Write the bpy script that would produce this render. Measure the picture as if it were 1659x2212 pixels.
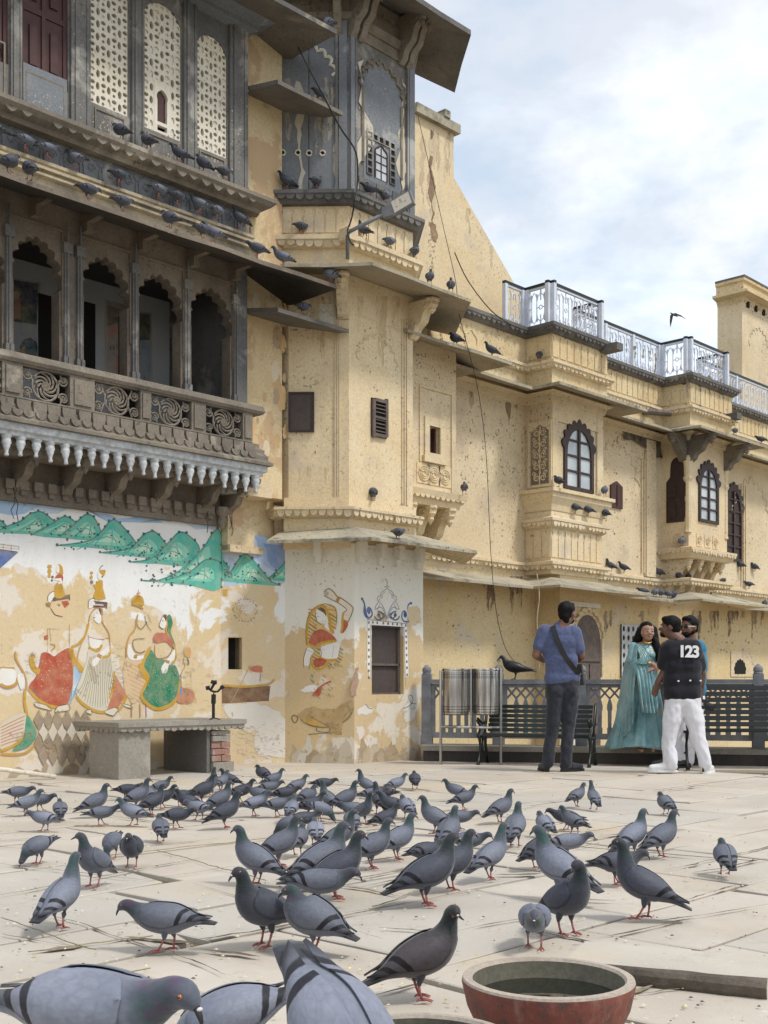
import bpy, bmesh, math, random
from mathutils import Vector, Matrix
from mathutils.geometry import tessellate_polygon
random.seed(11)
S = bpy.context.scene
for o in list(bpy.data.objects): bpy.data.objects.remove(o)
R = math.radians
# ---------------------------------------------------------------- camera, light, exposure
FPX, CX, HY, CAMZ = 2538.0, 829.5, 1473.2, 0.93      # lens in units of a 1659x2212 picture
cd = bpy.data.cameras.new('camera'); cam = bpy.data.objects.new('camera', cd); S.collection.objects.link(cam)
cam.location = (0, 0, CAMZ); cam.rotation_euler = (R(90), 0, 0)
cd.sensor_fit = 'VERTICAL'; cd.sensor_height = 36.0; cd.lens = 36.0*FPX/2212.0
cd.shift_y = (HY-1106.0)/2212.0; cd.clip_end = 3000; cd.clip_start = 0.05
S.camera = cam
SUN_EL, SUN_AZ = R(56), R(118)          # azimuth clockwise from +Y (the view direction)
w = bpy.data.worlds.new('World'); S.world = w; w.use_nodes = True
nt = w.node_tree; nt.nodes.clear()
def nn(nt, t, **k):
    n = nt.nodes.new(t)
    for a, b in k.items():
        if a[0] == '_': n.inputs[a[1:].replace('_', ' ')].default_value = b
        else: setattr(n, a, b)
    return n
out = nn(nt, 'ShaderNodeOutputWorld'); bg = nn(nt, 'ShaderNodeBackground')
sky = nn(nt, 'ShaderNodeTexSky', sky_type='NISHITA', sun_disc=False, sun_elevation=SUN_EL, sun_rotation=SUN_AZ, dust_density=0.6, air_density=1.2, ozone_density=1.6)
tc = nn(nt, 'ShaderNodeTexCoord'); sp = nn(nt, 'ShaderNodeSeparateXYZ'); nt.links.new(tc.outputs['Generated'], sp.inputs[0])
ad = nn(nt, 'ShaderNodeMath', operation='ADD'); ad.inputs[1].default_value = 0.22; nt.links.new(sp.outputs[2], ad.inputs[0])
mx = nn(nt, 'ShaderNodeMath', operation='MAXIMUM'); mx.inputs[1].default_value = 0.08; nt.links.new(ad.outputs[0], mx.inputs[0])
dx = nn(nt, 'ShaderNodeMath', operation='DIVIDE'); nt.links.new(sp.outputs[0], dx.inputs[0]); nt.links.new(mx.outputs[0], dx.inputs[1])
dy = nn(nt, 'ShaderNodeMath', operation='DIVIDE'); nt.links.new(sp.outputs[1], dy.inputs[0]); nt.links.new(mx.outputs[0], dy.inputs[1])
cb = nn(nt, 'ShaderNodeCombineXYZ'); nt.links.new(dx.outputs[0], cb.inputs[0]); nt.links.new(dy.outputs[0], cb.inputs[1]); cb.inputs[2].default_value = 4.7
n1 = nn(nt, 'ShaderNodeTexNoise', _Scale=1.35, _Detail=9.0, _Roughness=0.55, _Distortion=0.25); nt.links.new(cb.outputs[0], n1.inputs['Vector'])
n2 = nn(nt, 'ShaderNodeTexNoise', _Scale=5.5, _Detail=8.0, _Roughness=0.6); nt.links.new(cb.outputs[0], n2.inputs['Vector'])
r1 = nn(nt, 'ShaderNodeValToRGB'); r1.color_ramp.elements[0].position = 0.45; r1.color_ramp.elements[1].position = 0.62
nt.links.new(n1.outputs[0], r1.inputs[0])
r2 = nn(nt, 'ShaderNodeValToRGB'); r2.color_ramp.elements[0].color = (8.8, 10.0, 11.2, 1); r2.color_ramp.elements[1].color = (12.0, 12.0, 12.1, 1)
r2.color_ramp.elements[0].position = 0.3; r2.color_ramp.elements[1].position = 0.62
nt.links.new(n2.outputs[0], r2.inputs[0])
mr = nn(nt, 'ShaderNodeMapRange'); mr.inputs['To Min'].default_value = 0.52; nt.links.new(r1.outputs[0], mr.inputs[0])
sm = nn(nt, 'ShaderNodeMix', data_type='RGBA'); nt.links.new(mr.outputs[0], sm.inputs[0]); nt.links.new(sky.outputs[0], sm.inputs[6]); nt.links.new(r2.outputs[0], sm.inputs[7])
nt.links.new(sm.outputs[2], bg.inputs[0]); bg.inputs[1].default_value = 0.084; nt.links.new(bg.outputs[0], out.inputs[0])
sd = bpy.data.lights.new('sun', 'SUN'); sd.energy = 1.9; sd.angle = R(10); sd.color = (1, 0.955, 0.88)
so = bpy.data.objects.new('sun', sd); S.collection.objects.link(so)
dirv = Vector((math.sin(SUN_AZ)*math.cos(SUN_EL), math.cos(SUN_AZ)*math.cos(SUN_EL), math.sin(SUN_EL)))
so.rotation_euler = dirv.to_track_quat('Z', 'Y').to_euler(); so.location = (6, -4, 14)
S.view_settings.view_transform = 'Standard'; S.view_settings.look = 'None'; S.view_settings.exposure = 0.46; S.view_settings.gamma = 1
S.render.engine = 'CYCLES'

# ---------------------------------------------------------------- object helpers
def thing(name, label, cat, loc=(0, 0, 0), group=None, rz=0.0):
    o = bpy.data.objects.new(name, None); S.collection.objects.link(o); o.empty_display_size = 0.1
    o.location = loc; o.rotation_euler = (0, 0, rz); o['label'] = label; o['category'] = cat
    if group: o['group'] = group
    return o
def mesh_of(name, bm, mats, smooth=False, angle=None):
    me = bpy.data.meshes.new(name); bm.normal_update(); bm.to_mesh(me); bm.free()
    for m in (mats if isinstance(mats, (list, tuple)) else [mats]): me.materials.append(m)
    if smooth:
        me.polygons.foreach_set('use_smooth', [True]*len(me.polygons))
        if angle: me.set_sharp_from_angle(angle=R(angle))
    return me
def link(name, me, parent=None, world=True, **pr):
    o = bpy.data.objects.new(name, me); S.collection.objects.link(o)
    if parent is not None:
        o.parent = parent
        if world and parent.data is None: o.matrix_parent_inverse = Matrix.Translation(-Vector(parent.location))
    for k, v in pr.items(): o[k] = v
    return o
def obj(name, bm, mats, parent=None, smooth=False, angle=None, world=True, **pr):
    return link(name, mesh_of(name, bm, mats, smooth, angle), parent, world, **pr)
def tag(o, label, cat, group=None):
    o['label'] = label; o['category'] = cat
    if group: o['group'] = group
    return o
def copy_tree(o, parent=None):
    c = o.copy(); S.collection.objects.link(c)
    if parent: c.parent = parent
    for ch in KIDS.get(o.name, []): copy_tree(ch, c)
    return c
KIDS = {}
def index_kids(root):
    for ch in root.children: KIDS.setdefault(root.name, []).append(ch); index_kids(ch)

# ---------------------------------------------------------------- frames: u runs along the facade, v out of it
TH = R(43.5)
Mv = Vector((math.sin(TH), math.cos(TH), 0)); Nv = Vector((math.cos(TH), -math.sin(TH), 0)); ZV = Vector((0, 0, 1))
def UV(u, v, z=0): return Mv*u + Nv*v + ZV*z
class Frame:
    """a vertical plane: origin O, direction U (rightwards seen from outside), outward normal D"""
    def __init__(s, O, U): s.O = Vector((O[0], O[1], 0)); s.U = Vector((U[0], U[1], 0)).normalized(); s.D = Vector((s.U.y, -s.U.x, 0))
    def p(s, a, z, d=0): return s.O + s.U*a + s.D*d + ZV*z
    def off(s, d): return Frame(s.O + s.D*d, s.U)
    def hit(s, x, y):                   # where the sight line of a picture point meets the plane
        r = Vector(((x-CX)/FPX, 1, (HY-y)/FPX)); t = s.O.dot(s.D)/(r.x*s.D.x+r.y*s.D.y); q = r*t
        return (q-s.O).dot(s.U), q.z+CAMZ
    def s(s, x): return s.hit(x, HY)[0]
    def z(s, x, y): return s.hit(x, y)[1]
def VP(v): return Frame(Nv*v, Mv)                     # facade plane
def UP(u): return Frame(Mv*u, Nv)                     # side plane, looks along -M
def F2(a, b): return Frame(a, Vector(b)-Vector(a))
def bx(bm, F, s0, s1, z0, z1, d0, d1, mi=0):
    vs = [bm.verts.new(F.p(s, z, d)) for d in (d0, d1) for z in (z0, z1) for s in (s0, s1)]
    for f in ((0,1,3,2),(4,6,7,5),(0,4,5,1),(2,3,7,6),(0,2,6,4),(1,5,7,3)):
        fc = bm.faces.new([vs[i] for i in f]); fc.material_index = mi
def wbox(bm, c, sz, rz=0, mi=0, rx=0, ry=0):
    m = Matrix.Translation(c) @ Matrix.Rotation(rz, 4, 'Z') @ Matrix.Rotation(ry, 4, 'Y') @ Matrix.Rotation(rx, 4, 'X')
    vs = [bm.verts.new(m @ Vector((sz[0]*i, sz[1]*j, sz[2]*k))) for k in (-.5, .5) for j in (-.5, .5) for i in (-.5, .5)]
    for f in ((0,2,3,1),(4,5,7,6),(0,1,5,4),(2,6,7,3),(0,4,6,2),(1,3,7,5)):
        bm.faces.new([vs[i] for i in f]).material_index = mi
def prism(bm, F, outer, d0, d1, holes=(), mi=0, caps=True):
    """outline (s,z) with holes, extruded from d0 (back) to d1 (front)"""
    loops = [list(outer)] + [list(h) for h in holes]
    flat = [p for l in loops for p in l]
    vf = [bm.verts.new(F.p(a, z, d1)) for a, z in flat]; vb = [bm.verts.new(F.p(a, z, d0)) for a, z in flat]
    k = 0
    for l in loops:
        n = len(l)
        for i in range(n):
            j = (i+1) % n
            f = bm.faces.new((vf[k+i], vf[k+j], vb[k+j], vb[k+i])); f.material_index = mi
        k += n
    if caps:
        for tri in tessellate_polygon([[Vector((a, z, 0)) for a, z in l] for l in loops]):
            for vv in (vf, vb):
                try: bm.faces.new([vv[i] for i in tri]).material_index = mi
                except ValueError: pass
def fin(bm): bmesh.ops.recalc_face_normals(bm, faces=bm.faces[:]); return bm
def sweep(bm, path, prof, mi=0, closed=False, cap=True):
    """path [(x,y)] left to right, profile [(outward, z)] closed loop, mitred corners"""
    P = [Vector((p[0], p[1])) for p in path]; n = len(P); rings = []
    for i in range(n):
        ds = []
        if i > 0: ds.append((P[i]-P[i-1]).normalized())
        if i < n-1: ds.append((P[i+1]-P[i]).normalized())
        ns = [Vector((d.y, -d.x)) for d in ds]
        m = ns[0] if len(ns) == 1 else (ns[0]+ns[1])/(1+ns[0].dot(ns[1]))
        rings.append([bm.verts.new((P[i].x+m.x*o, P[i].y+m.y*o, z)) for o, z in prof])
    k = len(prof)
    for a, b in zip(rings, rings[1:]):
        for i in range(k):
            j = (i+1) % k
            bm.faces.new((a[i], a[j], b[j], b[i])).material_index = mi
    if cap:
        for r in (rings[0], rings[-1]):
            try: bm.faces.new(r).material_index = mi
            except ValueError: pass
def path_offset(path, o):
    P = [Vector((p[0], p[1])) for p in path]; n = len(P); r = []
    for i in range(n):
        ds = []
        if i > 0: ds.append((P[i]-P[i-1]).normalized())
        if i < n-1: ds.append((P[i+1]-P[i]).normalized())
        ns = [Vector((d.y, -d.x)) for d in ds]
        m = ns[0] if len(ns) == 1 else (ns[0]+ns[1])/(1+ns[0].dot(ns[1]))
        r.append(P[i]+m*o)
    return r
def tongues(bm, path, o, z, wd, h, th=0.03, point=False, mi=0):
    """a row of small hanging petals under a ledge"""
    Q = path_offset(path, o)
    for a, b in zip(Q, Q[1:]):
        L = (b-a).length; n = max(1, int(round(L/wd))); F = F2(a, b); ww = L/n
        for i in range(n):
            if random.random() < .035: continue
            c = (i+.5+random.uniform(-.05, .05))*ww; r = ww*random.uniform(.41, .47); hh = h*random.uniform(.74, 1.08)
            if point: pts = [(c-r, z), (c-r, z-hh*.4), (c-r*.5, z-hh*.8), (c, z-hh), (c+r*.5, z-hh*.8), (c+r, z-hh*.4), (c+r, z)]
            else: pts = [(c-r, z)] + [(c-r*math.cos(t*math.pi/6), z-hh*.35-hh*.65*math.sin(t*math.pi/6)) for t in range(7)] + [(c+r, z)]
            prism(bm, F, pts, -0.02, th*random.uniform(.8, 1.1), mi=mi)
def arch_pts(c, w, z0, zs, zt, n=7, bulge=.5, pointed=.15, seg=5):
    """cusped (multifoil) arch opening outline: centre c, width w, foot z0, springing zs, top zt"""
    base = []
    H = zt-zs
    for i in range(n+1):
        t = math.pi - math.pi*i/n
        x = math.cos(t); y = math.sin(t)
        base.append((c + x*w/2*(1-.0*y), zs + H*(y**(.85))*(1)))
    pts = [(c-w/2, z0)]
    for i in range(n):
        a, b = base[i], base[i+1]
        mx_, mz_ = (a[0]+b[0])/2, (a[1]+b[1])/2; L = math.hypot(b[0]-a[0], b[1]-a[1])
        nx, nz = -(b[1]-a[1])/L, (b[0]-a[0])/L
        k = bulge*(1.25 if i == n//2 else 1)
        for j in range(seg):
            t = j/seg; e = math.sin(math.pi*t)**.8*k*L if t > 0 else 0
            pts.append((a[0]+(b[0]-a[0])*t + nx*e, a[1]+(b[1]-a[1])*t + nz*e))
    pts += [base[-1], (c+w/2, z0)]
    return pts
def tube(bm, pts, r, seg=8, mi=0, cap=True):
    P = [Vector(p) for p in pts]; n = len(P); rings = []
    rr = r if isinstance(r, (list, tuple)) else [r]*n
    up = Vector((0, 0, 1))
    for i in range(n):
        d = (P[min(i+1, n-1)]-P[max(i-1, 0)])
        d = d.normalized() if d.length > 1e-9 else Vector((0, 0, 1))
        a = up if abs(d.dot(up)) < .95 else Vector((1, 0, 0))
        x = d.cross(a).normalized(); y = d.cross(x).normalized()
        rings.append([bm.verts.new(P[i]+(x*math.cos(2*math.pi*k/seg)+y*math.sin(2*math.pi*k/seg))*rr[i]) for k in range(seg)])
    for a, b in zip(rings, rings[1:]):
        for k in range(seg):
            bm.faces.new((a[k], a[(k+1) % seg], b[(k+1) % seg], b[k])).material_index = mi
    if cap:
        bm.faces.new(rings[0][::-1]).material_index = mi; bm.faces.new(rings[-1]).material_index = mi
def lathe(bm, c, prof, seg=16, mi=0, cap=True):
    """prof [(r,z)] about the vertical through c"""
    rings = []
    for r, z in prof:
        rings.append([bm.verts.new((c[0]+r*math.cos(2*math.pi*k/seg), c[1]+r*math.sin(2*math.pi*k/seg), c[2]+z)) for k in range(seg)])
    for a, b in zip(rings, rings[1:]):
        for k in range(seg):
            bm.faces.new((a[k], a[(k+1) % seg], b[(k+1) % seg], b[k])).material_index = mi
    if cap:
        bm.faces.new(rings[0][::-1]).material_index = mi; bm.faces.new(rings[-1]).material_index = mi
def NB(): return bmesh.new()

# ---------------------------------------------------------------- materials
def newmat(name):
    m = bpy.data.materials.new(name); m.use_nodes = True; t = m.node_tree; b = t.nodes['Principled BSDF']; return m, t, b
def ramp(t, src, stops):
    r = nn(t, 'ShaderNodeValToRGB'); e = r.color_ramp.elements
    while len(e) < len(stops): e.new(0.5)
    for el, (p, c) in zip(e, stops): el.position = p; el.color = (c if len(c) == 4 else (*c, 1)) if not isinstance(c, (int, float)) else (c, c, c, 1)
    t.links.new(src, r.inputs[0]); return r.outputs[0]
def noise(t, vec, sc, det=6, ro=.6, scale3=None, dist=0):
    if scale3:
        mp = nn(t, 'ShaderNodeMapping'); mp.inputs['Scale'].default_value = scale3; t.links.new(vec, mp.inputs[0]); vec = mp.outputs[0]
    n = nn(t, 'ShaderNodeTexNoise', _Scale=sc, _Detail=det, _Roughness=ro, _Distortion=dist); t.links.new(vec, n.inputs['Vector']); return n.outputs[0]
def mix(t, f, a, b, mode='MIX'):
    n = nn(t, 'ShaderNodeMix', data_type='RGBA', blend_type=mode)
    for i, v in ((0, f), (6, a), (7, b)):
        if isinstance(v, (int, float)): n.inputs[i].default_value = v
        elif isinstance(v, tuple): n.inputs[i].default_value = (*v, 1) if len(v) == 3 else v
        else: t.links.new(v, n.inputs[i])
    return n.outputs[2]
def mth(t, op, a, b=0.0, c=None, clamp=False):
    n = nn(t, 'ShaderNodeMath', operation=op, use_clamp=clamp)
    for i, v in enumerate((a, b) if c is None else (a, b, c)):
        if isinstance(v, (int, float)): n.inputs[i].default_value = v
        else: t.links.new(v, n.inputs[i])
    return n.outputs[0]
def bump(t, b, h, st=.3, dist=.01):
    n = nn(t, 'ShaderNodeBump', _Strength=st, _Distance=dist); t.links.new(h, n.inputs['Height']); t.links.new(n.outputs[0], b.inputs['Normal'])
def plaster(name, c1, c2, stain=(.06, .05, .045), patch=None, pat=(.58, .62), spot=.5, streak=.5, rough=.9, bs=.35, grain=40, zone=None, dirt=.0):
    """two wall tones, dark speckle and run-down streaks; patch = a second coat showing through; zone = (z0,z1,colour) lime coat above z1"""
    m, t, b = newmat(name); co = nn(t, 'ShaderNodeTexCoord').outputs['Object']
    big = noise(t, co, .9, 7, .6, dist=.4)
    col = mix(t, ramp(t, big, [(.36, 0.0), (.64, 1.0)]), c1, c2)
    fine = noise(t, co, grain, 5, .7)
    col = mix(t, .30 if not zone else .10, col, ramp(t, fine, [(.3, (.25, .25, .25)), (.75, (1, 1, 1))]), 'OVERLAY')
    pm = None
    if patch:
        pn = noise(t, co, 1.7, 11, .62, dist=.3)
        pm = ramp(t, pn, [(pat[0], 0.0), (pat[1], 1.0)])
        col = mix(t, pm, col, patch)
    if zone:
        z0, z1, zc = zone[:3]
        sx = nn(t, 'ShaderNodeSeparateXYZ'); t.links.new(co, sx.inputs[0])
        zz = mth(t, 'MULTIPLY_ADD', sx.outputs[2], 1/(z1-z0), -z0/(z1-z0))
        wob = mth(t, 'MULTIPLY_ADD', noise(t, co, 1.3, 11, .6, dist=.5), 3.2, -1.6)
        zm = ramp(t, mth(t, 'ADD', zz, wob), [(.46, 0.0), (.53, 1.0)])
        col = mix(t, zm, col, zc); pm = zm
    sn = noise(t, co, 1.6, 8, .7, scale3=(3.2, 3.2, .28))
    col = mix(t, mth(t, 'MULTIPLY', ramp(t, sn, [(.52, 0.0), (.8, 1.0)]), streak), col, mix(t, .8, stain, c2))
    gate = ramp(t, noise(t, co, .7, 5, .6), [(.40, 0.0), (.62, 1.0)])
    spk = ramp(t, noise(t, co, 22, 3, .6), [(.60, 0.0), (.66, 1.0)])
    col = mix(t, mth(t, 'MULTIPLY', mth(t, 'MULTIPLY', gate, spk), spot), col, stain)
    if dirt:
        col = mix(t, mth(t, 'MULTIPLY', ramp(t, noise(t, co, 2.6, 10, .7), [(.5, 0.0), (.68, 1.0)]), dirt), col, stain)
    t.links.new(col, b.inputs['Base Color']); b.inputs['Roughness'].default_value = rough; b.inputs['Specular IOR Level'].default_value = .25
    h = mth(t, 'ADD', mth(t, 'MULTIPLY', fine, .5), mth(t, 'MULTIPLY', noise(t, co, 6, 8, .65), 1.0))
    if pm is not None: h = mth(t, 'ADD', h, mth(t, 'MULTIPLY', pm, .25))
    bump(t, b, h, bs, .012)
    return m
def plain(name, c, rough=.6, metal=0., var=.25, sc=12, bs=.1, spec=.4, c2=None):
    m, t, b = newmat(name); co = nn(t, 'ShaderNodeTexCoord').outputs['Object']
    n = noise(t, co, sc, 6, .65)
    col = mix(t, ramp(t, n, [(.35, 0.0), (.68, 1.0)]), tuple(x*(1-var) for x in c), c2 or tuple(min(1, x*(1+var*.6)) for x in c))
    t.links.new(col, b.inputs['Base Color']); b.inputs['Roughness'].default_value = rough; b.inputs['Metallic'].default_value = metal
    b.inputs['Specular IOR Level'].default_value = spec
    if bs: bump(t, b, noise(t, co, sc*6, 4, .6), bs, .004)
    return m
M = {}
M['yellow'] = plaster('yellow_plaster', (.68, .56, .375), (.63, .485, .30), patch=(.58, .485, .36), pat=(.56, .66), spot=.6, streak=.45, dirt=.10)
M['yellow_top'] = plaster('yellow_plaster_parapet', (.62, .50, .31), (.57, .43, .245), patch=(.46, .37, .25), pat=(.62, .72), spot=.8, streak=.55, dirt=.25)
M['yellow_stain'] = plaster('speckled_yellow_plaster', (.655, .54, .375), (.59, .465, .30), patch=(.53, .43, .31), pat=(.56, .7), spot=.95, streak=.45, dirt=.12)
M['ochre'] = plaster('ochre_plaster', (.60, .455, .25), (.64, .51, .31), patch=(.60, .51, .37), pat=(.56, .64), spot=.45, streak=.4, dirt=.08)
M['peel'] = plaster('peeling_ochre_plaster', (.60, .46, .27), (.63, .51, .33), patch=(.52, .37, .22), pat=(.52, .56), spot=.3, streak=.4)
M['mural'] = plaster('limewashed_wall', (.62, .475, .27), (.63, .51, .345), stain=(.12, .09, .06), patch=(.68, .61, .52), pat=(.53, .555), spot=.25, streak=.25, zone=(1.35, 2.25, (.74, .74, .73)))
M['bayfoot'] = plaster('limewashed_bay_wall', (.60, .45, .235), (.55, .42, .26), stain=(.12, .09, .06), patch=(.66, .60, .50), pat=(.55, .58), spot=.25, streak=.25, zone=(1.1, 1.9, (.71, .69, .62)))
M['foot'] = plaster('damp_wall_foot', (.36, .27, .17), (.50, .44, .35), patch=(.56, .52, .45), pat=(.53, .56), spot=.5, streak=.5, dirt=.3)
M['grey'] = plaster('weathered_grey_stone', (.10, .102, .106), (.20, .19, .175), stain=(.04, .04, .042), patch=(.36, .345, .315), pat=(.54, .62), spot=.6, streak=.7, bs=.5, dirt=.25)
M['greyb'] = plaster('blue_grey_stone', (.135, .148, .168), (.215, .225, .24), stain=(.05, .05, .055), patch=(.40, .40, .39), pat=(.58, .66), spot=.3, streak=.4, bs=.45)
M['tan'] = plaster('weathered_sandstone', (.155, .135, .112), (.25, .215, .17), stain=(.04, .037, .034), patch=(.36, .32, .26), pat=(.58, .66), spot=.7, streak=.5, bs=.6, dirt=.35)
M['brown'] = plaster('sooty_carved_stone', (.135, .113, .092), (.23, .19, .148), stain=(.04, .035, .03), patch=(.26, .22, .17), pat=(.6, .68), spot=.6, streak=.4, bs=.6, dirt=.35)
M['moulding'] = plaster('worn_yellow_moulding', (.46, .385, .265), (.34, .29, .215), stain=(.07, .06, .05), patch=(.24, .21, .17), pat=(.50, .60), spot=.8, streak=.6, bs=.6, dirt=.35)
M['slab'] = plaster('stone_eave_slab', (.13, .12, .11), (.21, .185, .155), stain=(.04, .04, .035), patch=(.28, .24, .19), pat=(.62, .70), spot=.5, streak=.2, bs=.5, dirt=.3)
M['slabdark'] = plaster('dark_eave_slab', (.05, .045, .04), (.085, .072, .06), stain=(.015, .015, .015), patch=(.09, .08, .065), pat=(.62, .74), spot=.5, streak=.2, bs=.5, dirt=.3)  # eave slab in a much darker tone than the others
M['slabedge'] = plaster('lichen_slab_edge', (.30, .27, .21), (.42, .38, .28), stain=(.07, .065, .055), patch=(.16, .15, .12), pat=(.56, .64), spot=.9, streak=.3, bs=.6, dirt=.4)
M['darkledge'] = plaster('blackened_ledge', (.17, .16, .15), (.09, .09, .09), stain=(.03, .03, .03), patch=(.38, .34, .27), pat=(.6, .68), spot=.6, streak=.3, bs=.5, dirt=.3)
M['cream'] = plaster('cream_lattice_stone', (.62, .56, .44), (.66, .62, .53), spot=.5, streak=.3)
M['white'] = plain('white_paint', (.50, .52, .54), .7, var=.35, sc=14)
M['door'] = plain('dark_red_shutter', (.07, .026, .024), .55, var=.3, sc=9)
M['wood'] = plain('brown_window_wood', (.045, .026, .022), .6, var=.3, sc=14)
M['woodgrey'] = plain('grey_brown_door_wood', (.13, .10, .085), .75, var=.3, sc=14)
M['mesh'] = plain('dark_shutter_board', (.075, .057, .052), .7, var=.2, sc=25)
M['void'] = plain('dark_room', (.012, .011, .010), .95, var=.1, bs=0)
M['eavelight'] = plaster('warm_eave_slab', (.30, .255, .19), (.38, .325, .24), stain=(.08, .07, .055), patch=(.22, .20, .15), pat=(.56, .66), spot=.6, streak=.2, bs=.5, dirt=.2)
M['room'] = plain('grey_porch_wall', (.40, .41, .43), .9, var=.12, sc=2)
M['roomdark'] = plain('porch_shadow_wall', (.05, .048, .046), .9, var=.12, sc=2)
M['iron'] = plain('black_iron', (.012, .014, .014), .45, var=.3, sc=30)
M['green_iron'] = plain('dark_green_bench_paint', (.010, .018, .014), .4, var=.3, sc=30, spec=.5)
M['fencestone'] = plain('grey_painted_stone', (.20, .205, .22), .8, var=.3, sc=6, bs=.3)
M['railwhite'] = plain('white_iron_paint', (.62, .66, .74), .5, var=.12, sc=8)
M['kerb'] = plaster('dark_kerb_stone', (.05, .045, .042), (.09, .075, .065), stain=(.02, .02, .02), patch=(.2, .13, .09), pat=(.64, .72), spot=.5, streak=.7)
M['cable'] = plain('black_cable', (.02, .02, .02), .6, bs=0)
def glassmat():
    m, t, b = newmat('window_glass'); co = nn(t, 'ShaderNodeTexCoord').outputs['Object']
    c = ramp(t, noise(t, co, 2.2, 5, .6), [(.4, (.34, .38, .40)), (.6, (.50, .54, .56))])
    t.links.new(c, b.inputs['Base Color']); b.inputs['Roughness'].default_value = .12; b.inputs['Specular IOR Level'].default_value = .8
    return m
M['glass'] = glassmat()
def paintmat():
    """flat wall paint: colour comes from the painted shape, worn away in flakes"""
    m, t, b = newmat('mural_paint'); co = nn(t, 'ShaderNodeTexCoord').outputs['Object']
    at = nn(t, 'ShaderNodeAttribute', attribute_name='Col'); 
    n = noise(t, co, 9, 9, .7)
    col = mix(t, mth(t, 'MULTIPLY', ramp(t, n, [(.35, 0.0), (.7, 1.0)]), .35), at.outputs['Color'], (.62, .50, .32))
    t.links.new(col, b.inputs['Base Color']); b.inputs['Roughness'].default_value = .9; b.inputs['Specular IOR Level'].default_value = .2
    wear = mth(t, 'MULTIPLY', ramp(t, noise(t, co, 5.5, 12, .68), [(.585, 0.0), (.60, 1.0)]), at.outputs['Alpha'])
    t.links.new(mth(t, 'SUBTRACT', 1.0, wear), b.inputs['Alpha'])
    return m
M['paint'] = paintmat()
class Decal:
    """thin painted shapes on a wall plane; colours stored per face, alpha = how worn"""
    def __init__(s, F, d=.0015): s.F, s.d, s.v, s.f, s.c, s.k = F, d, [], [], [], 0
    def poly(s, pts, col, worn=.6, px=True, conv=True):
        s.k += 1; d = s.d + s.k*.000009
        q = [s.F.hit(*p) for p in pts] if px else pts
        b = len(s.v); s.v += [s.F.p(a, z, d) for a, z in q]
        for tri in tessellate_polygon([[Vector((a, z, 0)) for a, z in q]]): s.f.append([b+i for i in tri]); s.c.append((*col, worn))
    def line(s, pts, wpx, col, worn=.5, px=True, closed=False, smooth=True):
        if smooth and len(pts) > 2: pts = crv(pts, closed)
        s.k += 1; d = s.d + s.k*.000009
        q = [Vector(s.F.hit(*p)) for p in pts] if px else [Vector(p) for p in pts]
        w_ = wpx*.0062/2
        if closed: q.append(q[0])
        b = len(s.v); n = len(q)
        for i in range(n):
            t = (q[min(i+1, n-1)]-q[max(i-1, 0)]); t = t.normalized() if t.length > 1e-9 else Vector((1, 0)); nx = Vector((-t.y, t.x))*w_*(1 if 0 < i < n-1 or closed else .5)
            for e in (q[i]+nx, q[i]-nx): s.v.append(s.F.p(e.x, e.y, d))
        for i in range(n-1): s.f.append([b+2*i, b+2*i+1, b+2*i+3, b+2*i+2]); s.c.append((*col, worn))
    def dot(s, x, y, rx, ry, col, worn=.3, rot=0, n=9):
        s.poly([(x+rx*math.cos(2*math.pi*i/n)*math.cos(rot)-ry*math.sin(2*math.pi*i/n)*math.sin(rot), y+rx*math.cos(2*math.pi*i/n)*math.sin(rot)+ry*math.sin(2*math.pi*i/n)*math.cos(rot)) for i in range(n)], col, worn)
    def done(s, name, parent, **pr):
        me = bpy.data.meshes.new(name); me.from_pydata(s.v, [], s.f); me.materials.append(M['paint'])
        ca = me.color_attributes.new('Col', 'FLOAT_COLOR', 'CORNER'); cs = []
        for p, c in zip(me.polygons, s.c): cs += list(c)*len(p.vertices)
        ca.data.foreach_set('color', cs)
        return link(name, me, parent, kind='stuff', **pr)
def crv(pts, closed=False, k=5):
    P = [Vector(p) for p in pts]; n = len(P); o = []
    rng = range(n if closed else n-1)
    for i in rng:
        a, b, c, d = (P[(i-1) % n], P[i], P[(i+1) % n], P[(i+2) % n]) if closed else (P[max(i-1, 0)], P[i], P[i+1], P[min(i+2, n-1)])
        for j in range(k):
            t = j/k; o.append(.5*((2*b)+(c-a)*t+(2*a-5*b+4*c-d)*t*t+(3*b-a-3*c+d)*t**3))
    if not closed: o.append(P[-1])
    return [tuple(v) for v in o]
def rough_poly(pts, amp=3, k=3):
    """fray an outline like flaked plaster"""
    for _ in range(k):
        q = []
        for i, a in enumerate(pts):
            b = pts[(i+1) % len(pts)]; L = math.hypot(b[0]-a[0], b[1]-a[1]); q.append(a)
            if L > 4: q.append(((a[0]+b[0])/2+random.uniform(-1, 1)*L*.14, (a[1]+b[1])/2+random.uniform(-1, 1)*L*.14))
        pts = q
    return pts
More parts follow.
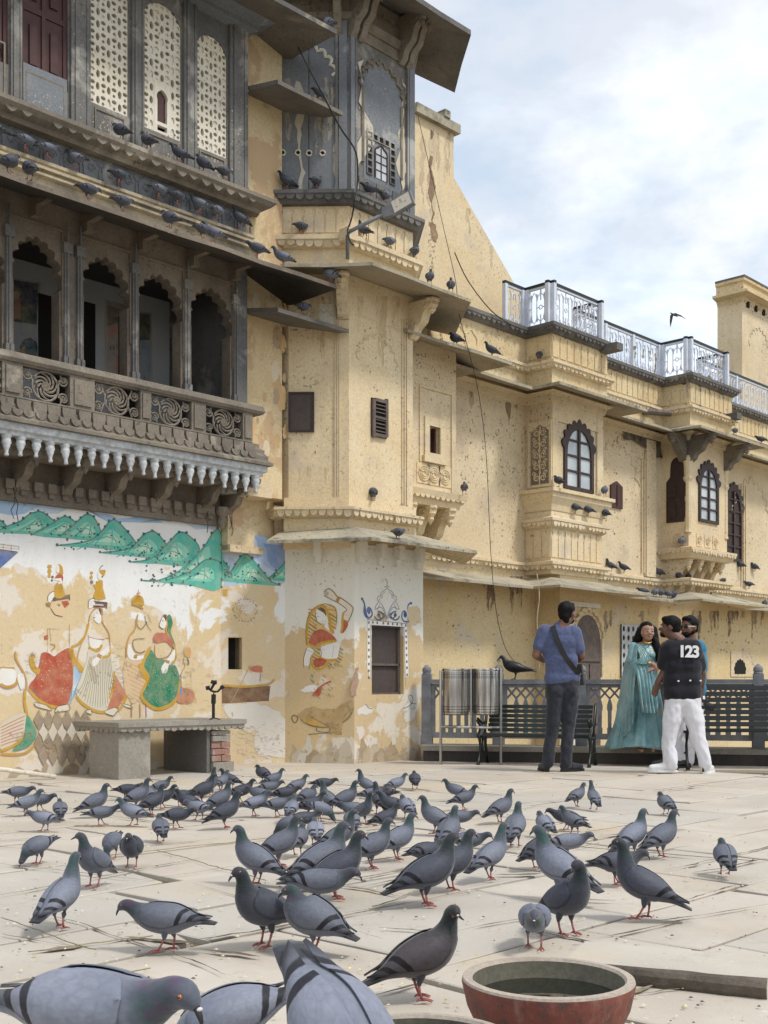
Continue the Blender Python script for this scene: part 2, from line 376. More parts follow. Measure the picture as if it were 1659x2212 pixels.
# ================================================================ ground
def pavingmat():
    m, t, b = newmat('paving_stone'); tcn = nn(t, 'ShaderNodeTexCoord'); co = tcn.outputs['Object']
    oi = nn(t, 'ShaderNodeObjectInfo'); geo = nn(t, 'ShaderNodeNewGeometry').outputs['Position']
    n = noise(t, geo, 1.1, 8, .6, dist=.3)
    col = mix(t, ramp(t, n, [(.38, 0.0), (.62, 1.0)]), (.445, .395, .33), (.53, .478, .41))
    col = mix(t, ramp(t, oi.outputs['Random'], [(.45, 0.0), (1.0, .55)]), col, (.40, .385, .355))
    col = mix(t, mth(t, 'MULTIPLY', ramp(t, noise(t, geo, .75, 6, .6), [(.52, 0.0), (.70, 1.0)]), .6), col, (.53, .42, .27))
    spk = ramp(t, noise(t, geo, 60, 3, .6), [(.66, 0.0), (.72, 1.0)])
    col = mix(t, mth(t, 'MULTIPLY', spk, .45), col, (.16, .13, .10))
    st = ramp(t, noise(t, geo, 3.5, 9, .7), [(.58, 0.0), (.75, 1.0)])
    col = mix(t, mth(t, 'MULTIPLY', st, .45), col, (.24, .20, .15))
    wh = ramp(t, noise(t, geo, 34, 2, .5, scale3=(1, 1.6, 1)), [(.70, 0.0), (.73, 1.0)])
    col = mix(t, mth(t, 'MULTIPLY', wh, .5), col, (.66, .63, .58))
    t.links.new(col, b.inputs['Base Color']); b.inputs['Roughness'].default_value = .78; b.inputs['Specular IOR Level'].default_value = .3
    bump(t, b, mth(t, 'ADD', mth(t, 'MULTIPLY', noise(t, geo, 5, 8, .6), 1.0), mth(t, 'MULTIPLY', noise(t, geo, 70, 4, .7), .25)), .5, .012)
    return m
M['paving'] = pavingmat()
M['joint'] = plaster('earth_in_joints', (.10, .08, .05), (.15, .12, .075), stain=(.04, .04, .025), patch=(.15, .14, .07), pat=(.55, .65), spot=.6, streak=0, grain=80)
M['lowground'] = plain('lower_courtyard', (.30, .26, .2), .9, sc=2)
gb = NB(); wbox(gb, (0, 400, -2.05), (1600, 1600, .1)); obj('ground', gb, M['lowground'], kind='structure')
KA, KB = Vector((.476, 13.72, 0)), Vector((4.2, 12.90, 0)); KD = (KB-KA).normalized(); FK = Frame(KA, KD)
def inside(p, m=0.0):                       # the terrace in front of walls and fence
    return p.dot(Nv) > -10.42+m and (p-KA).dot(FK.D) > m
bed = NB(); P_ = [UV(0, 6), UV(-4, -10.5), UV(9.9, -10.5), KA+FK.D*-.02+KD*.2, KA+KD*6-FK.D*.02, Vector((6.5, 0, 0))]
P_ = [(-9, -2), (-9, 6.5)] + [(UV(u, -10.45).x, UV(u, -10.45).y) for u in (1.0, 9.6)] + [tuple((KA-FK.D*.05).xy), tuple((KA+KD*6.5-FK.D*.05).xy), (7, -2)]
vs = [bed.verts.new((x, y, -.022)) for x, y in P_] ; bed.faces.new(vs)
r = bmesh.ops.extrude_face_region(bed, geom=bed.faces[:]); bmesh.ops.translate(bed, verts=[v for v in r['geom'] if isinstance(v, bmesh.types.BMVert)], vec=(0, 0, -2))
pav = obj('terrace_ground', fin(bed), M['joint'], kind='structure')
def slab_poly(cs, th, zt, tilt):
    b = NB(); c = sum(cs, Vector())/len(cs); top = []; bot = []
    for p in cs: top.append(b.verts.new((p.x, p.y, zt + tilt[0]*(p.x-c.x)+tilt[1]*(p.y-c.y))))
    ins = .006; t2 = [b.verts.new((v.co.x+(c.x-v.co.x)*.012, v.co.y+(c.y-v.co.y)*.012, v.co.z+.004)) for v in top]
    bot = [b.verts.new((v.co.x, v.co.y, -.05)) for v in top]; n = len(cs)
    b.faces.new(t2)
    for i in range(n):
        j = (i+1) % n; b.faces.new((top[i], top[j], t2[j], t2[i])); b.faces.new((bot[i], bot[j], top[j], top[i]))
    return fin(b)
rnd = random.Random(5); v = -10.36; row = 0; nsl = 0
while v < 3.2:
    hh = rnd.choice((.50, .62, .72, .84)); u = -7 + rnd.uniform(0, .6)
    while u < 12:
        ww = rnd.uniform(.65, 1.25); c = UV(u+ww/2, v+hh/2)
        if c.y > 1.2 and abs(c.x) < c.y*.36+.9 and inside(c, -.35):
            g = rnd.uniform(.007, .022); j = lambda: rnd.uniform(-.014, .012)
            e = [(u+g+j(), v+g+j()), (u+ww*.5+j(), v+g+j()*.7), (u+ww-g+j(), v+g+j()), (u+ww-g+j(), v+hh*.55), (u+ww-g+j(), v+hh-g+j()), (u+ww*.45+j(), v+hh-g+j()*.7), (u+g+j(), v+hh-g+j()), (u+g+j(), v+hh*.5)]
            if rnd.random() < .22:            # a broken corner shows the bed
                k = rnd.choice((0, 2, 4, 6)); a_, c_ = e[k-1], e[(k+1) % 8]
                e[k] = (e[k][0]*.80+(a_[0]+c_[0])*.10, e[k][1]*.80+(a_[1]+c_[1])*.10)
            pts = [UV(*q) for q in e]
            pts = [p if inside(p) else p for p in pts]
            if all((p-KA).dot(FK.D) > .01 for p in pts if p.x > .3) or c.x < .3:
                o = obj('paving_slab', slab_poly(pts, .03, rnd.uniform(-.007, .003), (rnd.uniform(-.004, .004), rnd.uniform(-.004, .004))), M['paving'], pav); nsl += 1
        u += ww
    v += hh
# strip of concrete along the walls and kerb
b = NB(); 
for (a, c) in ((UV(2, -9.95), UV(8.9, -9.95)),): pass
Q = [UV(4, -10.5), UV(9.7, -10.5), KA+KD*.05, KA+KD*6.2, KA+KD*6.2+FK.D*.55, KA+KD*.3+FK.D*.75, UV(8.6, -9.1), UV(7.0, -9.8), UV(4, -9.95)]
fl = [b.verts.new((q.x, q.y, .004)) for q in Q]; b.faces.new(fl)
r = bmesh.ops.extrude_face_region(b, geom=b.faces[:]); bmesh.ops.translate(b, verts=[q for q in r['geom'] if isinstance(q, bmesh.types.BMVert)], vec=(0, 0, -.04))
obj('mortar_strip', fin(b), M['paving'], pav)

# ================================================================ carved balcony block (left, grey)
FA = VP(-9.9); UE = 8.25; U0 = 2.6
blk = thing('balcony_house', 'grey stone palace storey with carved balcony, four scalloped arches and lattice windows', 'building', tuple(UV(6, -10.2)))
def P2(u, v): q = UV(u, v); return (q.x, q.y)
pathA = [P2(U0, -9.9), P2(UE, -9.9), P2(UE, -10.5)]
s_ = FA.s
def zA(x, y): return FA.z(x, y)
# arcade wall with four cusped openings
arch_px = [(-62, 4, 505, 600), (29, 128, 509, 612), (181, 275, 554, 650), (301, 390, 592, 680), (413.6, 497, 622, 712)]
holes = []
for x0, x1, yt, ys in arch_px:
    a, c = s_(x0), s_(x1); zt = zA((x0+x1)/2, yt); zs = zA((x0+x1)/2, ys)
    holes.append(arch_pts((a+c)/2, (c-a)*1.0, 3.92, zs-.02, zt-.04, n=9, bulge=.42))
b = NB(); prism(b, FA, [(U0, 3.90), (UE, 3.90), (UE, 5.55), (U0, 5.55)], -.14, 0, holes)
obj('arcade_wall', fin(b), M['brown'], blk)
# column shafts, mouldings and spandrel frames
for x0, x1 in ((10, 22), (136, 147), (164, 175), (283, 294), (396, 407), (502, 511)):
    b = NB(); a, c = s_(x0), s_(x1); w_ = (c-a)
    bx(b, FA, a, c, 3.92, 5.08, 0, .035); bx(b, FA, a-.015, c+.015, 3.92, 4.02, 0, .05); bx(b, FA, a+w_*.35, a+w_*.65, 3.92, 5.3, .035, .05)
    bx(b, FA, a-.02, c+.02, 5.0, 5.10, 0, .055); obj('column', b, M['grey'], blk)
b = NB()
for x0, x1, yt, ys in arch_px[1:]:
    a, c = s_(x0)-.02, s_(x1)+.02; z1 = zA((x0+x1)/2, yt)+.10
    bx(b, FA, a-.015, c+.015, z1, z1+.025, 0, .02)
    bx(b, FA, a-.015, a, 4.3, z1, 0, .02); bx(b, FA, c, c+.015, 4.3, z1, 0, .02)
obj('arch_frame', b, M['brown'], blk)
b = NB(); bx(b, FA, s_(512), UE, 3.3, 5.4, -.02, .02); obj('corner_pier', b, M['grey'], blk)
# side and porch behind the arches
b = NB(); FU = UP(UE); bx(b, VP(-10.45), UE-.14, UE-.001, 3.0, 8.2, -.9, .40); obj('end_wall', b, M['grey'], blk)
b = NB(); FR = VP(-11.1); bx(b, FR, U0, UE-.14, 3.3, 5.5, -.1, 0); obj('porch_back_wall', b, M['room'], blk)
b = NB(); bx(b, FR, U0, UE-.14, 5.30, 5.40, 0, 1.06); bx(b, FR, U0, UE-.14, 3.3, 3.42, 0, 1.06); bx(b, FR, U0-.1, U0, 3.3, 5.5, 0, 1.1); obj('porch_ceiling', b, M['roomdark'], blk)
def pane(F, x0, y0, x1, y1, name, mat, parent, d0=0, d1=.02, ref=None):
    a, c = F.s(x0), F.s(x1); xm = (x0+x1)/2
    b = NB(); bx(b, F, a, c, F.z(xm, y1), F.z(xm, y0), d0, d1); return obj(name, b, mat, parent)
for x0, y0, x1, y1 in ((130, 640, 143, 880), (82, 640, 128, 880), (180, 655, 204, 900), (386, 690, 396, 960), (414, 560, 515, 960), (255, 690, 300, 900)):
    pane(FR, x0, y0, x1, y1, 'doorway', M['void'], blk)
d = Decal(FR, .006)           # painted panels inside the porch
NAVY, CRM, SKYB = (.03, .045, .09), (.34, .33, .31), (.22, .28, .36)
d.poly([(20, 600), (88, 610), (86, 800), (20, 790)], (.25, .28, .30), 0)
d.poly([(22, 604), (84, 613), (82, 702), (22, 694)], NAVY, 0); d.poly([(40, 665), (60, 655), (82, 672), (82, 700), (40, 696)], (.03, .06, .06), 0)
d.poly([(26, 640), (44, 645), (44, 690), (26, 690)], (.22, .13, .10), 0); d.dot(35, 637, 8, 9, (.30, .22, .14), 0)
d.dot(62, 757, 21, 28, (.02, .06, .10), 0); d.poly([(40, 760), (54, 745), (52, 800), (40, 800)], (.30, .20, .06), 0)
for i in range(26): d.dot(62+random.uniform(-15, 15), 757+random.uniform(-20, 20), 1.6, 1.9, (.05, .14, .13), 0)
d.line([(85, 612), (83, 700), (84, 800)], 7, (.42, .42, .40), 0, smooth=False); d.line([(85, 612), (83, 700), (84, 800)], 3, (.25, .18, .05), 0, smooth=False)
d.poly([(228, 648), (278, 660), (278, 860), (228, 850)], (.26, .23, .22), 0)
d.poly([(230, 660), (262, 668), (275, 690), (232, 712)], (.10, .10, .11), 0); d.poly([(232, 705), (272, 690), (274, 712), (232, 735)], (.34, .20, .17), 0)
d.poly([(250, 770), (272, 765), (272, 850), (250, 845)], (.33, .15, .11), 0); d.dot(264, 815, 10, 20, (.30, .20, .05), 0)
for i in range(5): d.poly([(236+i*7, 748-i*2), (240+i*7, 747-i*2), (240+i*7, 757-i*2), (236+i*7, 758-i*2)], (.12, .10, .10), 0)
d.line([(229, 650), (228, 850)], 7, (.42, .42, .40), 0, smooth=False); d.line([(229, 650), (228, 850)], 3, (.25, .18, .05), 0, smooth=False)
d.poly([(298, 672), (328, 676), (328, 870), (298, 870)], (.20, .25, .33), 0); d.poly([(298, 676), (324, 680), (324, 735), (298, 735)], (.03, .06, .06), 0)
d.poly([(304, 830), (312, 808), (320, 850), (320, 868), (304, 868)], (.25, .17, .06), 0)
d.line([(327, 674), (328, 870)], 6, (.42, .42, .40), 0, smooth=False); d.line([(327, 674), (328, 870)], 2.5, (.25, .18, .05), 0, smooth=False)
d.done('porch_painting', blk)
# balustrade: base, posts, rail, scrolled panels
b = NB(); sweep(b, pathA, [(0, 3.28), (.21, 3.28), (.21, 3.31), (.17, 3.34), (.17, 3.38), (.14, 3.42), (.14, 3.45), (.10, 3.48), (.10, 3.52), (0, 3.52)])
tongues(b, pathA[:2], .125, 3.50, .155, .14, .04); tongues(b, pathA[:2], .16, 3.40, .12, .07, .03, point=True)
obj('base_moulding', fin(b), M['tan'], blk)
b = NB(); sweep(b, pathA, [(0, 3.84), (.13, 3.84), (.15, 3.87), (.13, 3.93), (0, 3.93)]); obj('handrail', fin(b), M['tan'], blk)
pan = [(-60, -8), (36, 138), (191, 290), (313, 400), (431, 511)]
edges = [U0] + [e for p in pan for e in (s_(p[0]), s_(p[1]))] + [UE]
for i in range(0, len(edges), 2):
    a, c = edges[i], edges[i+1]
    b = NB(); bx(b, FA, a, c, 3.52, 3.84, .02, .11)
    if c-a > .05 : bx(b, FA, a+(c-a)*.15, c-(c-a)*.15, 3.56, 3.80, .11, .125)
    obj('baluster_post', b, M['tan'], blk)
def spiral(c, r0, r1, a0, a1, n=14): return [(c[0]+(r0+(r1-r0)*i/n)*math.cos(a0+(a1-a0)*i/n), c[1]+(r0+(r1-r0)*i/n)*math.sin(a0+(a1-a0)*i/n)) for i in range(n+1)]
def ribs(bm, F, pts, r, d, seg=5): tube(bm, [F.p(a, z, d) for a, z in pts], r, seg)
for k, (x0, x1) in enumerate(pan):
    a, c = s_(x0), s_(x1); m_ = (a+c)/2; zc = 3.68; W = c-a
    b = NB(); bx(b, FA, a, c, 3.52, 3.535, .04, .11); bx(b, FA, a, c, 3.825, 3.84, .04, .11)
    RX = .135
    ribs(b, FA, spiral((m_, zc), RX, RX, 0, 2*math.pi, 22), .012, .08)
    for j in range(8): 
        t0 = j*math.pi/4; ribs(b, FA, spiral((m_, zc), .03, RX-.01, t0, t0+1.9, 8), [.006+.006*math.sin(math.pi*q/8) for q in range(9)], .08)
    for j in range(10):
        t0 = j*math.pi/5; ribs(b, FA, spiral((m_+.02*math.cos(t0), zc+.02*math.sin(t0)), .022, .022, t0, t0+5.5, 6), .007, .09)
    for sx in (-1, 1):
        for sz in (-1, 1):
            cc = (m_+sx*(W/2-.055), zc+sz*.083)
            ribs(b, FA, spiral(cc, .052, .018, (0 if sx < 0 else math.pi), (0 if sx < 0 else math.pi)+sx*sz*8.0, 14), .009, .08)
            ribs(b, FA, spiral((cc[0], cc[1]), .016, .016, 0, 6.2, 6), .009, .085)
            ribs(b, FA, [(m_+sx*RX*.95, zc+sz*.02), (m_+sx*(RX+.03), zc+sz*.10), (cc[0]-sx*.03, cc[1]+sz*.05)], .009, .08)
    obj('scroll_panel', fin(b), M['tan'], blk)
# white band and hanging pendants
b = NB(); sweep(b, pathA, [(0, 3.17), (.13, 3.17), (.13, 3.20), (.165, 3.215), (.165, 3.278), (0, 3.278)]); obj('white_band', fin(b), M['white'], blk)
pm = NB(); lathe(pm, (0, 0, 0), [(.048, 0), (.050, -.018), (.040, -.03), (.043, -.05), (.046, -.07), (.034, -.088), (.036, -.096), (.022, -.125), (.016, -.15), (.022, -.166), (.021, -.178), (.006, -.185)], 12)
pme = mesh_of('pendant', fin(pm), M['white'], smooth=True, angle=50)
for i in range(40):
    u = UE+.06-i*.147
    if u < U0: break
    o = link('pendant', pme, blk, world=False); o.location = UV(u+random.uniform(-.008, .008), -9.9+.09, 3.172)-Vector(blk.location); o.rotation_euler = (random.uniform(-.05, .05), random.uniform(-.05, .05), random.uniform(0, 6)); o.scale = (random.uniform(.9, 1.06),)*2+(random.uniform(.88, 1.06),)
for i in range(1, 4):
    o = link('pendant', pme, blk, world=False); o.location = UV(UE+.09, -9.81-.147*i, 3.172)-Vector(blk.location)
b = NB(); bx(b, VP(-9.9), U0, UE, 3.05, 3.28, -.35, -.02)
sweep(b, pathA, [(-.4, 3.10), (.03, 3.10), (.03, 3.17), (-.4, 3.17)]); obj('floor_slab', fin(b), M['brown'], blk)
# curled brackets and the broken carved band under the floor
def bracket_pts(L, H, n=10):
    """S-shaped corbel side outline: (out, z) from top"""
    P = [(0, 0), (L, 0), (L, -.05*H/.4), (L*.93, -.22*H), (L*.70, -.34*H), (L*.62, -.46*H), (L*.55, -.60*H), (L*.30, -.74*H), (L*.22, -.90*H), (L*.08, -H), (0, -H)]
    return crv(P[1:-1], k=3) + [(0, -H), (0, 0)]
_bp = bracket_pts
def bracket(name, F, s, ztop, L, H, wd, mat, parent, d=0, drop=True):
    b = NB(); pts = [(a, ztop+z) for a, z in _bp(L, H)]
    G = Frame(F.p(s+wd/2, 0, d), F.D); G.D = F.U*1.0
    vf = []
    prism(b, G, pts, -wd, 0)
    for k in range(2):
        G3 = Frame(F.p(s, 0, d), F.D); G3.D = F.U
        for sd_ in (-1, 1):
            tube(b, [G3.p(a, z, sd_*wd*.5) for a, z in spiral((L*(.74 if k == 0 else .30), ztop-(.15 if k == 0 else .62)*H), .11*H, .02*H, 1.5, 8.5, 12)], wd*.10, 4)
    if drop: lathe(b, tuple(F.p(s, ztop, d+L*.9)), [(wd*.70, 0), (wd*.72, -.06*H), (wd*.45, -.10*H), (wd*.55, -.18*H), (wd*.32, -.25*H), (wd*.36, -.31*H), (wd*.06, -.42*H)], 8)
    return obj(name, fin(b), mat, parent)
FM = VP(-10.36)
for x in (30, 135, 232, 330, 430, 482): bracket('bracket', FM, FM.s(x)-.0, 3.10, .46, .36, .085, M['brown'], blk, drop=True)
b = NB(); bx(b, FM, U0, UE, 2.66, 2.86, -.02, .07); bx(b, FM, U0, UE, 2.84, 3.12, -.05, .01)
u = U0
while u < UE-.1:
    bx(b, FM, u, u+.09, 2.77, 2.86, .07, .12); bx(b, FM, u+.02, u+.08, 2.72, 2.78, .07, .10); u += .15
lathe(b, tuple(FM.p(UE-.06, 2.86, .12)), [(.07, 0), (.075, -.06), (.04, -.10), (.055, -.15), (.02, -.24)], 10)
obj('carved_band', fin(b), M['brown'], blk)
b = NB()
for x, l in ((15, 60), (22, 64), (432, 45), (485, 45), (480, 30)):
    a = FM.s(x); q = [(a, 2.78, .13)]
    for k in range(4): q.append((a+random.uniform(-.03, .03), 2.78-(k+1)*l*.0045/4*1.1, .12+random.uniform(-.02, .02)))
    tube(b, [FM.p(*e) for e in q], .004, 4)
obj('hanging_root', b, M['cable'], blk, kind='stuff')
# main eave over the balcony
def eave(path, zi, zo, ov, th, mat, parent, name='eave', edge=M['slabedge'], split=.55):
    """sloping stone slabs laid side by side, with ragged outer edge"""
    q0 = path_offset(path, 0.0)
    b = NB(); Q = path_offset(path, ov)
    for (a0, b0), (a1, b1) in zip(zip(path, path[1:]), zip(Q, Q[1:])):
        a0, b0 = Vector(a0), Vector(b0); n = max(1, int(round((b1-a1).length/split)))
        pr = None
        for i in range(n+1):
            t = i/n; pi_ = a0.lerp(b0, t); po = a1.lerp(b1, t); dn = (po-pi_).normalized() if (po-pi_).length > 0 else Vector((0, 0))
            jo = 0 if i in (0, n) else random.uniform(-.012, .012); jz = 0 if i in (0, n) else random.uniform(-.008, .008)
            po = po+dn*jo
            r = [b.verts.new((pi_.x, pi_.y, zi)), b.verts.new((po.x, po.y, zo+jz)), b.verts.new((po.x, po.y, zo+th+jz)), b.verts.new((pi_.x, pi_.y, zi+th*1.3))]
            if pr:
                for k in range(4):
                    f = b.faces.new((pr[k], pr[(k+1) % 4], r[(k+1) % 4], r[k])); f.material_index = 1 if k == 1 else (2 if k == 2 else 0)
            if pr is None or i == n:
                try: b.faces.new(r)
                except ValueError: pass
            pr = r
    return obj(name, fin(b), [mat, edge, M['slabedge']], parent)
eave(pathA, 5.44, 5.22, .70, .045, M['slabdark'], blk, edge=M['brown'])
for x in (70, 180, 300, 410, 500):
    b = NB(); a = s_(x); bx(b, FA, a-.03, a+.03, 5.33, 5.43, 0, .30); bx(b, FA, a-.035, a+.035, 5.24, 5.34, 0, .12)
    obj('eave_bracket', b, M['brown'], blk)
# mouldings and blue-grey frieze above the eave
b = NB(); sweep(b, pathA, [(0, 5.50), (.09, 5.50), (.09, 5.60), (.14, 5.615), (.14, 5.635), (.11, 5.64), (.11, 5.665), (.15, 5.67), (.15, 5.695), (.05, 5.71), (.05, 5.75), (.07, 5.76), (.07, 5.79), (0, 5.80)])
obj('yellow_moulding', fin(b), M['moulding'], blk)
b = NB(); bx(b, FA, U0, UE, 5.78, 6.1, -.1, .0); obj('frieze', b, M['greyb'], blk)
b = NB(); u = U0
while u < UE-.12:
    ribs(b, FA, arch_pts(u+.105, .17, 5.83, 5.90, 6.01, n=5, bulge=.3, seg=3), .0085, .006, 4)
    ribs(b, FA, spiral((u+.105, 5.91), .05, .012, 0, 7, 10), .008, .006, 4); u += .212
obj('frieze_carving', b, M['greyb'], blk)
b = NB(); sweep(b, pathA, [(0, 6.03), (.10, 6.03), (.12, 6.07), (.20, 6.10), (.24, 6.14), (.24, 6.18), (0, 6.20)])
tongues(b, pathA[:2], .17, 6.155, .155, .10, .045, point=True); tongues(b, pathA[1:], .17, 6.155, .155, .10, .045, point=True)
obj('upper_cornice', fin(b), M['tan'], blk)
# upper storey wall with shutters and three lattices
jal = [(195, 277, -20, 236), (311, 391, 10, 290), (424, 490, 79, 330)]
sh = [(-40, 18, -60, 128), (45, 147, -60, 178)]
holes = []
for x0, x1, y0, y1 in jal:
    a, c = s_(x0), s_(x1); z0, z1 = zA((x0+x1)/2, (y1)), zA((x0+x1)/2, y0)
    if y0 > 0: holes.append(arch_pts((a+c)/2, c-a, z0, z1-.22, z1, n=5, bulge=.12, seg=2))
    else: holes.append([(a, z0), (c, z0), (c, 8.15), (a, 8.15)])
for x0, x1, y0, y1 in sh:
    a, c = s_(x0), s_(x1); holes.append([(a, zA((x0+x1)/2, y1)-.0), (c, zA((x0+x1)/2, y1)), (c, 8.15), (a, 8.15)])
b = NB(); prism(b, FA, [(U0, 6.18), (UE, 6.18), (UE, 8.5), (U0, 8.5)], -.12, 0, holes); obj('upper_wall', fin(b), M['grey'], blk)
for x0, x1 in ((20, 44), (150, 192), (282, 308), (394, 422), (493, 535)):
    b = NB(); a, c = s_(x0), min(s_(x1), UE); n = 3
    bx(b, FA, a, c, 6.18, 8.4, 0, .035); bx(b, FA, a+(c-a)*.18, a+(c-a)*.38, 6.18, 8.4, .035, .05); bx(b, FA, a+(c-a)*.78, a+(c-a)*.86, 6.18, 8.4, .035, .045)
    obj('pilaster', b, M['grey'], blk)
for x0, x1 in ((-30, 17), (48, 145), (198, 274), (312, 390), (425, 490)):
    b = NB(); a, c = s_(x0), s_(x1); zt = {-30: 6.75, 48: 6.58, 198: 6.50, 312: 6.47, 425: 6.50}[x0]
    for e in ((a+.03, c-.03, 6.22, 6.235), (a+.03, c-.03, zt, zt+.015), (a+.03, a+.045, 6.235, zt), (c-.045, c-.03, 6.235, zt)): bx(b, FA, *e, -.001, .012)
    obj('panel_moulding', b, M['tan'], blk)
b = NB(); a, c = s_(49), s_(144); bx(b, FA, a, c, 6.21, 6.66, .001, .010); obj('blue_panel', b, M['greyb'], blk)
for x0, x1, y0, y1 in sh:
    a, c = s_(x0), s_(x1); z0 = zA((x0+x1)/2, y1); o = None
    b = NB(); bx(b, FA, a, c, z0, 8.15, -.07, -.035)
    bx(b, FA, a, a+.04, z0, 8.15, -.035, -.02); bx(b, FA, c-.04, c, z0, 8.15, -.035, -.02); m_ = (a+c)/2
    bx(b, FA, m_-.02, m_+.02, z0, 8.15, -.035, -.018)
    for zz in (z0, z0+.62): bx(b, FA, a+.04, c-.04, zz, zz+.05, -.035, -.022)
    for e in ((a+.10, m_-.07), (m_+.07, c-.10)): bx(b, FA, e[0], e[1], z0+.13, z0+.5, -.035, -.015); bx(b, FA, e[0], e[1], z0+.74, 8.1, -.035, -.015)
    obj('shutter', b, M['door'], blk)
def jali(F, x0, x1, z0, z1, cell, d0, d1, inside_, rng, fill=.0, mat=None, parent=None, name='lattice', hole=.36):
    """pierced stone screen: every cell a ring round its own hole"""
    b = NB(); nx_ = max(2, int(round((x1-x0)/cell))); nz_ = max(2, int(round((z1-z0)/cell))); cw, ch = (x1-x0)/nx_, (z1-z0)/nz_
    for i in range(nx_):
        for j in range(nz_):
            cx_, cz_ = x0+(i+.5)*cw, z0+(j+.5)*ch
            if not inside_(cx_, cz_): continue
            hh_ = ch
            if i % 2 == 1 and name == 'lattice':
                if j % 2 == 1: continue
                if j < nz_-1: cz_ += ch/2; hh_ = ch*2
                rx, rz = .30, .285
            elif name == 'lattice': rx, rz = (.41, .29) if j % 2 == 1 else (.23, .24)
            else: rx, rz = hole*.8, hole*1.0
            out = [(1, 0), (1, 1), (0, 1), (-1, 1), (-1, 0), (-1, -1), (0, -1), (1, -1)]
            jx, jz = rng.uniform(-.04, .04), rng.uniform(-.04, .04)
            O = [F.p(cx_+e[0]*cw/2, cz_+e[1]*hh_/2, d1) for e in out]
            I = [((jx+rx*math.cos(q*math.pi/4))*cw*1.15, (jz+rz*math.sin(q*math.pi/4))*hh_*1.15) for q in range(8)]
            vo = [b.verts.new(q) for q in O]; vi = [b.verts.new(F.p(cx_+e[0], cz_+e[1], d1)) for e in I]; vb = [b.verts.new(F.p(cx_+e[0], cz_+e[1], d0 if rng.random() > fill else d1-.006)) for e in I]
            blocked = (vb[0].co-vi[0].co).length < .008+(0)
            if rng.random() < fill:
                for q, e in enumerate(I): vb[q].co = F.p(cx_+e[0], cz_+e[1], d1-.014)
                b.faces.new(vb)
            else:
                for q, e in enumerate(I): vb[q].co = F.p(cx_+e[0], cz_+e[1], d0)
            for q in range(8):
                w_ = (q+1) % 8; b.faces.new((vo[q], vo[w_], vi[w_], vi[q])); b.faces.new((vi[q], vi[w_], vb[w_], vb[q]))
    bmesh.ops.remove_doubles(b, verts=b.verts[:], dist=.0005)
    return obj(name, fin(b), mat or M['cream'], parent, kind='stuff')
rg = random.Random(3)
for k, (x0, x1, y0, y1) in enumerate(jal):
    a, c = s_(x0), s_(x1); z0, z1 = zA((x0+x1)/2, y1), min(8.15, zA((x0+x1)/2, y0))
    if k == 0: f = lambda x, z: True
    elif k == 1: f = lambda x, z, m_=(a+c)/2, z0=z0: not (abs(x-m_-.0) < .075 and z < z0+.52)
    else: f = lambda x, z: True
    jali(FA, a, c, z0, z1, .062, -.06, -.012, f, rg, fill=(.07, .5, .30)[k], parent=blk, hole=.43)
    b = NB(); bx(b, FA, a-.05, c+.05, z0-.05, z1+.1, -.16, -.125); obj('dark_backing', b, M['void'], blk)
    if k == 1:
        m_ = (a+c)/2; b = NB(); prism(b, FA, [(m_-.10, z0-.0), (m_+.10, z0), (m_+.10, z0+.54), (m_-.10, z0+.54)], -.05, -.008, [arch_pts(m_, .12, z0+.12, z0+.34, z0+.45, n=3, bulge=.2), [(m_-.06, z0+.03), (m_+.06, z0+.03), (m_+.06, z0+.085), (m_-.06, z0+.085)]])
        f_ = obj('small_window', fin(b), M['cream'], blk); b = NB(); prism(b, FA, arch_pts(m_-.01, .10, z0+.12, z0+.34, z0+.44, n=3, bulge=.2), -.045, -.035); obj('shutter', fin(b), M['door'], f_)
# top eave (dark) and its soffit
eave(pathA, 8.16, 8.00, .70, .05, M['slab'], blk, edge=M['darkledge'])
b = NB(); sweep(b, pathA, [(0, 7.98), (.10, 8.02), (.10, 8.06), (.26, 8.12), (.26, 8.17), (0, 8.17)]); obj('soffit_moulding', fin(b), M['greyb'], blk)
b = NB(); bx(b, VP(-10.45), U0, UE, 8.25, 8.6, -2, .5); obj('roof', b, M['slab'], blk)
# returning slabs in the gap between block and bay
for zz, vf, u1 in ((4.86, -9.4, 9.33), (7.28, -9.4, 9.24)):
    b = NB(); G = VP(-10.3); s0 = UE+.02
    vs = [b.verts.new(UV(u, v, z)) for u, v, z in ((s0, -10.4, zz+.20), (s0, vf, zz), (u1, vf, zz), (u1-.15, -10.4, zz+.20), (s0, -10.4, zz+.25), (s0, vf, zz+.045), (u1, vf, zz+.045), (u1-.15, -10.4, zz+.25))]
    for f in ((0, 1, 2, 3), (4, 7, 6, 5), (0, 4, 5, 1), (1, 5, 6, 2), (2, 6, 7, 3), (3, 7, 4, 0)): b.faces.new([vs[i] for i in f])
    obj('gap_slab', fin(b), M['slab'], blk)
# ================================================================ painted ground-floor wall (left)
mw = thing('painted_wall', 'limewashed ground floor wall under the balcony, painted with women, boats and green hills', 'wall', tuple(UV(6, -10.36)))
b = NB(); bx(b, FM, U0, UE+.02, -1, 2.68, -.5, 0); obj('wall_body', b, M['mural'], mw)
d = Decal(FM, .0008)                       # damp, crumbling foot
rr = random.Random(12)
for i in range(26):
    x = -20+i*20; w_ = rr.uniform(12, 34); yb_ = FM_y = HY+(1686-HY)-x*.0645; h_ = rr.uniform(8, 40)
    d.poly(rough_poly([(x-w_, yb_+3), (x-w_*.7, yb_-h_*.6), (x-w_*.1, yb_-h_), (x+w_*.5, yb_-h_*.7), (x+w_, yb_+2)], 3, 4), rr.choice(((.36, .29, .21), (.30, .22, .15), (.50, .44, .35), (.58, .54, .47))), .8)
d.done('damp_stain', mw)
W2 = VP(-10.2)
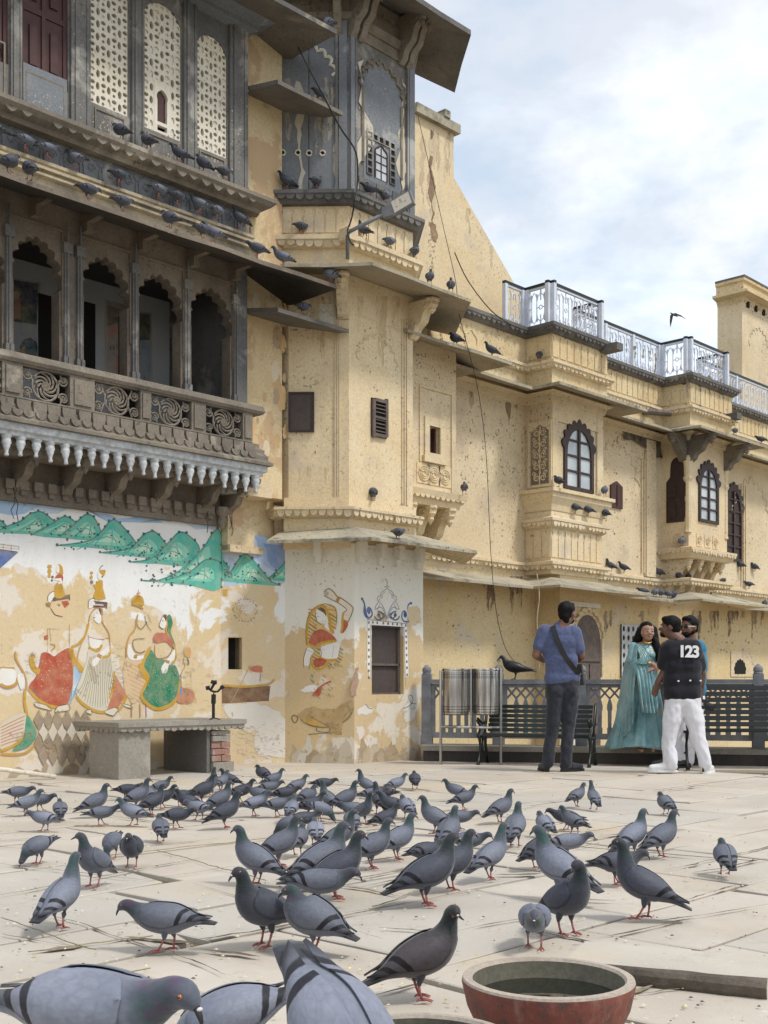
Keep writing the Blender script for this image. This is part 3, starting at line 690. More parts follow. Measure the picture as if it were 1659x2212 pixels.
rw = thing('recess_wall', 'narrow ochre wall between the balcony block and the corner bay, with hill painting below', 'wall', tuple(UV(8.6, -10.3)))
BLg, BCg, BRg = Vector((-1.14, 13.5)), Vector((-.335, 13.3)), Vector((.471, 14.15))
BL, BC, BR, BR2 = Vector((-1.085, 13.36)), Vector((-.397, 13.33)), Vector((.347, 14.13)), Vector((.26, 15.2))
FW = F2(tuple(UV(UE+.02, -10.40).xy)+(0,), (BLg.x, BLg.y, 0))        # lower part of the recess wall
L_ = (Vector((BLg.x, BLg.y, 0))-FW.O).length
b = NB(); hx = [(FW.s(493), FW.z(508, 1446)), (FW.s(523), FW.z(508, 1446)), (FW.s(523), FW.z(508, 1377)), (FW.s(493), FW.z(508, 1377))]
prism(b, FW, [(-.3, -1), (L_+.05, -1), (L_+.05, 2.42), (-.3, 2.42)], -.25, 0, [hx]); obj('lower_wall', fin(b), M['mural'], rw)
b = NB(); bx(b, FW, hx[0][0]-.05, hx[1][0]+.05, hx[0][1]-.05, hx[2][1]+.05, -.3, -.26); wv = obj('window', b, M['void'], rw)
b = NB()
for i in range(14):
    a = hx[0][0]+(hx[1][0]-hx[0][0])*(i+.5)/14
    tube(b, [FW.p(a+.008*(-1)**k, hx[0][1]+(hx[2][1]-hx[0][1])*k/24, -.10) for k in range(25)], .0022, 3, cap=False)
obj('wire_mesh', b, M['iron'], wv, kind='stuff')
FW2 = VP(-10.0); 
b = NB(); bx(b, FW2, UE+.03, 8.86, 3.0, 8.3, -.5, -.0); bx(b, FW2, UE+.03, 8.95, 2.40, 3.05, -.5, -.25); bx(b, FW2, UE-.2, 9.2, 2.35, 3.1, -.9, -.52); obj('upper_wall', b, M['peel'], rw)
b = NB(); bx(b, FW2, UE+.03, 8.80, 2.38, 2.46, -.4, -.21); bx(b, FW2, UE+.03, 8.62, 2.97, 3.16, -.35, .10); obj('string_ledge', b, M['yellow_stain'], rw)
b = NB(); tongues(b, [P2(UE+.03, -9.90), P2(8.62, -9.90)], 0, 3.16, .15, .10, .03); obj('ledge_petals', b, M['tan'], rw, kind='stuff')
# ================================================================ corner bay
bay = thing('corner_bay_tower', 'octagonal yellow corner bay with grey top storey and wide stone roof eave', 'tower', (-.4, 13.9, 0))
def ring(p, i=0): return [tuple(q) for q in p]
def wallring(bm, path, z0, z1, inn=-.35): sweep(bm, path, [(inn, z0), (0, z0), (0, z1), (inn, z1)])
gpath = ring([BLg+Vector((-.03, .35)), BLg, BCg, BRg, BRg+Vector((-.05, 1.0))])
upath = ring([BL+Vector((-.3, .28)), BL, BC, BR, BR2])
TL = Vector((-1.42, 13.36))
tpath = ring([TL+Vector((-.4, .4)), TL, BC, BR, BR2])
LF, RF = F2(gpath[1]+(0,), gpath[2]+(0,)), F2(gpath[2]+(0,), gpath[3]+(0,))
gh = [(RF.s(803), RF.z(838, 1500)), (RF.s(872), RF.z(838, 1500)), (RF.s(872), RF.z(838, 1352)), (RF.s(803), RF.z(838, 1352))]
b = NB(); sweep(b, [gpath[0], gpath[1], gpath[2]], [(-.3, -1), (0, -1), (0, 2.5), (-.3, 2.5)]); 
LR = (BRg-BCg).length
prism(b, RF, [(0.0, -1), (LR, -1), (LR, 2.5), (0.0, 2.5)], -.12, 0, [gh]); sweep(b, [gpath[3], gpath[4]], [(-.3, -1), (0, -1), (0, 2.5), (-.3, 2.5)])
obj('ground_wall', fin(b), M['bayfoot'], bay)
for F, x0_, x1_, ya, yb2 in ((LF, 626, 766, 1645, 1650), (RF, 766, 913, 1650, 1641)):
    d = Decal(F, .0008)
    for i in range(12):
        x = x0_+(x1_-x0_)*(i+.5)/12; yb_ = ya+(yb2-ya)*(i+.5)/12; w_ = rr.uniform(10, 22); h_ = rr.uniform(10, 60); xa, xb = max(x0_+1, x-w_), min(x1_-1, x+w_)
        d.poly(rough_poly([(xa, yb_+2), (xa+w_*.2, yb_-h_*.5), (x, yb_-h_), (xb-w_*.3, yb_-h_*.6), (xb, yb_+2)], 3, 3), rr.choice(((.40, .33, .24), (.33, .25, .17), (.50, .44, .35), (.58, .55, .48), (.44, .38, .29))), .8)
    d.done('damp_stain', bay)
# boarded ground window
b = NB(); bx(b, RF, gh[0][0], gh[1][0], gh[0][1], gh[2][1], -.13, -.09); o = obj('boarded_window', b, M['mesh'], bay)
a, c, z0, z1 = gh[0][0], gh[1][0], gh[0][1], gh[2][1]
for e in ((a, a+.02, z0, z1), (c-.03, c, z0, z1), (a, c, z1-.02, z1), (a, c, z0, z0+.02), (a, c, z0+(z1-z0)*.42, z0+(z1-z0)*.42+.025)):
    b = NB(); bx(b, RF, *e, -.09, -.055); obj('frame_bar', b, M['woodgrey'], o)
# ground awning
eave(gpath[1:], 2.64, 2.45, .62, .035, M['yellow_stain'], bay, name='awning')
b = NB()
for F, xs in ((LF, (690,)), (RF, (775, 818, 856, 900))):
    for x in xs: s = F.s(x); bx(b, F, s-.045, s+.045, 2.36, 2.52, 0, .10); bx(b, F, s-.035, s+.035, 2.28, 2.36, 0, .05)
obj('awning_corbel', b, M['bayfoot'], bay, kind='stuff')
b = NB(); wallring(b, ring([BL+Vector((-.10, .28)), BL+Vector((-.05, -.03)), BC+Vector((0, -.04)), BR+Vector((.04, -.02)), BR2+Vector((.06, 0))]), 2.45, 3.02); obj('plinth_wall', fin(b), M['yellow'], bay)
# petal cornice
cpath = ring([BL+Vector((-.16, .16)), BL+Vector((-.07, -.03)), BC+Vector((0, -.04)), BR+Vector((.04, -.02))])
b = NB(); sweep(b, cpath, [(0, 2.78), (.06, 2.80), (.10, 2.86), (.13, 2.87), (.13, 2.90), (0, 2.92)]); tongues(b, cpath, .085, 2.865, .095, .075, .03); obj('petal_cornice', fin(b), M['yellow_stain'], bay)
# middle storey wall with louvre and shuttered window
LF2, RF2 = F2(upath[1]+(0,), upath[2]+(0,)), F2(upath[2]+(0,), upath[3]+(0,))
b = NB(); wallring(b, upath, 3.0, 5.62); obj('middle_wall', fin(b), M['yellow'], bay)
def fbox_px(F, x0, y0, x1, y1, d0, d1, name, mat, par):
    m_ = (x0+x1)/2; b = NB(); bx(b, F, F.s(x0), F.s(x1), F.z(m_, y1), F.z(m_, y0), d0, d1); return obj(name, b, mat, par)
o = fbox_px(LF2, 623.5, 848, 679, 934, -.01, .02, 'wooden_shutter', M['mesh'], bay)
for e in ((623.5, 848, 627, 934), (675, 848, 679, 934), (627, 848, 675, 852), (627, 930, 675, 934)): fbox_px(LF2, *e, .02, .035, 'frame_bar', M['wood'], o)
o = fbox_px(RF2, 801, 863, 834, 945, -.01, .012, 'louvre_window', M['void'], bay)
for e in ((801, 863, 806.5, 945), (829, 863, 834, 945), (806.5, 863, 829, 870), (806.5, 938, 829, 945), (806.5, 901, 829, 906)): fbox_px(RF2, *e, .012, .04, 'frame_bar', M['woodgrey'], o)
for k in range(8):
    if k == 4: continue
    b = NB(); a, c = RF2.s(806.5), RF2.s(829); zz = RF2.z(818, 936)+.022+k*.0435
    q = [RF2.p(a, zz, .014), RF2.p(c, zz, .014), RF2.p(c, zz-.012, .034), RF2.p(a, zz-.012, .034)]
    v1 = [b.verts.new(p) for p in q]; v2 = [b.verts.new(p+ZV*.008) for p in q]; b.faces.new(v1); b.faces.new(v2)
    for i in range(4): b.faces.new((v1[i], v1[(i+1) % 4], v2[(i+1) % 4], v2[i]))
    obj('louvre_slat', fin(b), M['woodgrey'], o)
# vertical roll mouldings
for F, xs, y0, y1 in ((LF2, (724.5, 729, 733), 640, 1062), (RF2, (868, 873, 878), 690, 1070)):
    for x in xs:
        b = NB(); s = F.s(x); bx(b, F, s-.008, s+.008, 3.02, F.z(x, y0), 0, .016); obj('roll_moulding', b, M['yellow_stain'], bay)
b = NB(); m_ = (RF2.s(765)+RF2.s(880))/2
ribs(b, RF2, arch_pts(RF2.s(815), .62, 4.42, 4.62, 4.92, n=9, bulge=.45)[1:-1], .012, .004, 5); s0, s1 = RF2.s(768), RF2.s(866)
ribs(b, RF2, [(s0, 5.12), (s0+.35, 5.12), (s0+.37, 5.02), (s1-.3, 5.02), (s1-.28, 5.10), (s1, 5.10)], .012, .002, 4); obj('blind_arch', fin(b), M['yellow'], bay)
def flower(bm, F, s, z, r, d=0):
    for k in range(3): ribs(bm, F, spiral((s, z), r*(1-.3*k), r*(1-.3*k), 0, 2*math.pi, 14), r*.11, d)
b = NB(); bx(b, F2(upath[1]+(0,), upath[2]+(0,)), LF2.s(690), LF2.s(722), 4.94, 5.22, -.01, .006)
ribs(b, LF2, arch_pts(LF2.s(690), .34, 5.0, 5.03, 5.12, n=5, bulge=.4)[1:-1], .008, .012, 4); obj('painted_tympanum', fin(b), M['greyb'] if False else M['cream'], bay)
for F, x in ((LF2, 748), (RF2, 893)): bracket('bracket', F, F.s(x)-.03, 5.46, .36, .42, .13, M['yellow_stain'], bay)
eave(upath[1:], 5.56, 5.42, .66, .035, M['eavelight'], bay, name='middle_eave')
# parapet band of the top storey
b = NB(); wallring(b, tpath, 5.55, 6.40); obj('parapet_wall', fin(b), M['yellow'], bay)
b = NB(); sweep(b, tpath, [(0, 5.84), (.05, 5.85), (.09, 5.91), (.12, 5.92), (.12, 5.97), (.03, 5.99), (0, 6.0)]); tongues(b, tpath[1:4], .07, 5.915, .105, .075, .03); obj('petal_ledge', fin(b), M['yellow_stain'], bay)
LF3, RF3 = F2(tpath[1]+(0,), tpath[2]+(0,)), F2(tpath[2]+(0,), tpath[3]+(0,))
def pilasters(F, L, z0, z1, n, mat, par, d=.012):
    b = NB(); w_ = L/n
    for i in range(n):
        a = (i+.07)*w_; c = (i+.93)*w_; h = z1-z0
        prism(b, F, [(a, z0), (c, z0), (c, z0+h*.72), (c-w_*.12, z0+h*.80), (c-w_*.12, z0+h*.9), (c, z1), (a, z1), (a+w_*.12, z0+h*.9), (a+w_*.12, z0+h*.80), (a, z0+h*.72)], -.005, d)
    return obj('pilaster_panel', fin(b), mat, par, kind='stuff')
pilasters(LF3, 1.0, 6.03, 6.30, 8, M['yellow'], bay); pilasters(RF3, 1.07, 6.03, 6.30, 7, M['yellow'], bay)
b = NB(); sweep(b, tpath, [(0, 6.33), (.06, 6.34), (.12, 6.42), (.14, 6.43), (.14, 6.47), (-.05, 6.49)]); tongues(b, tpath[1:4], .10, 6.43, .11, .07, .03); obj('dark_cornice', fin(b), M['darkledge'], bay)
# lamp bracket block on the corner
b = NB(); wbox(b, (BC.x-.0, BC.y-.15, 5.94), (.15, .15, .13), TH); obj('corner_block', b, M['yellow_stain'], bay)
# grey top storey
b = NB(); wallring(b, tpath, 6.46, 8.9); obj('top_wall', fin(b), M['grey'], bay)
for F, L in ((LF3, 1.0), (RF3, 1.09)):
    for a, c in ((0, .06), (.07, .10), (L-.13, L-.10), (L-.09, L)):
        b = NB(); bx(b, F, a, c, 6.47, 8.42, 0, .035); obj('pier', b, M['greyb'] if a == 0 or c == L else M['grey'], bay)
sl = [(LF3, .11, .56, 6.5, 8.2), (LF3, .575, .87, 6.5, 8.25)]
for F, a, c, z0, z1 in sl:
    b = NB(); bx(b, F, a, c, z0, z1, 0, .012); obj('slate_panel', b, M['greyb'], bay)
b = NB(); prism(b, LF3, [(.12, 7.1), (.87, 7.1), (.87, 8.42), (.12, 8.42)], .013, .03, [arch_pts(.50, .60, 7.3, 7.75, 8.1, n=9, bulge=.4)]) if False else None
b = NB(); ribs(b, LF3, arch_pts(.50, .66, 7.45, 7.8, 8.12, n=9, bulge=.45)[1:-1], .02, .015, 5); obj('blind_arch', fin(b), M['cream'], bay)
for x in (684-58, 0, 0, 0): pass
for x, y in ((611, 331), (644, 331), (668, 332), (697, 332)):
    s, z = LF3.hit(x, y); o_ = NB(); ribs(o_, LF3, spiral((s, z), .030, .030, 0, 2*math.pi, 12), .010, .016, 5); h_ = obj('pipe_rim', fin(o_), M['cream'], bay)
    b = NB(); prism(b, LF3, spiral((s, z), .026, .026, 0, 2*math.pi, 10)[:-1], .008, .0155); obj('pipe_hole', fin(b), M['void'], h_)
m_ = .545
b = NB(); bx(b, RF3, .16, .93, 8.28, 8.40, 0, .02); bx(b, RF3, .11, .98, 8.40, 8.46, 0, .05)
ribs(b, RF3, arch_pts(m_, .66, 6.9, 7.75, 8.12, n=9, bulge=.45)[0:], .022, .010, 5); obj('blind_arch', fin(b), M['tan'], bay)
b = NB(); prism(b, RF3, arch_pts(m_, .62, 6.55, 7.72, 8.05, n=9, bulge=.45), 0, .006); obj('render_panel', fin(b), M['greyb'], bay)
# small grid of pierced squares round an arched window
gx0, gx1 = RF3.s(790), RF3.s(852); gz0, gz1 = RF3.z(820, 388), RF3.z(820, 296); cw = (gx1-gx0)/5; ch = (gz1-gz0)/6
for i in range(5):
    for j in range(6):
        if i in (1, 2, 3) and j < 5: continue
        a, z0 = gx0+i*cw, gz0+j*ch
        b = NB(); bx(b, RF3, a+cw*.15, a+cw*.85, z0+ch*.12, z0+ch*.88, .004, .010); h_ = obj('pierced_square', b, M['void'], bay)
        b = NB(); prism(b, RF3, [(a+cw*.02, z0+.0), (a+cw*.98, z0), (a+cw*.98, z0+ch), (a+cw*.02, z0+ch)], .003, .022, [[(a+cw*.17, z0+ch*.14), (a+cw*.83, z0+ch*.14), (a+cw*.83, z0+ch*.86), (a+cw*.17, z0+ch*.86)]]); obj('rim', fin(b), M['grey'], h_)
wm = (gx0+gx1)/2
b = NB(); prism(b, RF3, arch_pts(wm, cw*2.0, gz0, gz0+ch*3.4, gz0+ch*4.4, n=3, bulge=.25), .004, .012); h_ = obj('tiny_window', fin(b), M['glass'], bay)
b = NB(); ribs(b, RF3, arch_pts(wm, cw*2.05, gz0, gz0+ch*3.4, gz0+ch*4.4, n=3, bulge=.25), .010, .016, 4); ribs(b, RF3, [(wm, gz0), (wm, gz0+ch*4.4)], .007, .016, 4)
for k in (1.1, 2.2, 3.3): ribs(b, RF3, [(wm-cw, gz0+ch*k), (wm+cw, gz0+ch*k)], .006, .016, 4)
obj('window_bar', fin(b), M['door'], h_)
b = NB()
for a in (.15, .44, .72): bx(b, RF3, a, a+.24, 6.52, 6.72, 0, .018); ribs(b, RF3, spiral((a+.12, 6.62), .07, .01, 0, 12, 16), .008, .02, 4)
obj('carved_panel', fin(b), M['grey'], bay)
# frieze under the roof, twin-scroll brackets, roof slabs
b = NB(); sweep(b, tpath, [(0, 8.42), (.05, 8.44), (.07, 8.50), (.02, 8.52), (.02, 8.82), (0, 8.85)]); obj('roof_frieze', fin(b), M['tan'], bay)
b = NB()
for F, L in ((LF3, 1.0), (RF3, 1.07)):
    for i in range(int(L/.12)): flower(b, F, .08+i*.12, 8.67, .045, .028)
obj('frieze_flower', fin(b), M['tan'], bay, kind='stuff')
for F, s in ((LF3, .90), (RF3, .03), (RF3, .16), (RF3, .98), (RF3, .86)):
    bracket('roof_bracket', F, s, 8.80, .40, .55, .085, M['tan'], bay)
eave(tpath[1:], 8.86, 8.58, .66, .06, M['slab'], bay, name='roof_eave', edge=M['darkledge'])
b = NB(); sweep(b, tpath, [(-.5, 8.86), (.0, 8.86), (.0, 9.2), (-.5, 9.4)]); obj('roof_cap', fin(b), M['slab'], bay)

# ================================================================ street lamp, cables
lamp = thing('street_lamp', 'grey flat street lamp head on an arm fixed to the corner of the yellow bay', 'lamp', tuple(BC)+(5.7,))
b = NB(); A0 = Vector((BC.x-.01, BC.y-.24, 5.90)); LFp = Frame((0, 12.95, 0), (1, 0, 0))
ex, ez = (848-CX)/FPX*12.95, CAMZ+(HY-462)/FPX*12.95; A1 = Vector((ex-.09, 12.9, ez-.02))
tube(b, [A0-Vector((0, -.02, .25)), A0-Vector((0, 0, .0)), A0+Vector((.03, -.03, .04)), A1], .022, 10); obj('arm', b, M['fencestone'], lamp, smooth=True)
b = NB(); dr = (A1-A0).normalized(); wv_ = Vector((.15, -.95, .25)).cross(dr).normalized(); up_ = dr.cross(wv_).normalized()
for l0, l1, w0, w1, t0 in ((-.02, .10, .045, .075, .05), (.10, .36, .085, .09, .045)):
    for mi_, (tt, hh) in enumerate(((0, t0),)):
        vs = [b.verts.new(A1+dr*l+wv_*(w_*sx)+up_*(tz)) for l, w_ in ((l0, w0), (l1, w1)) for sx in (-1, 1) for tz in (-t0/2, t0/2)]
        for f in ((0, 1, 3, 2), (4, 6, 7, 5), (0, 4, 5, 1), (2, 3, 7, 6), (0, 2, 6, 4), (1, 5, 7, 3)): b.faces.new([vs[i] for i in f])
obj('lamp_head', fin(b), M['fencestone'], lamp)
for sgn in (-1,1):
    b = NB(); vs = [b.verts.new(A1+dr*l+wv_*(.07*sx)+up_*(sgn*.026)) for l, sx in ((.12, -1), (.34, -1), (.34, 1), (.12, 1))]; b.faces.new(vs)
    obj('lamp_glass', b, M['cream'], lamp)
def wire(label, pts, r=.006, name='cable', mat='cable', cat='cable'):
    b = NB(); P = [Vector(p) for p in pts]; Q = []
    for i in range(len(P)-1):
        a, b_, c, d = P[max(i-1, 0)], P[i], P[i+1], P[min(i+2, len(P)-1)]
        for j in range(5):
            t = j/5; Q.append(.5*((2*b_)+(c-a)*t+(2*a-5*b_+4*c-d)*t*t+(3*b_-a-3*c+d)*t**3))
    Q.append(P[-1]); tube(b, Q, r, 5); o = obj(name, b, M[mat], None, smooth=True); tag(o, label, cat); return o
def at(x, y, Y): return ((x-CX)/FPX*Y, Y, CAMZ+(HY-y)/FPX*Y)
wire('thick black cable slanting from the left roof eave to the grey tower corner', [at(644, 102, 12.7), at(690, 190, 12.8), at(735, 275, 12.95), at(769, 330, 13.1), at(772, 400, 13.12), at(766, 436, 13.0)], .010)
wire('black cable drooping down the yellow corner beside the street lamp arm', [at(766, 438, 13.0), at(760, 470, 13.05), at(751, 500, 13.05), at(757, 522, 12.95), at(765, 530, 12.95)], .010)
# ================================================================ yellow wing behind the fence
wing = thing('palace_wing', 'long yellow palace wing with oriels, stone eaves and panelled parapet behind the fence', 'building', tuple(UV(15, -10.4)))
UD0, UD1, VD = 13.98, 15.30, -9.94
UE0, UE1, VE = 17.85, 19.2, -9.88
VW = -10.4; UEND = 27
wpath = [P2(11.8, VW), P2(UD0, VW), P2(UD0, VD), P2(UD1, VD), P2(UD1, VW), P2(UE0, VW), P2(UE0, VE), P2(UE1, VE), P2(UE1, VW), P2(UEND, VW)]
FWv, FD, FDs, FE, FEs, FC = VP(VW), VP(VD), UP(UD0), VP(VE), UP(UE0), VP(-9.9)
b = NB(); bx(b, FWv, 9.4, UEND, 2.5, 5.3, -.5, 0); obj('upper_wall', b, M['yellow_stain'], wing)
b = NB(); bx(b, FWv, 9.4, UEND, -2, 2.5, -.5, -.005); obj('ground_wall', b, M['ochre'], wing)
b = NB(); bx(b, FWv, UD0, UD1, 2.5, 5.3, -.2, .46); obj('oriel_body', b, M['yellow_stain'], wing)
b = NB(); bx(b, FWv, UD0+.25, UD1-.06, -2, 2.5, -.2, .44); obj('porch_body', b, M['ochre'], wing)
b = NB(); bx(b, FWv, UE0, UE1, 3.05, 5.3, -.2, VE-VW); obj('oriel_body', b, M['yellow'], wing)
# panel bay with the small square window
UC0, UC1 = 10.3, 11.8
b = NB(); sx0, sx1 = FC.s(926), FC.s(949); sz0, sz1 = FC.z(937, 980), FC.z(937, 922)
prism(b, FC, [(UC0, 3.36), (UC1, 3.36), (UC1, 5.25), (UC0, 5.25)], -.3, 0, [[(sx0, sz0), (sx1, sz0), (sx1, sz1), (sx0, sz1)]]); bx(b, VP(-10.4), UC1-.02, UC1-.001, 3.36, 5.25, 0, .498)
obj('panel_bay_wall', fin(b), M['yellow_stain'], wing)
b = NB(); bx(b, FC, sx0-.05, sx1+.05, sz0-.05, sz1+.05, -.33, -.305); wn = obj('small_window', b, M['void'], wing)
b = NB(); prism(b, FC, [(sx0-.09, sz0-.10), (sx1+.09, sz0-.10), (sx1+.09, sz1+.11), (sx0-.09, sz1+.11)], -.02, .022, [[(sx0+.0, sz0), (sx1, sz0), (sx1, sz1), (sx0, sz1)]]); bx(b, FC, sx0-.13, sx1+.11, sz0-.13, sz0-.05, 0, .05); obj('window_surround', fin(b), M['yellow'], wn)
b = NB(); bx(b, FC, sx1-.03, sx1, sz0, sz1, -.12, -.06); obj('shutter_leaf', b, M['door'], wn)
b = NB()
a, c = FC.s(905), FC.s(977)
for e in ((a, c, 4.66, 4.69), (a, a+.03, 3.72, 4.66), (c-.03, c, 3.40, 4.66)): bx(b, FC, *e, 0, .02)
obj('panel_frame', b, M['yellow'], wing, kind='stuff')
for x in (914, 936, 960):
    s = FC.s(x); b = NB(); z_ = 3.58; bx(b, FC, s-.125, s+.125, z_-.13, z_+.13, 0, .010); flower(b, FC, s, z_, .095, .016); obj('rosette', fin(b), M['yellow'], wing)
cp = [P2(UC0, -9.9), P2(UC1, -9.9), P2(UC1, -10.4)]
b = NB(); sweep(b, cp, [(-.3, 3.18), (.03, 3.18), (.05, 3.26), (.10, 3.29), (.12, 3.36), (-.3, 3.37)]); tongues(b, cp, .07, 3.32, .10, .07, .03); obj('petal_ledge', fin(b), M['yellow'], wing)
for u in (10.95, 11.33, 11.71): bracket('corbel', FWv, u, 3.19, .52, .58, .13, M['yellow'], wing)
eave([P2(UC0, -9.9), P2(UC1, -9.9), P2(UC1, -10.4)], 5.24, 5.08, .52, .035, M['eavelight'], wing, name='stone_eave')
b = NB(); bx(b, FWv, 9.6, UC1+.2, 5.1, 5.85, -.3, .35); obj('panel_parapet', b, M['yellow_top'], wing)
b = NB(); u = 10.0
for i in range(10): ribs(b, VP(-10.05), arch_pts(u+.12+i*.24, .20, 5.38, 5.42, 5.66, n=3, bulge=.3), .012, .004, 4)
obj('parapet_tracery', fin(b), M['yellow_top'], wing, kind='stuff')
# eave along the wing (upper) and the lower one
eave(wpath, 5.20, 5.06, .50, .04, M['eavelight'], wing, name='stone_eave')
b = NB(); sweep(b, wpath, [(0, 4.98), (.04, 5.0), (.06, 5.08), (.14, 5.12), (0, 5.17)]); obj('eave_moulding', fin(b), M['yellow_stain'], wing)
eave([P2(9.9, VW)]+wpath[1:], 2.40, 2.24, .56, .035, M['yellow_stain'], wing, name='lower_eave')
lp = [P2(11.5, VW)]+wpath[1:]
b = NB(); sweep(b, lp, [(0, 2.56), (.03, 2.57), (.07, 2.62), (.10, 2.63), (.10, 2.67), (0, 2.69)]); tongues(b, lp, .05, 2.63, .10, .07, .03); obj('petal_cornice', fin(b), M['yellow_stain'], wing)
# parapet with pilaster panels, ledges and dark coping
ppath = [(p[0], p[1]) for p in path_offset([P2(9.6, VW)]+wpath[1:], .06)]
b = NB(); wallring(b, ppath, 5.12, 5.98, -.25); obj('parapet', fin(b), M['yellow_top'], wing)
b = NB(); sweep(b, ppath, [(0, 5.44), (.04, 5.45), (.07, 5.50), (.10, 5.51), (.10, 5.55), (0, 5.57)]); tongues(b, ppath, .05, 5.51, .10, .06, .03); obj('petal_ledge', fin(b), M['yellow_stain'], wing)
b = NB(); sweep(b, ppath, [(-.3, 5.95), (.03, 5.95), (.10, 6.02), (.12, 6.03), (.12, 6.08), (-.3, 6.09)]); tongues(b, ppath, .08, 6.04, .11, .07, .03, point=True); obj('dark_coping', fin(b), M['darkledge'], wing)
for a, c in zip(ppath[1:], ppath[2:]):
    F = F2(a+(0,), c+(0,)); L = (Vector(a)-Vector(c)).length
    if L > .3 and F.D.y < 0: pilasters(F, L, 5.62, 5.92, max(2, int(L/.16)), M['yellow_top'], wing)
b = NB()
for x, y, F, l in ((1297, 760, FD, .32), (1568, 905, FE, .22)): s, z = F.hit(x, y); bx(b, F, s-.12, s+.05, z-.05, z+.06, .05, .05+l)
obj('broken_spout', b, M['darkledge'], wing, kind='stuff')
for (x, y, F) in ((1385, 893, FWv), ): s, z = F.hit(x, y); b = NB(); tube(b, [F.p(s-.1, z, .1), F.p(s+.35, z, .35)], .05, 8); obj('drain_pipe', b, M['woodgrey'], wing)
# oriel D: window, pierced side panel, sills, pilasters
def window(F, x0, x1, yt, ys, yf, rows, parent, cus=9, bul=.45, trim=.045, split=True, glass=M['glass'], point=False):
    a, c = F.s(x0), F.s(x1); m_ = (a+c)/2; z0, zs, z1 = F.z((x0+x1)/2, yf), F.z((x0+x1)/2, ys), F.z((x0+x1)/2, yt); w_ = (c-a)
    ow = arch_pts(m_, w_*.88, z0, zs, z1-.03, n=cus, bulge=bul, pointed=.3)
    iw = [(m_-w_*.36, z0+.05)] + [(m_-w_*.36*math.cos(t*math.pi/10), zs-.10+(z1-zs-.02)*math.sin(t*math.pi/10)**.9) for t in range(11)] + [(m_+w_*.36, z0+.05)]
    b = NB(); prism(b, F, ow, -.02, .03, [iw]); fr = obj('arched_window', fin(b), M['wood'], parent)
    b = NB(); prism(b, F, iw, -.02, .004); obj('window_pane', fin(b), glass, fr)
    b = NB(); bx(b, F, m_-.025, m_+.025, z0+.05, z1-.10, .003, .032)
    for k in range(1, rows): zz = z0+.05+(z1-.12-z0)*k/rows; bx(b, F, m_-w_*.36, m_+w_*.36, zz-.014, zz+.014, .003, .026)
    obj('glazing_bar', b, M['wood'], fr); return fr
window(FD, 1212, 1284, 912, 975, 1061, 4, wing)
b = NB(); zt = FD.z(1245, 880)
bx(b, FD, UD0, UD0+.13, 3.72, 5.0, 0, .03); bx(b, FD, UD1-.16, UD1, 3.72, 5.0, 0, .03); bx(b, FD, UD0+.13, UD1-.16, 4.72, 5.0, 0, .022); obj('window_surround', b, M['yellow'], wing, kind='stuff')
a, c = FDs.s(1147), FDs.s(1188); z0, z1 = FDs.z(1167, 1047), FDs.z(1167, 918)
b = NB(); bx(b, FDs, a, c, z0, z1, 0, .006); sp_ = obj('pierced_panel', b, M['tan'], wing)
b = NB(); rg = random.Random(8); zz = z0; m_ = (a+c)/2
prism(b, FDs, [(a-.04, z0-.04), (c+.04, z0-.04), (c+.04, z1+.05), (a-.04, z1+.05)], .0, .03, [[(a, z0), (c, z0), (c, z1-.1), (m_, z1), (a, z1-.1)]])
for k in range(5):
    zc = z0+.07+k*(z1-z0-.05)/5
    for sgn in (-1, 1):
        ribs(b, FDs, spiral((m_+sgn*.055, zc+.03), .055, .012, math.pi/2, math.pi/2-sgn*9, 16), .011, .018, 5)
        ribs(b, FDs, spiral((m_+sgn*.10, zc+.10), .035, .010, 0, sgn*8, 10), .009, .018, 5)
    ribs(b, FDs, [(m_+.02*math.sin(k), zc-.08), (m_-.02*math.sin(k), zc+.12)], .011, .02, 5)
obj('scroll_tracery', fin(b), M['yellow_stain'], sp_)
op = [P2(UD0, VW), P2(UD0, VD), P2(UD1, VD), P2(UD1, VW)]
b = NB(); sweep(b, op, [(0, 3.40), (.03, 3.42), (.05, 3.50), (.11, 3.60), (.11, 3.66), (.15, 3.67), (.15, 3.72), (0, 3.73)]); obj('window_sill', fin(b), M['yellow'], wing)
b = NB(); sweep(b, op, [(0, 3.16), (.04, 3.18), (.08, 3.25), (.10, 3.26), (.10, 3.30), (.02, 3.33), (.02, 3.40), (0, 3.41)]); tongues(b, op, .06, 3.25, .09, .07, .03); obj('petal_ledge', fin(b), M['yellow_stain'], wing)
pilasters(FDs.off(0), VD-VW, 2.74, 3.14, 3, M['yellow_stain'], wing) if False else None
G = F2(op[1]+(0,), op[2]+(0,)); pilasters(G, UD1-UD0, 2.74, 3.14, 8, M['yellow'], wing); G = F2(op[0]+(0,), op[1]+(0,)); pilasters(G, VD-VW, 2.74, 3.14, 3, M['yellow_stain'], wing)
o = NB(); a, c = FWv.s(1317), FWv.s(1342); prism(o, FWv, [(a, FWv.z(1330, 1098)), (c, FWv.z(1330, 1098)), (c, FWv.z(1330, 1050)), ((a+c)/2, FWv.z(1330, 1040)), (a, FWv.z(1330, 1050))], 0, .03); sv = obj('small_shutter', fin(o), M['door'], wing)
b = NB(); bx(b, FWv, (a+c)/2-.01, (a+c)/2+.01, FWv.z(1330, 1094), FWv.z(1330, 1048), .03, .042); obj('meeting_rail', b, M['wood'], sv)
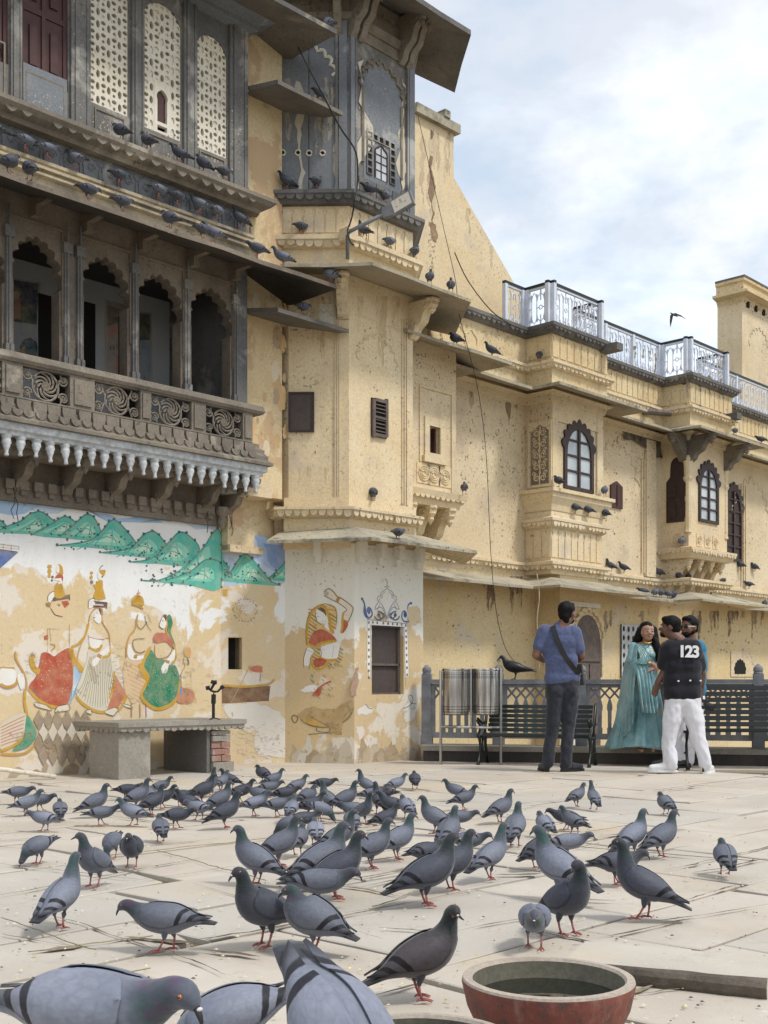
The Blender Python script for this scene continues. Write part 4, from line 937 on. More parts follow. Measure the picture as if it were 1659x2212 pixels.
# blind tracery on the wall between the oriels and beyond
def blind(F, xc, yt, yf, w, n=9):
    s, z1 = F.hit(xc, yt); z0 = F.z(xc, yf); b = NB(); ribs(b, F, arch_pts(s, w, z0, z1-.75, z1-.05, n=n, bulge=.5)[1:-1], .014, .003, 5); return obj('blind_arch', fin(b), M['yellow_stain'], wing)
blind(FWv, 1330, 960, 1090, 1.2); blind(FWv, 1622, 1040, 1180, 1.3)
for xs in ((1385, 1390, 1395), (1600, 1605, 1609)):
    for x in xs:
        s = FWv.s(x); b = NB(); bx(b, FWv, s-.016, s+.016, 2.75, 4.65, 0, .03); obj('roll_moulding', b, M['yellow_stain'], wing)
b = NB(); bx(b, FWv, 17.3, 17.6, 2.7, 5.0, 0, .05); obj('flat_pier', b, M['yellow_stain'], wing)
# oriel E
window(FE, 1505, 1553, 1000, 1050, 1130, 5, wing, cus=9, bul=.6)
a, c = FEs.s(1440), FEs.s(1486); m_ = (a+c)/2; z0, z1 = FEs.z(1463, 1128), FEs.z(1463, 988); zs = FEs.z(1463, 1040)
b = NB(); prism(b, FEs, [(a, z0), (c, z0), (c, zs), (m_+.13, zs+.08)] + [(m_+.12*math.cos(t*math.pi/8), z1-.14+.14*math.sin(t*math.pi/8)) for t in range(9)] + [(m_-.13, zs+.08), (a, zs)], 0, .012)
sv = obj('arched_shutter', fin(b), M['wood'], wing); b = NB()
for e in ((a+.03, m_-.02, z0+.06, z0+.34), (m_+.02, c-.03, z0+.06, z0+.34), (a+.03, m_-.02, z0+.42, zs-.04), (m_+.02, c-.03, z0+.42, zs-.04)): bx(b, FEs, *e, .012, .02)
obj('shutter_panel', b, M['wood'], sv, kind='stuff')
window(FWv, 1564, 1603, 1046, 1105, 1212, 6, wing, cus=9, bul=.6, glass=M['wood'])
for F, s in ((FE, .0), (FE, 1.0)): pass
for u, v_ in ((UE0+.03, VE-.03), (UE1-.03, VE-.03)):
    b = NB(); q = UV(u, v_); lathe(b, (q.x, q.y, 0), [(.07, 3.45), (.06, 3.5), (.055, 4.3), (.085, 4.36), (.055, 4.42), (.075, 4.62), (.10, 4.68), (.07, 4.74)], 8); obj('column', fin(b), M['yellow'], wing)
for F, s in ((FEs, .44+VW*0), ): pass
bracket('eave_bracket', FE, UE0+.05, 5.06, .44, .42, .14, M['tan'], wing); bracket('eave_bracket', FE, UE1-.05, 5.06, .44, .42, .14, M['tan'], wing); bracket('eave_bracket', FEs, VE-.08, 5.06, .44, .42, .14, M['tan'], wing)
ep = [P2(UE0, VW), P2(UE0, VE), P2(UE1, VE), P2(UE1, VW)]
b = NB(); sweep(b, ep, [(-.3, 3.02), (.04, 3.02), (.10, 3.10), (.13, 3.15), (.13, 3.19), (0, 3.22)]); tongues(b, ep, .10, 3.16, .085, .07, .03); obj('petal_ledge', fin(b), M['yellow_stain'], wing)
for x in (1510, 1528, 1545): s, z = FE.hit(x, 1160); b = NB(); bx(b, FE, s-.10, s+.10, 3.24, 3.46, 0, .010); flower(b, FE, s, 3.35, .07, .014); obj('rosette', fin(b), M['yellow'], wing)
s = FEs.s(1464); b = NB(); bx(b, FEs, s-.13, s+.13, 3.24, 3.48, 0, .010); flower(b, FEs, s, 3.36, .09, .014); obj('rosette', fin(b), M['yellow'], wing)
for u in (UE0+.12, UE0+.50, UE0+.88, UE0+1.25): bracket('corbel', FWv, u, 3.03, .50, .52, .12, M['yellow_stain'], wing)
# near-black patch under the eave beside the oriel
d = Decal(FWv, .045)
d.poly(rough_poly([(1330, 912), (1425, 945), (1427, 990), (1400, 985), (1345, 950)], 4), (.03, .028, .027), .2); d.done('dark_patch', wing)
# ground floor: carved door, white lattice, niche
b = NB(); F = FD.off(-.02); a, c = F.s(1241), F.s(1296); m_ = (a+c)/2
z1 = F.z(1268, 1328); prism(b, F, [(a, -1.5)]+[(m_-(c-a)/2*math.cos(t*math.pi/10), z1-.42+.42*math.sin(t*math.pi/10)) for t in range(11)]+[(c, -1.5)], 0, .012); dr_ = obj('carved_door', fin(b), M['woodgrey'], wing)
b = NB()
for e in ((a+.04, m_-.03, .3, .75), (m_+.03, c-.04, .3, .75), (a+.04, m_-.03, .82, 1.2), (m_+.03, c-.04, .82, 1.2), (a+.02, c-.02, 1.24, 1.28)): bx(b, F, *e, .012, .03)
obj('door_panel', b, M['woodgrey'], dr_, kind='stuff')
b = NB(); ribs(b, F, arch_pts(m_, (c-a)+.05, 1.0, z1-.36, z1+.06, n=9, bulge=.3), .03, .02, 5); obj('door_surround', fin(b), M['yellow'], wing)
b = NB(); bx(b, F, F.s(1212), F.s(1240), -.5, 2.05, .0, .02); bx(b, F, UD0+.25, UD1-.06, 2.05, 2.12, 0, .04); obj('door_pier', b, M['cream'], wing, kind='stuff')
a, c = FWv.s(1341), FWv.s(1398); z0, z1 = FWv.z(1370, 1465), FWv.z(1370, 1350)
b = NB(); bx(b, FWv, a, c, z0, z1, .0, .01); sp_ = obj('lattice_window', b, M['void'], wing)
jali(FWv, a-.02, c+.02, z0, z1, .15, .011, .03, lambda x, z: True, random.Random(4), fill=.1, mat=M['white'], parent=sp_, name='white_lattice', hole=.30)
a, c = FWv.s(1581), FWv.s(1624); z0, z1 = FWv.z(1602, 1456), FWv.z(1602, 1413)
b = NB(); bx(b, FWv, a-.05, c+.05, z0-.05, z1+.05, 0, .012); nb_ = obj('niche', b, M['yellow_stain'], wing); b = NB(); prism(b, FWv, arch_pts((a+c)/2-.1, (c-a)*.55, z0, z0+.05, z1-.12, n=7, bulge=.3), .012, .016); obj('niche_opening', fin(b), M['void'], nb_)

# ================================================================ sloped end wall and pier behind
sw = thing('sloped_wall', 'tall yellow gable wall with a long sloping top edge rising behind the parapet', 'wall', tuple(UV(12, -10.9)))
FS = VP(-10.9); px_ = [(870, 700), (870, 232), (980, 288), (980, 383), (1128, 642), (1128, 705)]
q = [FS.hit(*p) for p in px_]; q[0] = (q[0][0], 5.2); q[-1] = (q[-1][0], 5.2)
b = NB(); prism(b, FS, q, -.7, 0); obj('gable', fin(b), M['yellow'], sw)
b = NB(); a, z1 = FS.hit(892, 236); c, z2 = FS.hit(986, 286); zc = (z1+z2)/2
bx(b, FS, a, c, zc-.05, zc+.08, -.75, .08); bx(b, FS, FS.s(950), FS.s(962), zc+.08, zc+.18, -.3, .1); obj('coping', b, M['slabedge'], sw)
d = Decal(FS, .004)
d.poly(rough_poly([(930, 280), (936, 285), (934, 300), (930, 302)], 2), (.12, .08, .06), .3)
d.poly(rough_poly([(930, 335), (936, 340), (938, 390), (935, 430), (939, 460), (936, 490), (930, 500), (932, 440), (928, 380)], 2), (.20, .12, .08), .5)
d.poly(rough_poly([(926, 480), (940, 484), (942, 525), (936, 522), (930, 500)], 2), (.22, .14, .08), .3)
for i in range(40): d.dot(random.gauss(932, 4), random.uniform(505, 610), random.uniform(.7, 2), random.uniform(1, 3), (.32, .26, .19), .3)
d.done('crack_stain', sw)
tw = thing('roof_pier', 'square yellow roof pier with projecting cap at the right edge behind the white railing', 'tower', tuple(UV(22, -11.4)))
FG = VP(-11.3); ua = FG.s(1603); UG = UP(ua); z1 = FG.z(1603, 640)
tpth = [P2(ua, -11.85), P2(ua, -11.3), P2(ua+3, -11.3)]
b = NB(); wallring(b, tpth, 5.0, z1, -.5); obj('pier_body', fin(b), M['yellow_stain'], tw)
b = NB(); sweep(b, tpth, [(-.5, z1-.12), (.0, z1-.12), (.05, z1-.02), (.22, z1+.02), (.22, z1+.07), (.06, z1+.12), (.06, z1+.28), (.10, z1+.30), (.10, z1+.36), (-.5, z1+.36)]); obj('pier_cap', fin(b), M['yellow_top'], tw)
b = NB(); sweep(b, tpth, [(-.5, z1+.362), (.11, z1+.362), (.11, z1+.40), (-.5, z1+.40)]); obj('cap_coping', fin(b), M['darkledge'], tw)
for i in range(7): b = NB(); bx(b, FG, ua+.18+i*.36, ua+.28+i*.36, z1-.18, z1-.02, 0, .03); obj('cap_hole', b, M['void'], tw)
b = NB(); ribs(b, FG, arch_pts(ua+.75, .8, z1-1.6, z1-.95, z1-.55, n=9, bulge=.45)[1:-1], .012, .002, 4); obj('blind_arch', fin(b), M['yellow_stain'], tw)
# ================================================================ white terrace railing
rail = thing('terrace_railing', 'white wrought iron railing with black top rail along the roof terrace parapet', 'railing', tuple(UV(17, -10.4))+())
rp = [Vector(p) for p in path_offset([P2(13.55, VW)]+wpath[1:5]+wpath[5:], .02)]
ZR0, ZR1 = 6.10, 6.72
def motif(bm, F, a, w, z0, z1):
    h = z1-z0; r = .0075; m_ = a+w/2
    def R_(pts, rr=r): tube(bm, [F.p(x, z, 0) for x, z in pts], rr, 4, cap=False)
    for s in (-1, 1):
        x = m_+s*w*.20
        R_([(m_+s*w*.48, z0+.01), (m_+s*w*.46, z0+h*.12), (x+s*w*.06, z0+h*.2), (x, z0+h*.30), (x, z0+h*.70), (x+s*w*.06, z0+h*.80), (m_+s*w*.46, z0+h*.88), (m_+s*w*.48, z1-.01)])
        R_([(x, z0+h*.12), (x+s*w*.05, z0+h*.22), (x, z0+h*.30)], r*1.6); R_([(x, z1-h*.12), (x+s*w*.05, z1-h*.22), (x, z1-h*.30)], r*1.6)
    for e in (1, -1):
        zc = z0+h*.17 if e < 0 else z1-h*.17
        R_([(m_-w*.20, zc-e*h*.08), (m_-w*.12, zc+e*h*.03), (m_, zc+e*h*.10), (m_+w*.12, zc+e*h*.03), (m_+w*.20, zc-e*h*.08)])
    R_([(m_+w*.5+.03*math.cos(t), z0+h*.5+.03*math.sin(t)) for t in [i*math.pi/4 for i in range(9)]])
    R_([(m_-w*.20, z0+h*.5), (m_-w*.38, z0+h*.5)]); R_([(m_+w*.20, z0+h*.5), (m_+w*.38, z0+h*.5)])
    R_([(m_+w*.5, z0+h*.05), (m_+w*.5, z0+h*.30)], r*1.3); R_([(m_+w*.5, z1-h*.05), (m_+w*.5, z1-h*.30)], r*1.3)
for a, c in zip(rp, rp[1:]):
    L = (c-a).length; F = F2((a.x, a.y, 0), (c.x, c.y, 0)); F = F.off(-.06)
    if L > 6: L = 4.2
    if F.D.y > -.2 : pass
    n = max(1, int(round(L/.24))); w_ = L/n; b = NB()
    for i in range(n): motif(b, F, i*w_, w_, ZR0+.04, ZR1-.05)
    obj('railing_panel', b, M['railwhite'], rail, kind='stuff')
    b = NB(); bx(b, F, 0, L, ZR1-.05, ZR1-.02, -.02, .02); bx(b, F, 0, L, ZR0, ZR0+.03, -.02, .02); obj('white_rail', b, M['railwhite'], rail, kind='stuff')
    b = NB(); bx(b, F, -.03, L+.03, ZR1-.02, ZR1+.02, -.03, .03); obj('black_top_rail', b, M['iron'], rail)
    for s in ((0, L) if L < 1.5 else (0, L*.34, L*.67, L)):
        b = NB(); bx(b, F, s-.03, s+.03, ZR0, ZR1-.02, -.03, .03); obj('railing_post', b, M['railwhite'], rail)

# ---------------- weathering: soot, run-off streaks, flaked spots and droppings on the plaster
rr = random.Random(99)
BRN = ((.20, .15, .11), (.30, .23, .16), (.13, .10, .08), (.38, .30, .21))
def speck(F, par, box, n, s0=.6, s1=2.2, cols=BRN, name='flaked_spots', d=.0012, bias=1.0):
    q = Decal(F, d); x0, y0, x1, y1 = box
    for _ in range(n):
        x = rr.uniform(x0, x1); y = y0+(y1-y0)*rr.random()**bias; r_ = rr.uniform(s0, s1)*rr.random()**.6
        q.poly([(x+r_*rr.uniform(.5, 1.2)*math.cos(k*1.05), y+r_*rr.uniform(.6, 1.8)*math.sin(k*1.05)) for k in range(6)], rr.choice(cols), .3)
    return q.done(name, par)
def streaks(F, par, items, cols=BRN, name='run_off_stain', d=.001):
    q = Decal(F, d)
    for x, y, L, w_ in items:
        for k in range(3):
            xx = x+rr.uniform(-w_, w_); l_ = L*rr.uniform(.4, 1.0); q.poly(rough_poly([(xx-w_*.5, y), (xx+w_*.5, y), (xx+w_*.3, y+l_*.5), (xx+w_*.1, y+l_), (xx-w_*.1, y+l_), (xx-w_*.35, y+l_*.45)], 2, 3), rr.choice(cols), .75)
    return q.done(name, par)
speck(FWv, wing, (995, 800, 1138, 1060), 420, bias=1.5); speck(FDs, wing, (1137, 850, 1188, 1050), 150, bias=1.2); speck(FD, wing, (1192, 862, 1298, 905), 60)
speck(FC, wing, (896, 765, 984, 850), 130, bias=1.4); speck(FWv, wing, (930, 1255, 1160, 1440), 170, bias=1.5); speck(FWv, wing, (1305, 1305, 1659, 1420), 160, bias=1.6); speck(FWv, wing, (1305, 940, 1425, 1230), 120)
speck(RF2, bay, (770, 690, 880, 850), 90); speck(LF2, bay, (630, 640, 745, 1050), 60); speck(RF, bay, (770, 1185, 905, 1260), 90, cols=((.34, .29, .22), (.45, .40, .33)), bias=1.3); speck(LF, bay, (632, 1185, 760, 1270), 110, cols=((.34, .29, .22), (.45, .40, .33)), bias=1.3)
FPs = VP(VW+.065); DK = ((.06, .055, .05), (.10, .09, .075), (.16, .14, .11))
streaks(FPs, wing, [(x, 720+(x-1290)*.34, rr.uniform(14, 50), rr.uniform(1, 4)) for x in (1300, 1318, 1330, 1352, 1371, 1390, 1402, 1415)], DK)
streaks(VP(VD+.065), wing, [(x, 712+(x-1205)*.33, rr.uniform(10, 34), rr.uniform(1, 3)) for x in (1206, 1222, 1240, 1262, 1280)], DK); streaks(VP(VE+.065), wing, [(x, 800+(x-1490)*.27, rr.uniform(20, 90), rr.uniform(2, 5)) for x in (1489, 1492, 1512, 1530, 1556)], DK)
streaks(UP(UE0-.065), wing, [(x, 815, rr.uniform(20, 110), rr.uniform(2, 5)) for x in (1478, 1484)], DK)
streaks(FWv, wing, [(rr.uniform(1000, 1130), 1245, rr.uniform(20, 90), rr.uniform(2, 7)) for _ in range(9)]+[(rr.uniform(1310, 1650), 1320, rr.uniform(20, 70), rr.uniform(2, 6)) for _ in range(16)]+[(rr.uniform(1000, 1130), 800, rr.uniform(20, 120), rr.uniform(2, 6)) for _ in range(7)])
streaks(FS, sw, [(rr.uniform(900, 975), rr.uniform(285, 300), rr.uniform(40, 200), rr.uniform(2, 6)) for _ in range(7)]+[(1125, 655, 40, 4), (1060, 530, 60, 4), (1010, 450, 70, 4)], ((.50, .40, .27), (.44, .35, .24), (.55, .46, .32)))
streaks(LF3, bay, [(rr.uniform(575, 745), 500, rr.uniform(8, 22), rr.uniform(2, 5)) for _ in range(7)]); streaks(RF3, bay, [(rr.uniform(765, 880), 530, rr.uniform(8, 26), rr.uniform(2, 5)) for _ in range(7)])
streaks(LF2, bay, [(rr.uniform(630, 740), 1010, rr.uniform(20, 50), rr.uniform(3, 8)) for _ in range(4)]+[(rr.uniform(640, 740), 640, rr.uniform(30, 160), rr.uniform(3, 8)) for _ in range(6)], ((.55, .42, .26), (.50, .38, .22), (.58, .47, .31))); streaks(RF2, bay, [(rr.uniform(770, 880), 640, rr.uniform(30, 160), rr.uniform(3, 8)) for _ in range(7)], ((.55, .43, .27), (.50, .38, .23), (.60, .50, .36)))
q = Decal(FW2, .001)
for _ in range(26): x, y = rr.uniform(542, 618), rr.uniform(640, 985); r_ = rr.uniform(5, 20); q.poly(rough_poly([(x+r_*.6*math.cos(k*.9), y+r_*1.5*math.sin(k*.9)) for k in range(7)], 3, 3), rr.choice(((.60, .40, .20), (.66, .56, .42), (.55, .36, .18), (.62, .46, .26), (.42, .30, .20))), .6)
q.done('peeled_patches', rw)
FAg = VP(-9.9)
speck(FAg, blk, (150, 5, 192, 300), 120, cols=((.40, .39, .37), (.07, .07, .07)), name='lichen_spots', d=.036); speck(FAg, blk, (496, 120, 533, 415), 120, cols=((.42, .41, .38), (.06, .06, .065)), name='lichen_spots', d=.036); speck(FAg, blk, (60, 200, 140, 245), 60, cols=((.42, .41, .38),), name='lichen_spots', d=.011)
speck(FAg, blk, (200, 250, 276, 300), 120, s1=3, cols=((.34, .27, .20), (.40, .35, .27), (.10, .09, .08)), name='worn_stone', d=.0015); speck(FAg, blk, (315, 290, 388, 345), 120, s1=3, cols=((.34, .27, .20), (.40, .35, .27), (.10, .09, .08)), name='worn_stone', d=.0015); speck(FAg, blk, (428, 335, 490, 385), 100, s1=3, cols=((.34, .27, .20), (.40, .35, .27)), name='worn_stone', d=.0015)
speck(LF3, bay, (590, 180, 728, 415), 160, cols=((.33, .33, .32), (.06, .06, .07), (.22, .20, .2)), name='lichen_spots', d=.0135); streaks(LF3, bay, [(rr.uniform(595, 725), rr.uniform(150, 250), rr.uniform(60, 180), rr.uniform(3, 9)) for _ in range(8)], ((.11, .11, .12), (.22, .225, .23), (.30, .29, .27)), d=.013); speck(RF3, bay, (775, 150, 868, 420), 140, cols=((.34, .34, .33), (.08, .08, .09)), name='lichen_spots', d=.0075)
# white flaked strips where the slate panels meet
q = Decal(LF3, .014); q.poly(rough_poly([(640, 175), (648, 178), (650, 300), (652, 420), (645, 420), (642, 300)], 2, 3), (.50, .47, .40), .4); q.poly(rough_poly([(727, 160), (733, 180), (731, 300), (726, 420), (722, 418), (726, 250)], 2, 3), (.45, .42, .36), .5); q.done('mortar_strip', bay)
q = Decal(RF3, .011); q.poly(rough_poly([(771, 135), (785, 130), (782, 190), (776, 300), (774, 410), (770, 410)], 2, 3), (.52, .49, .42), .5); q.poly(rough_poly([(868, 170), (876, 200), (874, 330), (868, 420), (864, 320), (866, 230)], 2, 3), (.52, .48, .40), .5); q.done('mortar_strip', bay)
# ================================================================ paintings on the walls
def T(ox, oy, k): return lambda pts: [(ox+x*k, oy+y*k) for x, y in pts]
Ta, Tb, Tc, Th, Tg, T3, Tf = T(0, 1188.1, .18229), T(270, 1188.1, .16108), T(621, 1242.1, .18555), T(0, 999.1, .18229), T(0, 999.1, .3418), T(486, 1026, .3255), T(0, 1458.1, .3255)
TEAL, TEALD, TREE, GOLD, RED, GRN, INK, WHT, SKIN, ORG, BLU = (.065, .43, .35), (.012, .20, .19), (.008, .07, .085), (.50, .28, .02), (.40, .065, .035), (.025, .20, .11), (.10, .06, .035), (.74, .73, .70), (.66, .49, .30), (.55, .26, .10), (.14, .35, .60)
d = Decal(FM)
sky_ = [(-60, 1045), (478, 1124), (478, 1170), (400, 1150), (300, 1130), (180, 1100), (60, 1100), (-60, 1110)]
for k, c in enumerate(((.46, .58, .74), (.30, .48, .72), (.22, .42, .70))):
    d.poly(rough_poly([(-60, 1044), (478-k*110, 1122-k*14), (470-k*100, 1150-k*17), (300, 1122-k*12), (150, 1098-k*10), (-60, 1104-k*14)], 4, 3), c, .55)
def hill(d, pts, T_, c=TEAL, dots=True, seed=0):
    rr = random.Random(seed); P = T_(pts); d.poly(crv(P, True, 3), c, .1)
    xs = [p[0] for p in P]; ys = [p[1] for p in P]; cx_, cy_ = sum(xs)/len(xs), sum(ys)/len(ys); x0_, x1_, y0_, y1_ = min(xs), max(xs), min(ys), max(ys)
    d.poly(crv([(cx_+(x-cx_)*.62, cy_+3+(y-cy_)*.55) for x, y in P], True, 3), (.20, .58, .46), .4)
    d.poly(crv([(cx_+4+(x-cx_)*.35, cy_+4+(y-cy_)*.3) for x, y in P], True, 3), (.45, .68, .55), .5)
    n = len(P); top = [p for p in P if p[1] < cy_+(y1_-cy_)*.5]
    d.line(P[:-1], 2.2, TEALD, .1)
    for k in range(3): d.line([(x0_+(x1_-x0_)*(.25+.1*k), y1_-3-k*3), (cx_+k*5, cy_-(cy_-y0_)*.25*k), (x1_-(x1_-x0_)*(.15+.08*k), y1_-8)], 1.6, (.06, .36, .31), .3)
    C = crv(P[:-1], False, 4)
    for i in range(0, len(C), 3):
        x, y = C[i]; d.dot(x+rr.uniform(-1, 1), y-1.8+rr.uniform(-.5, .5), rr.uniform(2.2, 3.6), rr.uniform(2.4, 3.8), TREE, .05)
    for _ in range(max(3, int((x1_-x0_)*(y1_-y0_)/420))):
        x, y = rr.uniform(x0_+8, x1_-8), rr.uniform(cy_-4, y1_-3); d.dot(x, y, rr.uniform(1.6, 3), rr.uniform(1.5, 2.6), TREE, .1)
hill(d, [(-60, 380), (-10, 360), (40, 405), (0, 432), (-60, 430)], Tg, seed=1)
hill(d, [(-30, 440), (40, 405), (130, 370), (190, 325), (262, 312), (330, 360), (380, 400), (400, 460), (230, 455)], Tg, seed=2)
hill(d, [(200, 458), (330, 385), (395, 345), (440, 350), (490, 390), (500, 475)], Tg, seed=3)
hill(d, [(380, 468), (470, 390), (540, 330), (590, 345), (630, 415), (640, 478), (560, 492)], Tg, seed=4)
hill(d, [(360, 525), (560, 495), (650, 425), (690, 375), (730, 366), (790, 420), (860, 515), (830, 560), (560, 538)], Tg, seed=5)
hill(d, [(630, 570), (800, 550), (860, 510), (910, 455), (975, 437), (1030, 490), (1055, 540), (1000, 605), (800, 588)], Tg, seed=6)
d.poly(Tg([(860, 620), (1000, 618), (1200, 640), (1160, 652), (900, 632)]), (.04, .16, .34), .2)
hill(d, [(820, 630), (960, 605), (1060, 510), (1130, 443), (1190, 460), (1260, 545), (1200, 650), (1000, 640)], Tg, seed=7)
hill(d, [(895, 745), (1010, 742), (1160, 665), (1290, 530), (1350, 438), (1396, 455), (1396, 792), (1200, 775)], Tg, seed=8)
hill(d, [(1050, 745), (1200, 690), (1300, 615), (1396, 640), (1396, 770), (1200, 765)], Tg, seed=9)
# boat at the left edge
d.poly(Tg([(-80, 545), (112, 570), (0, 668), (-80, 720)]), (.07, .14, .36), .3); d.line(Tg([(-80, 540), (112, 566)]), 3, INK, .2, smooth=False)
for x in (20, 70, 118): d.line(Tg([(x, 510+(x*.15)), (x, 555)]), 1.4, (.35, .20, .12), .2, smooth=False)
d.line(Tg([(-80, 505), (120, 532)]), 1.4, (.35, .20, .12), .2, smooth=False); d.line(Tg([(-80, 525), (120, 548)]), 1, (.35, .20, .12), .2, smooth=False)
# woman in red, statuette on her head
d.poly(crv(Ta([(490, 1225), (560, 1215), (640, 1260), (700, 1215), (830, 1165), (868, 1330), (860, 1600), (800, 1850), (700, 1870), (560, 1830), (340, 1650), (420, 1500), (470, 1320)]), True), RED, .35)
d.line(Ta([(335, 1650), (470, 1790), (640, 1860), (790, 1850), (870, 1650), (870, 1330), (835, 1160)]), 5, GOLD, .25)
d.poly(Ta([(870, 1330), (960, 1480), (900, 1700), (800, 1860), (860, 1600)]), BLU, .4)
for k in range(9): d.line(Ta([(880+k*9, 1360+k*16), (850+k*3, 1760-k*12)]), 1, WHT, .3, smooth=False)
d.line(Ta([(400, 1240), (370, 1300), (400, 1400), (470, 1450)]), 9, GOLD, .3); d.line(Ta([(835, 1160), (870, 1290), (980, 1440)]), 9, GOLD, .3)
for e in ([(565, 600), (570, 540), (620, 495), (655, 510), (640, 560), (600, 620)],): d.poly(crv(Ta(e), True), WHT, .2); d.line(Ta(e), 1, INK, .2)
d.poly(Ta([(540, 625), (600, 630), (590, 680), (545, 665)]), (.30, .13, .04), .2)
d.poly(crv(Ta([(600, 690), (650, 610), (740, 610), (770, 690), (740, 790), (650, 760)]), True), SKIN, .5); d.line(Ta([(600, 690), (630, 740), (660, 770), (740, 790)]), 1.2, INK, .4); d.dot(*Ta([(695, 660)])[0], 2.6, 1.6, INK, .2); d.line(Ta([(670, 650), (695, 640), (715, 655)]), 1, INK, .2)
d.poly(Ta([(720, 610), (800, 600), (820, 640), (760, 690)]), RED, .6)
d.poly(Ta([(620, 570), (828, 525), (828, 600), (810, 575), (625, 605)]), (.09, .035, .03), .2)
d.poly(crv(Ta([(660, 400), (730, 400), (760, 500), (770, 540), (700, 575), (640, 540)]), True), GOLD, .2); d.poly(crv(Ta([(650, 330), (680, 290), (740, 300), (735, 370), (660, 350)]), True), RED, .3); d.poly(crv(Ta([(665, 260), (690, 170), (735, 200), (745, 290), (700, 280)]), True), GOLD, .2)
d.poly(crv(Ta([(662, 250), (680, 180), (700, 200), (695, 270)]), True), WHT, .1); d.line(Ta([(690, 400), (720, 380), (720, 350), (640, 350)]), 5, WHT, .1, smooth=False)
for x, y, a, b_ in ((585, 195, 5, 4), (585, 250, 4.5, 5.5), (582, 305, 3.6, 4.6), (620, 320, 2.8, 3), (613, 360, 2.4, 2.6)): d.dot(*Ta([(x, y)])[0], a, b_, GOLD if x < 600 else (.15, .09, .04), .1)
for _ in range(60): x, y = random.uniform(480, 850), random.uniform(1300, 1800); d.dot(*Ta([(x, y)])[0], random.uniform(.5, 1.3), random.uniform(.5, 1.6), (.62, .40, .28), .1)
for e in ([(560, 930), (560, 1210)], [(585, 930), (600, 1080)], [(560, 930), (700, 940)], [(820, 880), (820, 1150)], [(590, 1110), (650, 1140), (600, 1200)]): d.line(Ta(e), 1.1, (.25, .15, .07), .9)
d.poly(rough_poly(Ta([(515, 1020), (560, 1000), (565, 1060), (520, 1060)]), 2), RED, .5)
# woman in striped white skirt
d.poly(crv(Ta([(1050, 1180), (1120, 1210), (1200, 1250), (1300, 1230), (1350, 1400), (1480, 1700), (1400, 1880), (1250, 1930), (1050, 1850), (900, 1700), (960, 1500), (1020, 1320)]), True), (.60, .57, .47), .45)
for k in range(17): d.line(Ta([(1060+k*15, 1230+abs(k-8)*4), (990+k*22, 1560), (905+k*31, 1700+math.sin(k/5.2)*170)]), 1.0, (.22, .17, .10), .35)
for k in range(10): d.line(Ta([(1030-k*13, 980+k*26), (930-k*3, 1090+k*36)]), 1.0, (.40, .26, .10), .5, smooth=False)
d.line(Ta([(840, 1150), (930, 1110), (1000, 1030), (1050, 860)]), 4, GOLD, .4); d.line(Ta([(1300, 1180), (1290, 1250), (1220, 1270), (1200, 1240)]), 4, GOLD, .2)
d.line(Ta([(900, 1730), (1000, 1840), (1180, 1920), (1340, 1880), (1450, 1720)]), 5, GOLD, .2); d.poly(Ta([(1340, 1440), (1500, 1710), (1400, 1870), (1250, 1930), (1330, 1700)]), (.48, .16, .09), .5); d.line(Ta([(1350, 1430), (1345, 1600), (1290, 1760)]), 4, GOLD, .3)
d.line(Ta([(1500, 1710), (1420, 1880), (1260, 1940)]), 5, GOLD, .3)
d.poly(crv(Ta([(1055, 1040), (1190, 1060), (1200, 1130), (1130, 1170), (1060, 1140)]), True), WHT, .2); d.line(Ta([(1050, 1145), (1100, 1185), (1170, 1180), (1205, 1120)]), 4.5, GOLD, .1)
d.poly(crv(Ta([(1200, 1200), (1290, 1130), (1300, 1200), (1200, 1270), (1150, 1350), (1100, 1380), (1090, 1310), (1150, 1260)]), True), WHT, .3); d.poly(Ta([(1160, 1225), (1210, 1250), (1185, 1290), (1145, 1265)]), (.40, .22, .07), .1)
d.poly(crv(Ta([(1110, 800), (1130, 720), (1200, 710), (1215, 780), (1180, 870), (1130, 850)]), True), WHT, .3); d.poly(crv(Ta([(1165, 700), (1210, 700), (1215, 770), (1190, 770)]), True), INK, .1); d.dot(*Ta([(1120, 800)])[0], 1.6, 1, INK, .1)
d.line(Ta([(1050, 850), (1070, 760), (1130, 690), (1200, 700), (1210, 850), (1290, 1000), (1300, 1200)]), 2, (.45, .22, .05), .4); d.line(Ta([(1040, 1000), (1060, 1130)]), 1.2, INK, .3); d.line(Ta([(1050, 1030), (1180, 1060), (1290, 1040)]), 1.2, RED, .5)
d.poly(crv(Ta([(1045, 680), (1050, 600), (1100, 575), (1130, 600), (1110, 660), (1070, 690)]), True), WHT, .1); d.line(Ta([(1045, 680), (1050, 600), (1100, 575), (1130, 600)]), 1, INK, .1)
d.poly(Ta([(1100, 600), (1270, 620), (1265, 700), (1250, 680), (1100, 680), (1100, 655), (1230, 660), (1225, 640), (1130, 635)]), (.09, .035, .03), .3)
d.poly(Ta([(1130, 460), (1220, 460), (1250, 575), (1170, 595), (1095, 565)]), GOLD, .1); d.poly(Ta([(1135, 370), (1215, 360), (1215, 470), (1120, 460), (1105, 410), (1140, 405)]), GOLD, .1); d.poly(crv(Ta([(1155, 300), (1175, 240), (1215, 280), (1200, 350), (1165, 345)]), True), WHT, .1); d.poly(crv(Ta([(1170, 250), (1240, 235), (1245, 270), (1220, 310)]), True), GOLD, .1)
d.dot(*Ta([(1207, 318)])[0], 1.6, 2.3, INK, 0); d.line(Ta([(1175, 240), (1190, 200), (1220, 180)]), 1, INK, .1)
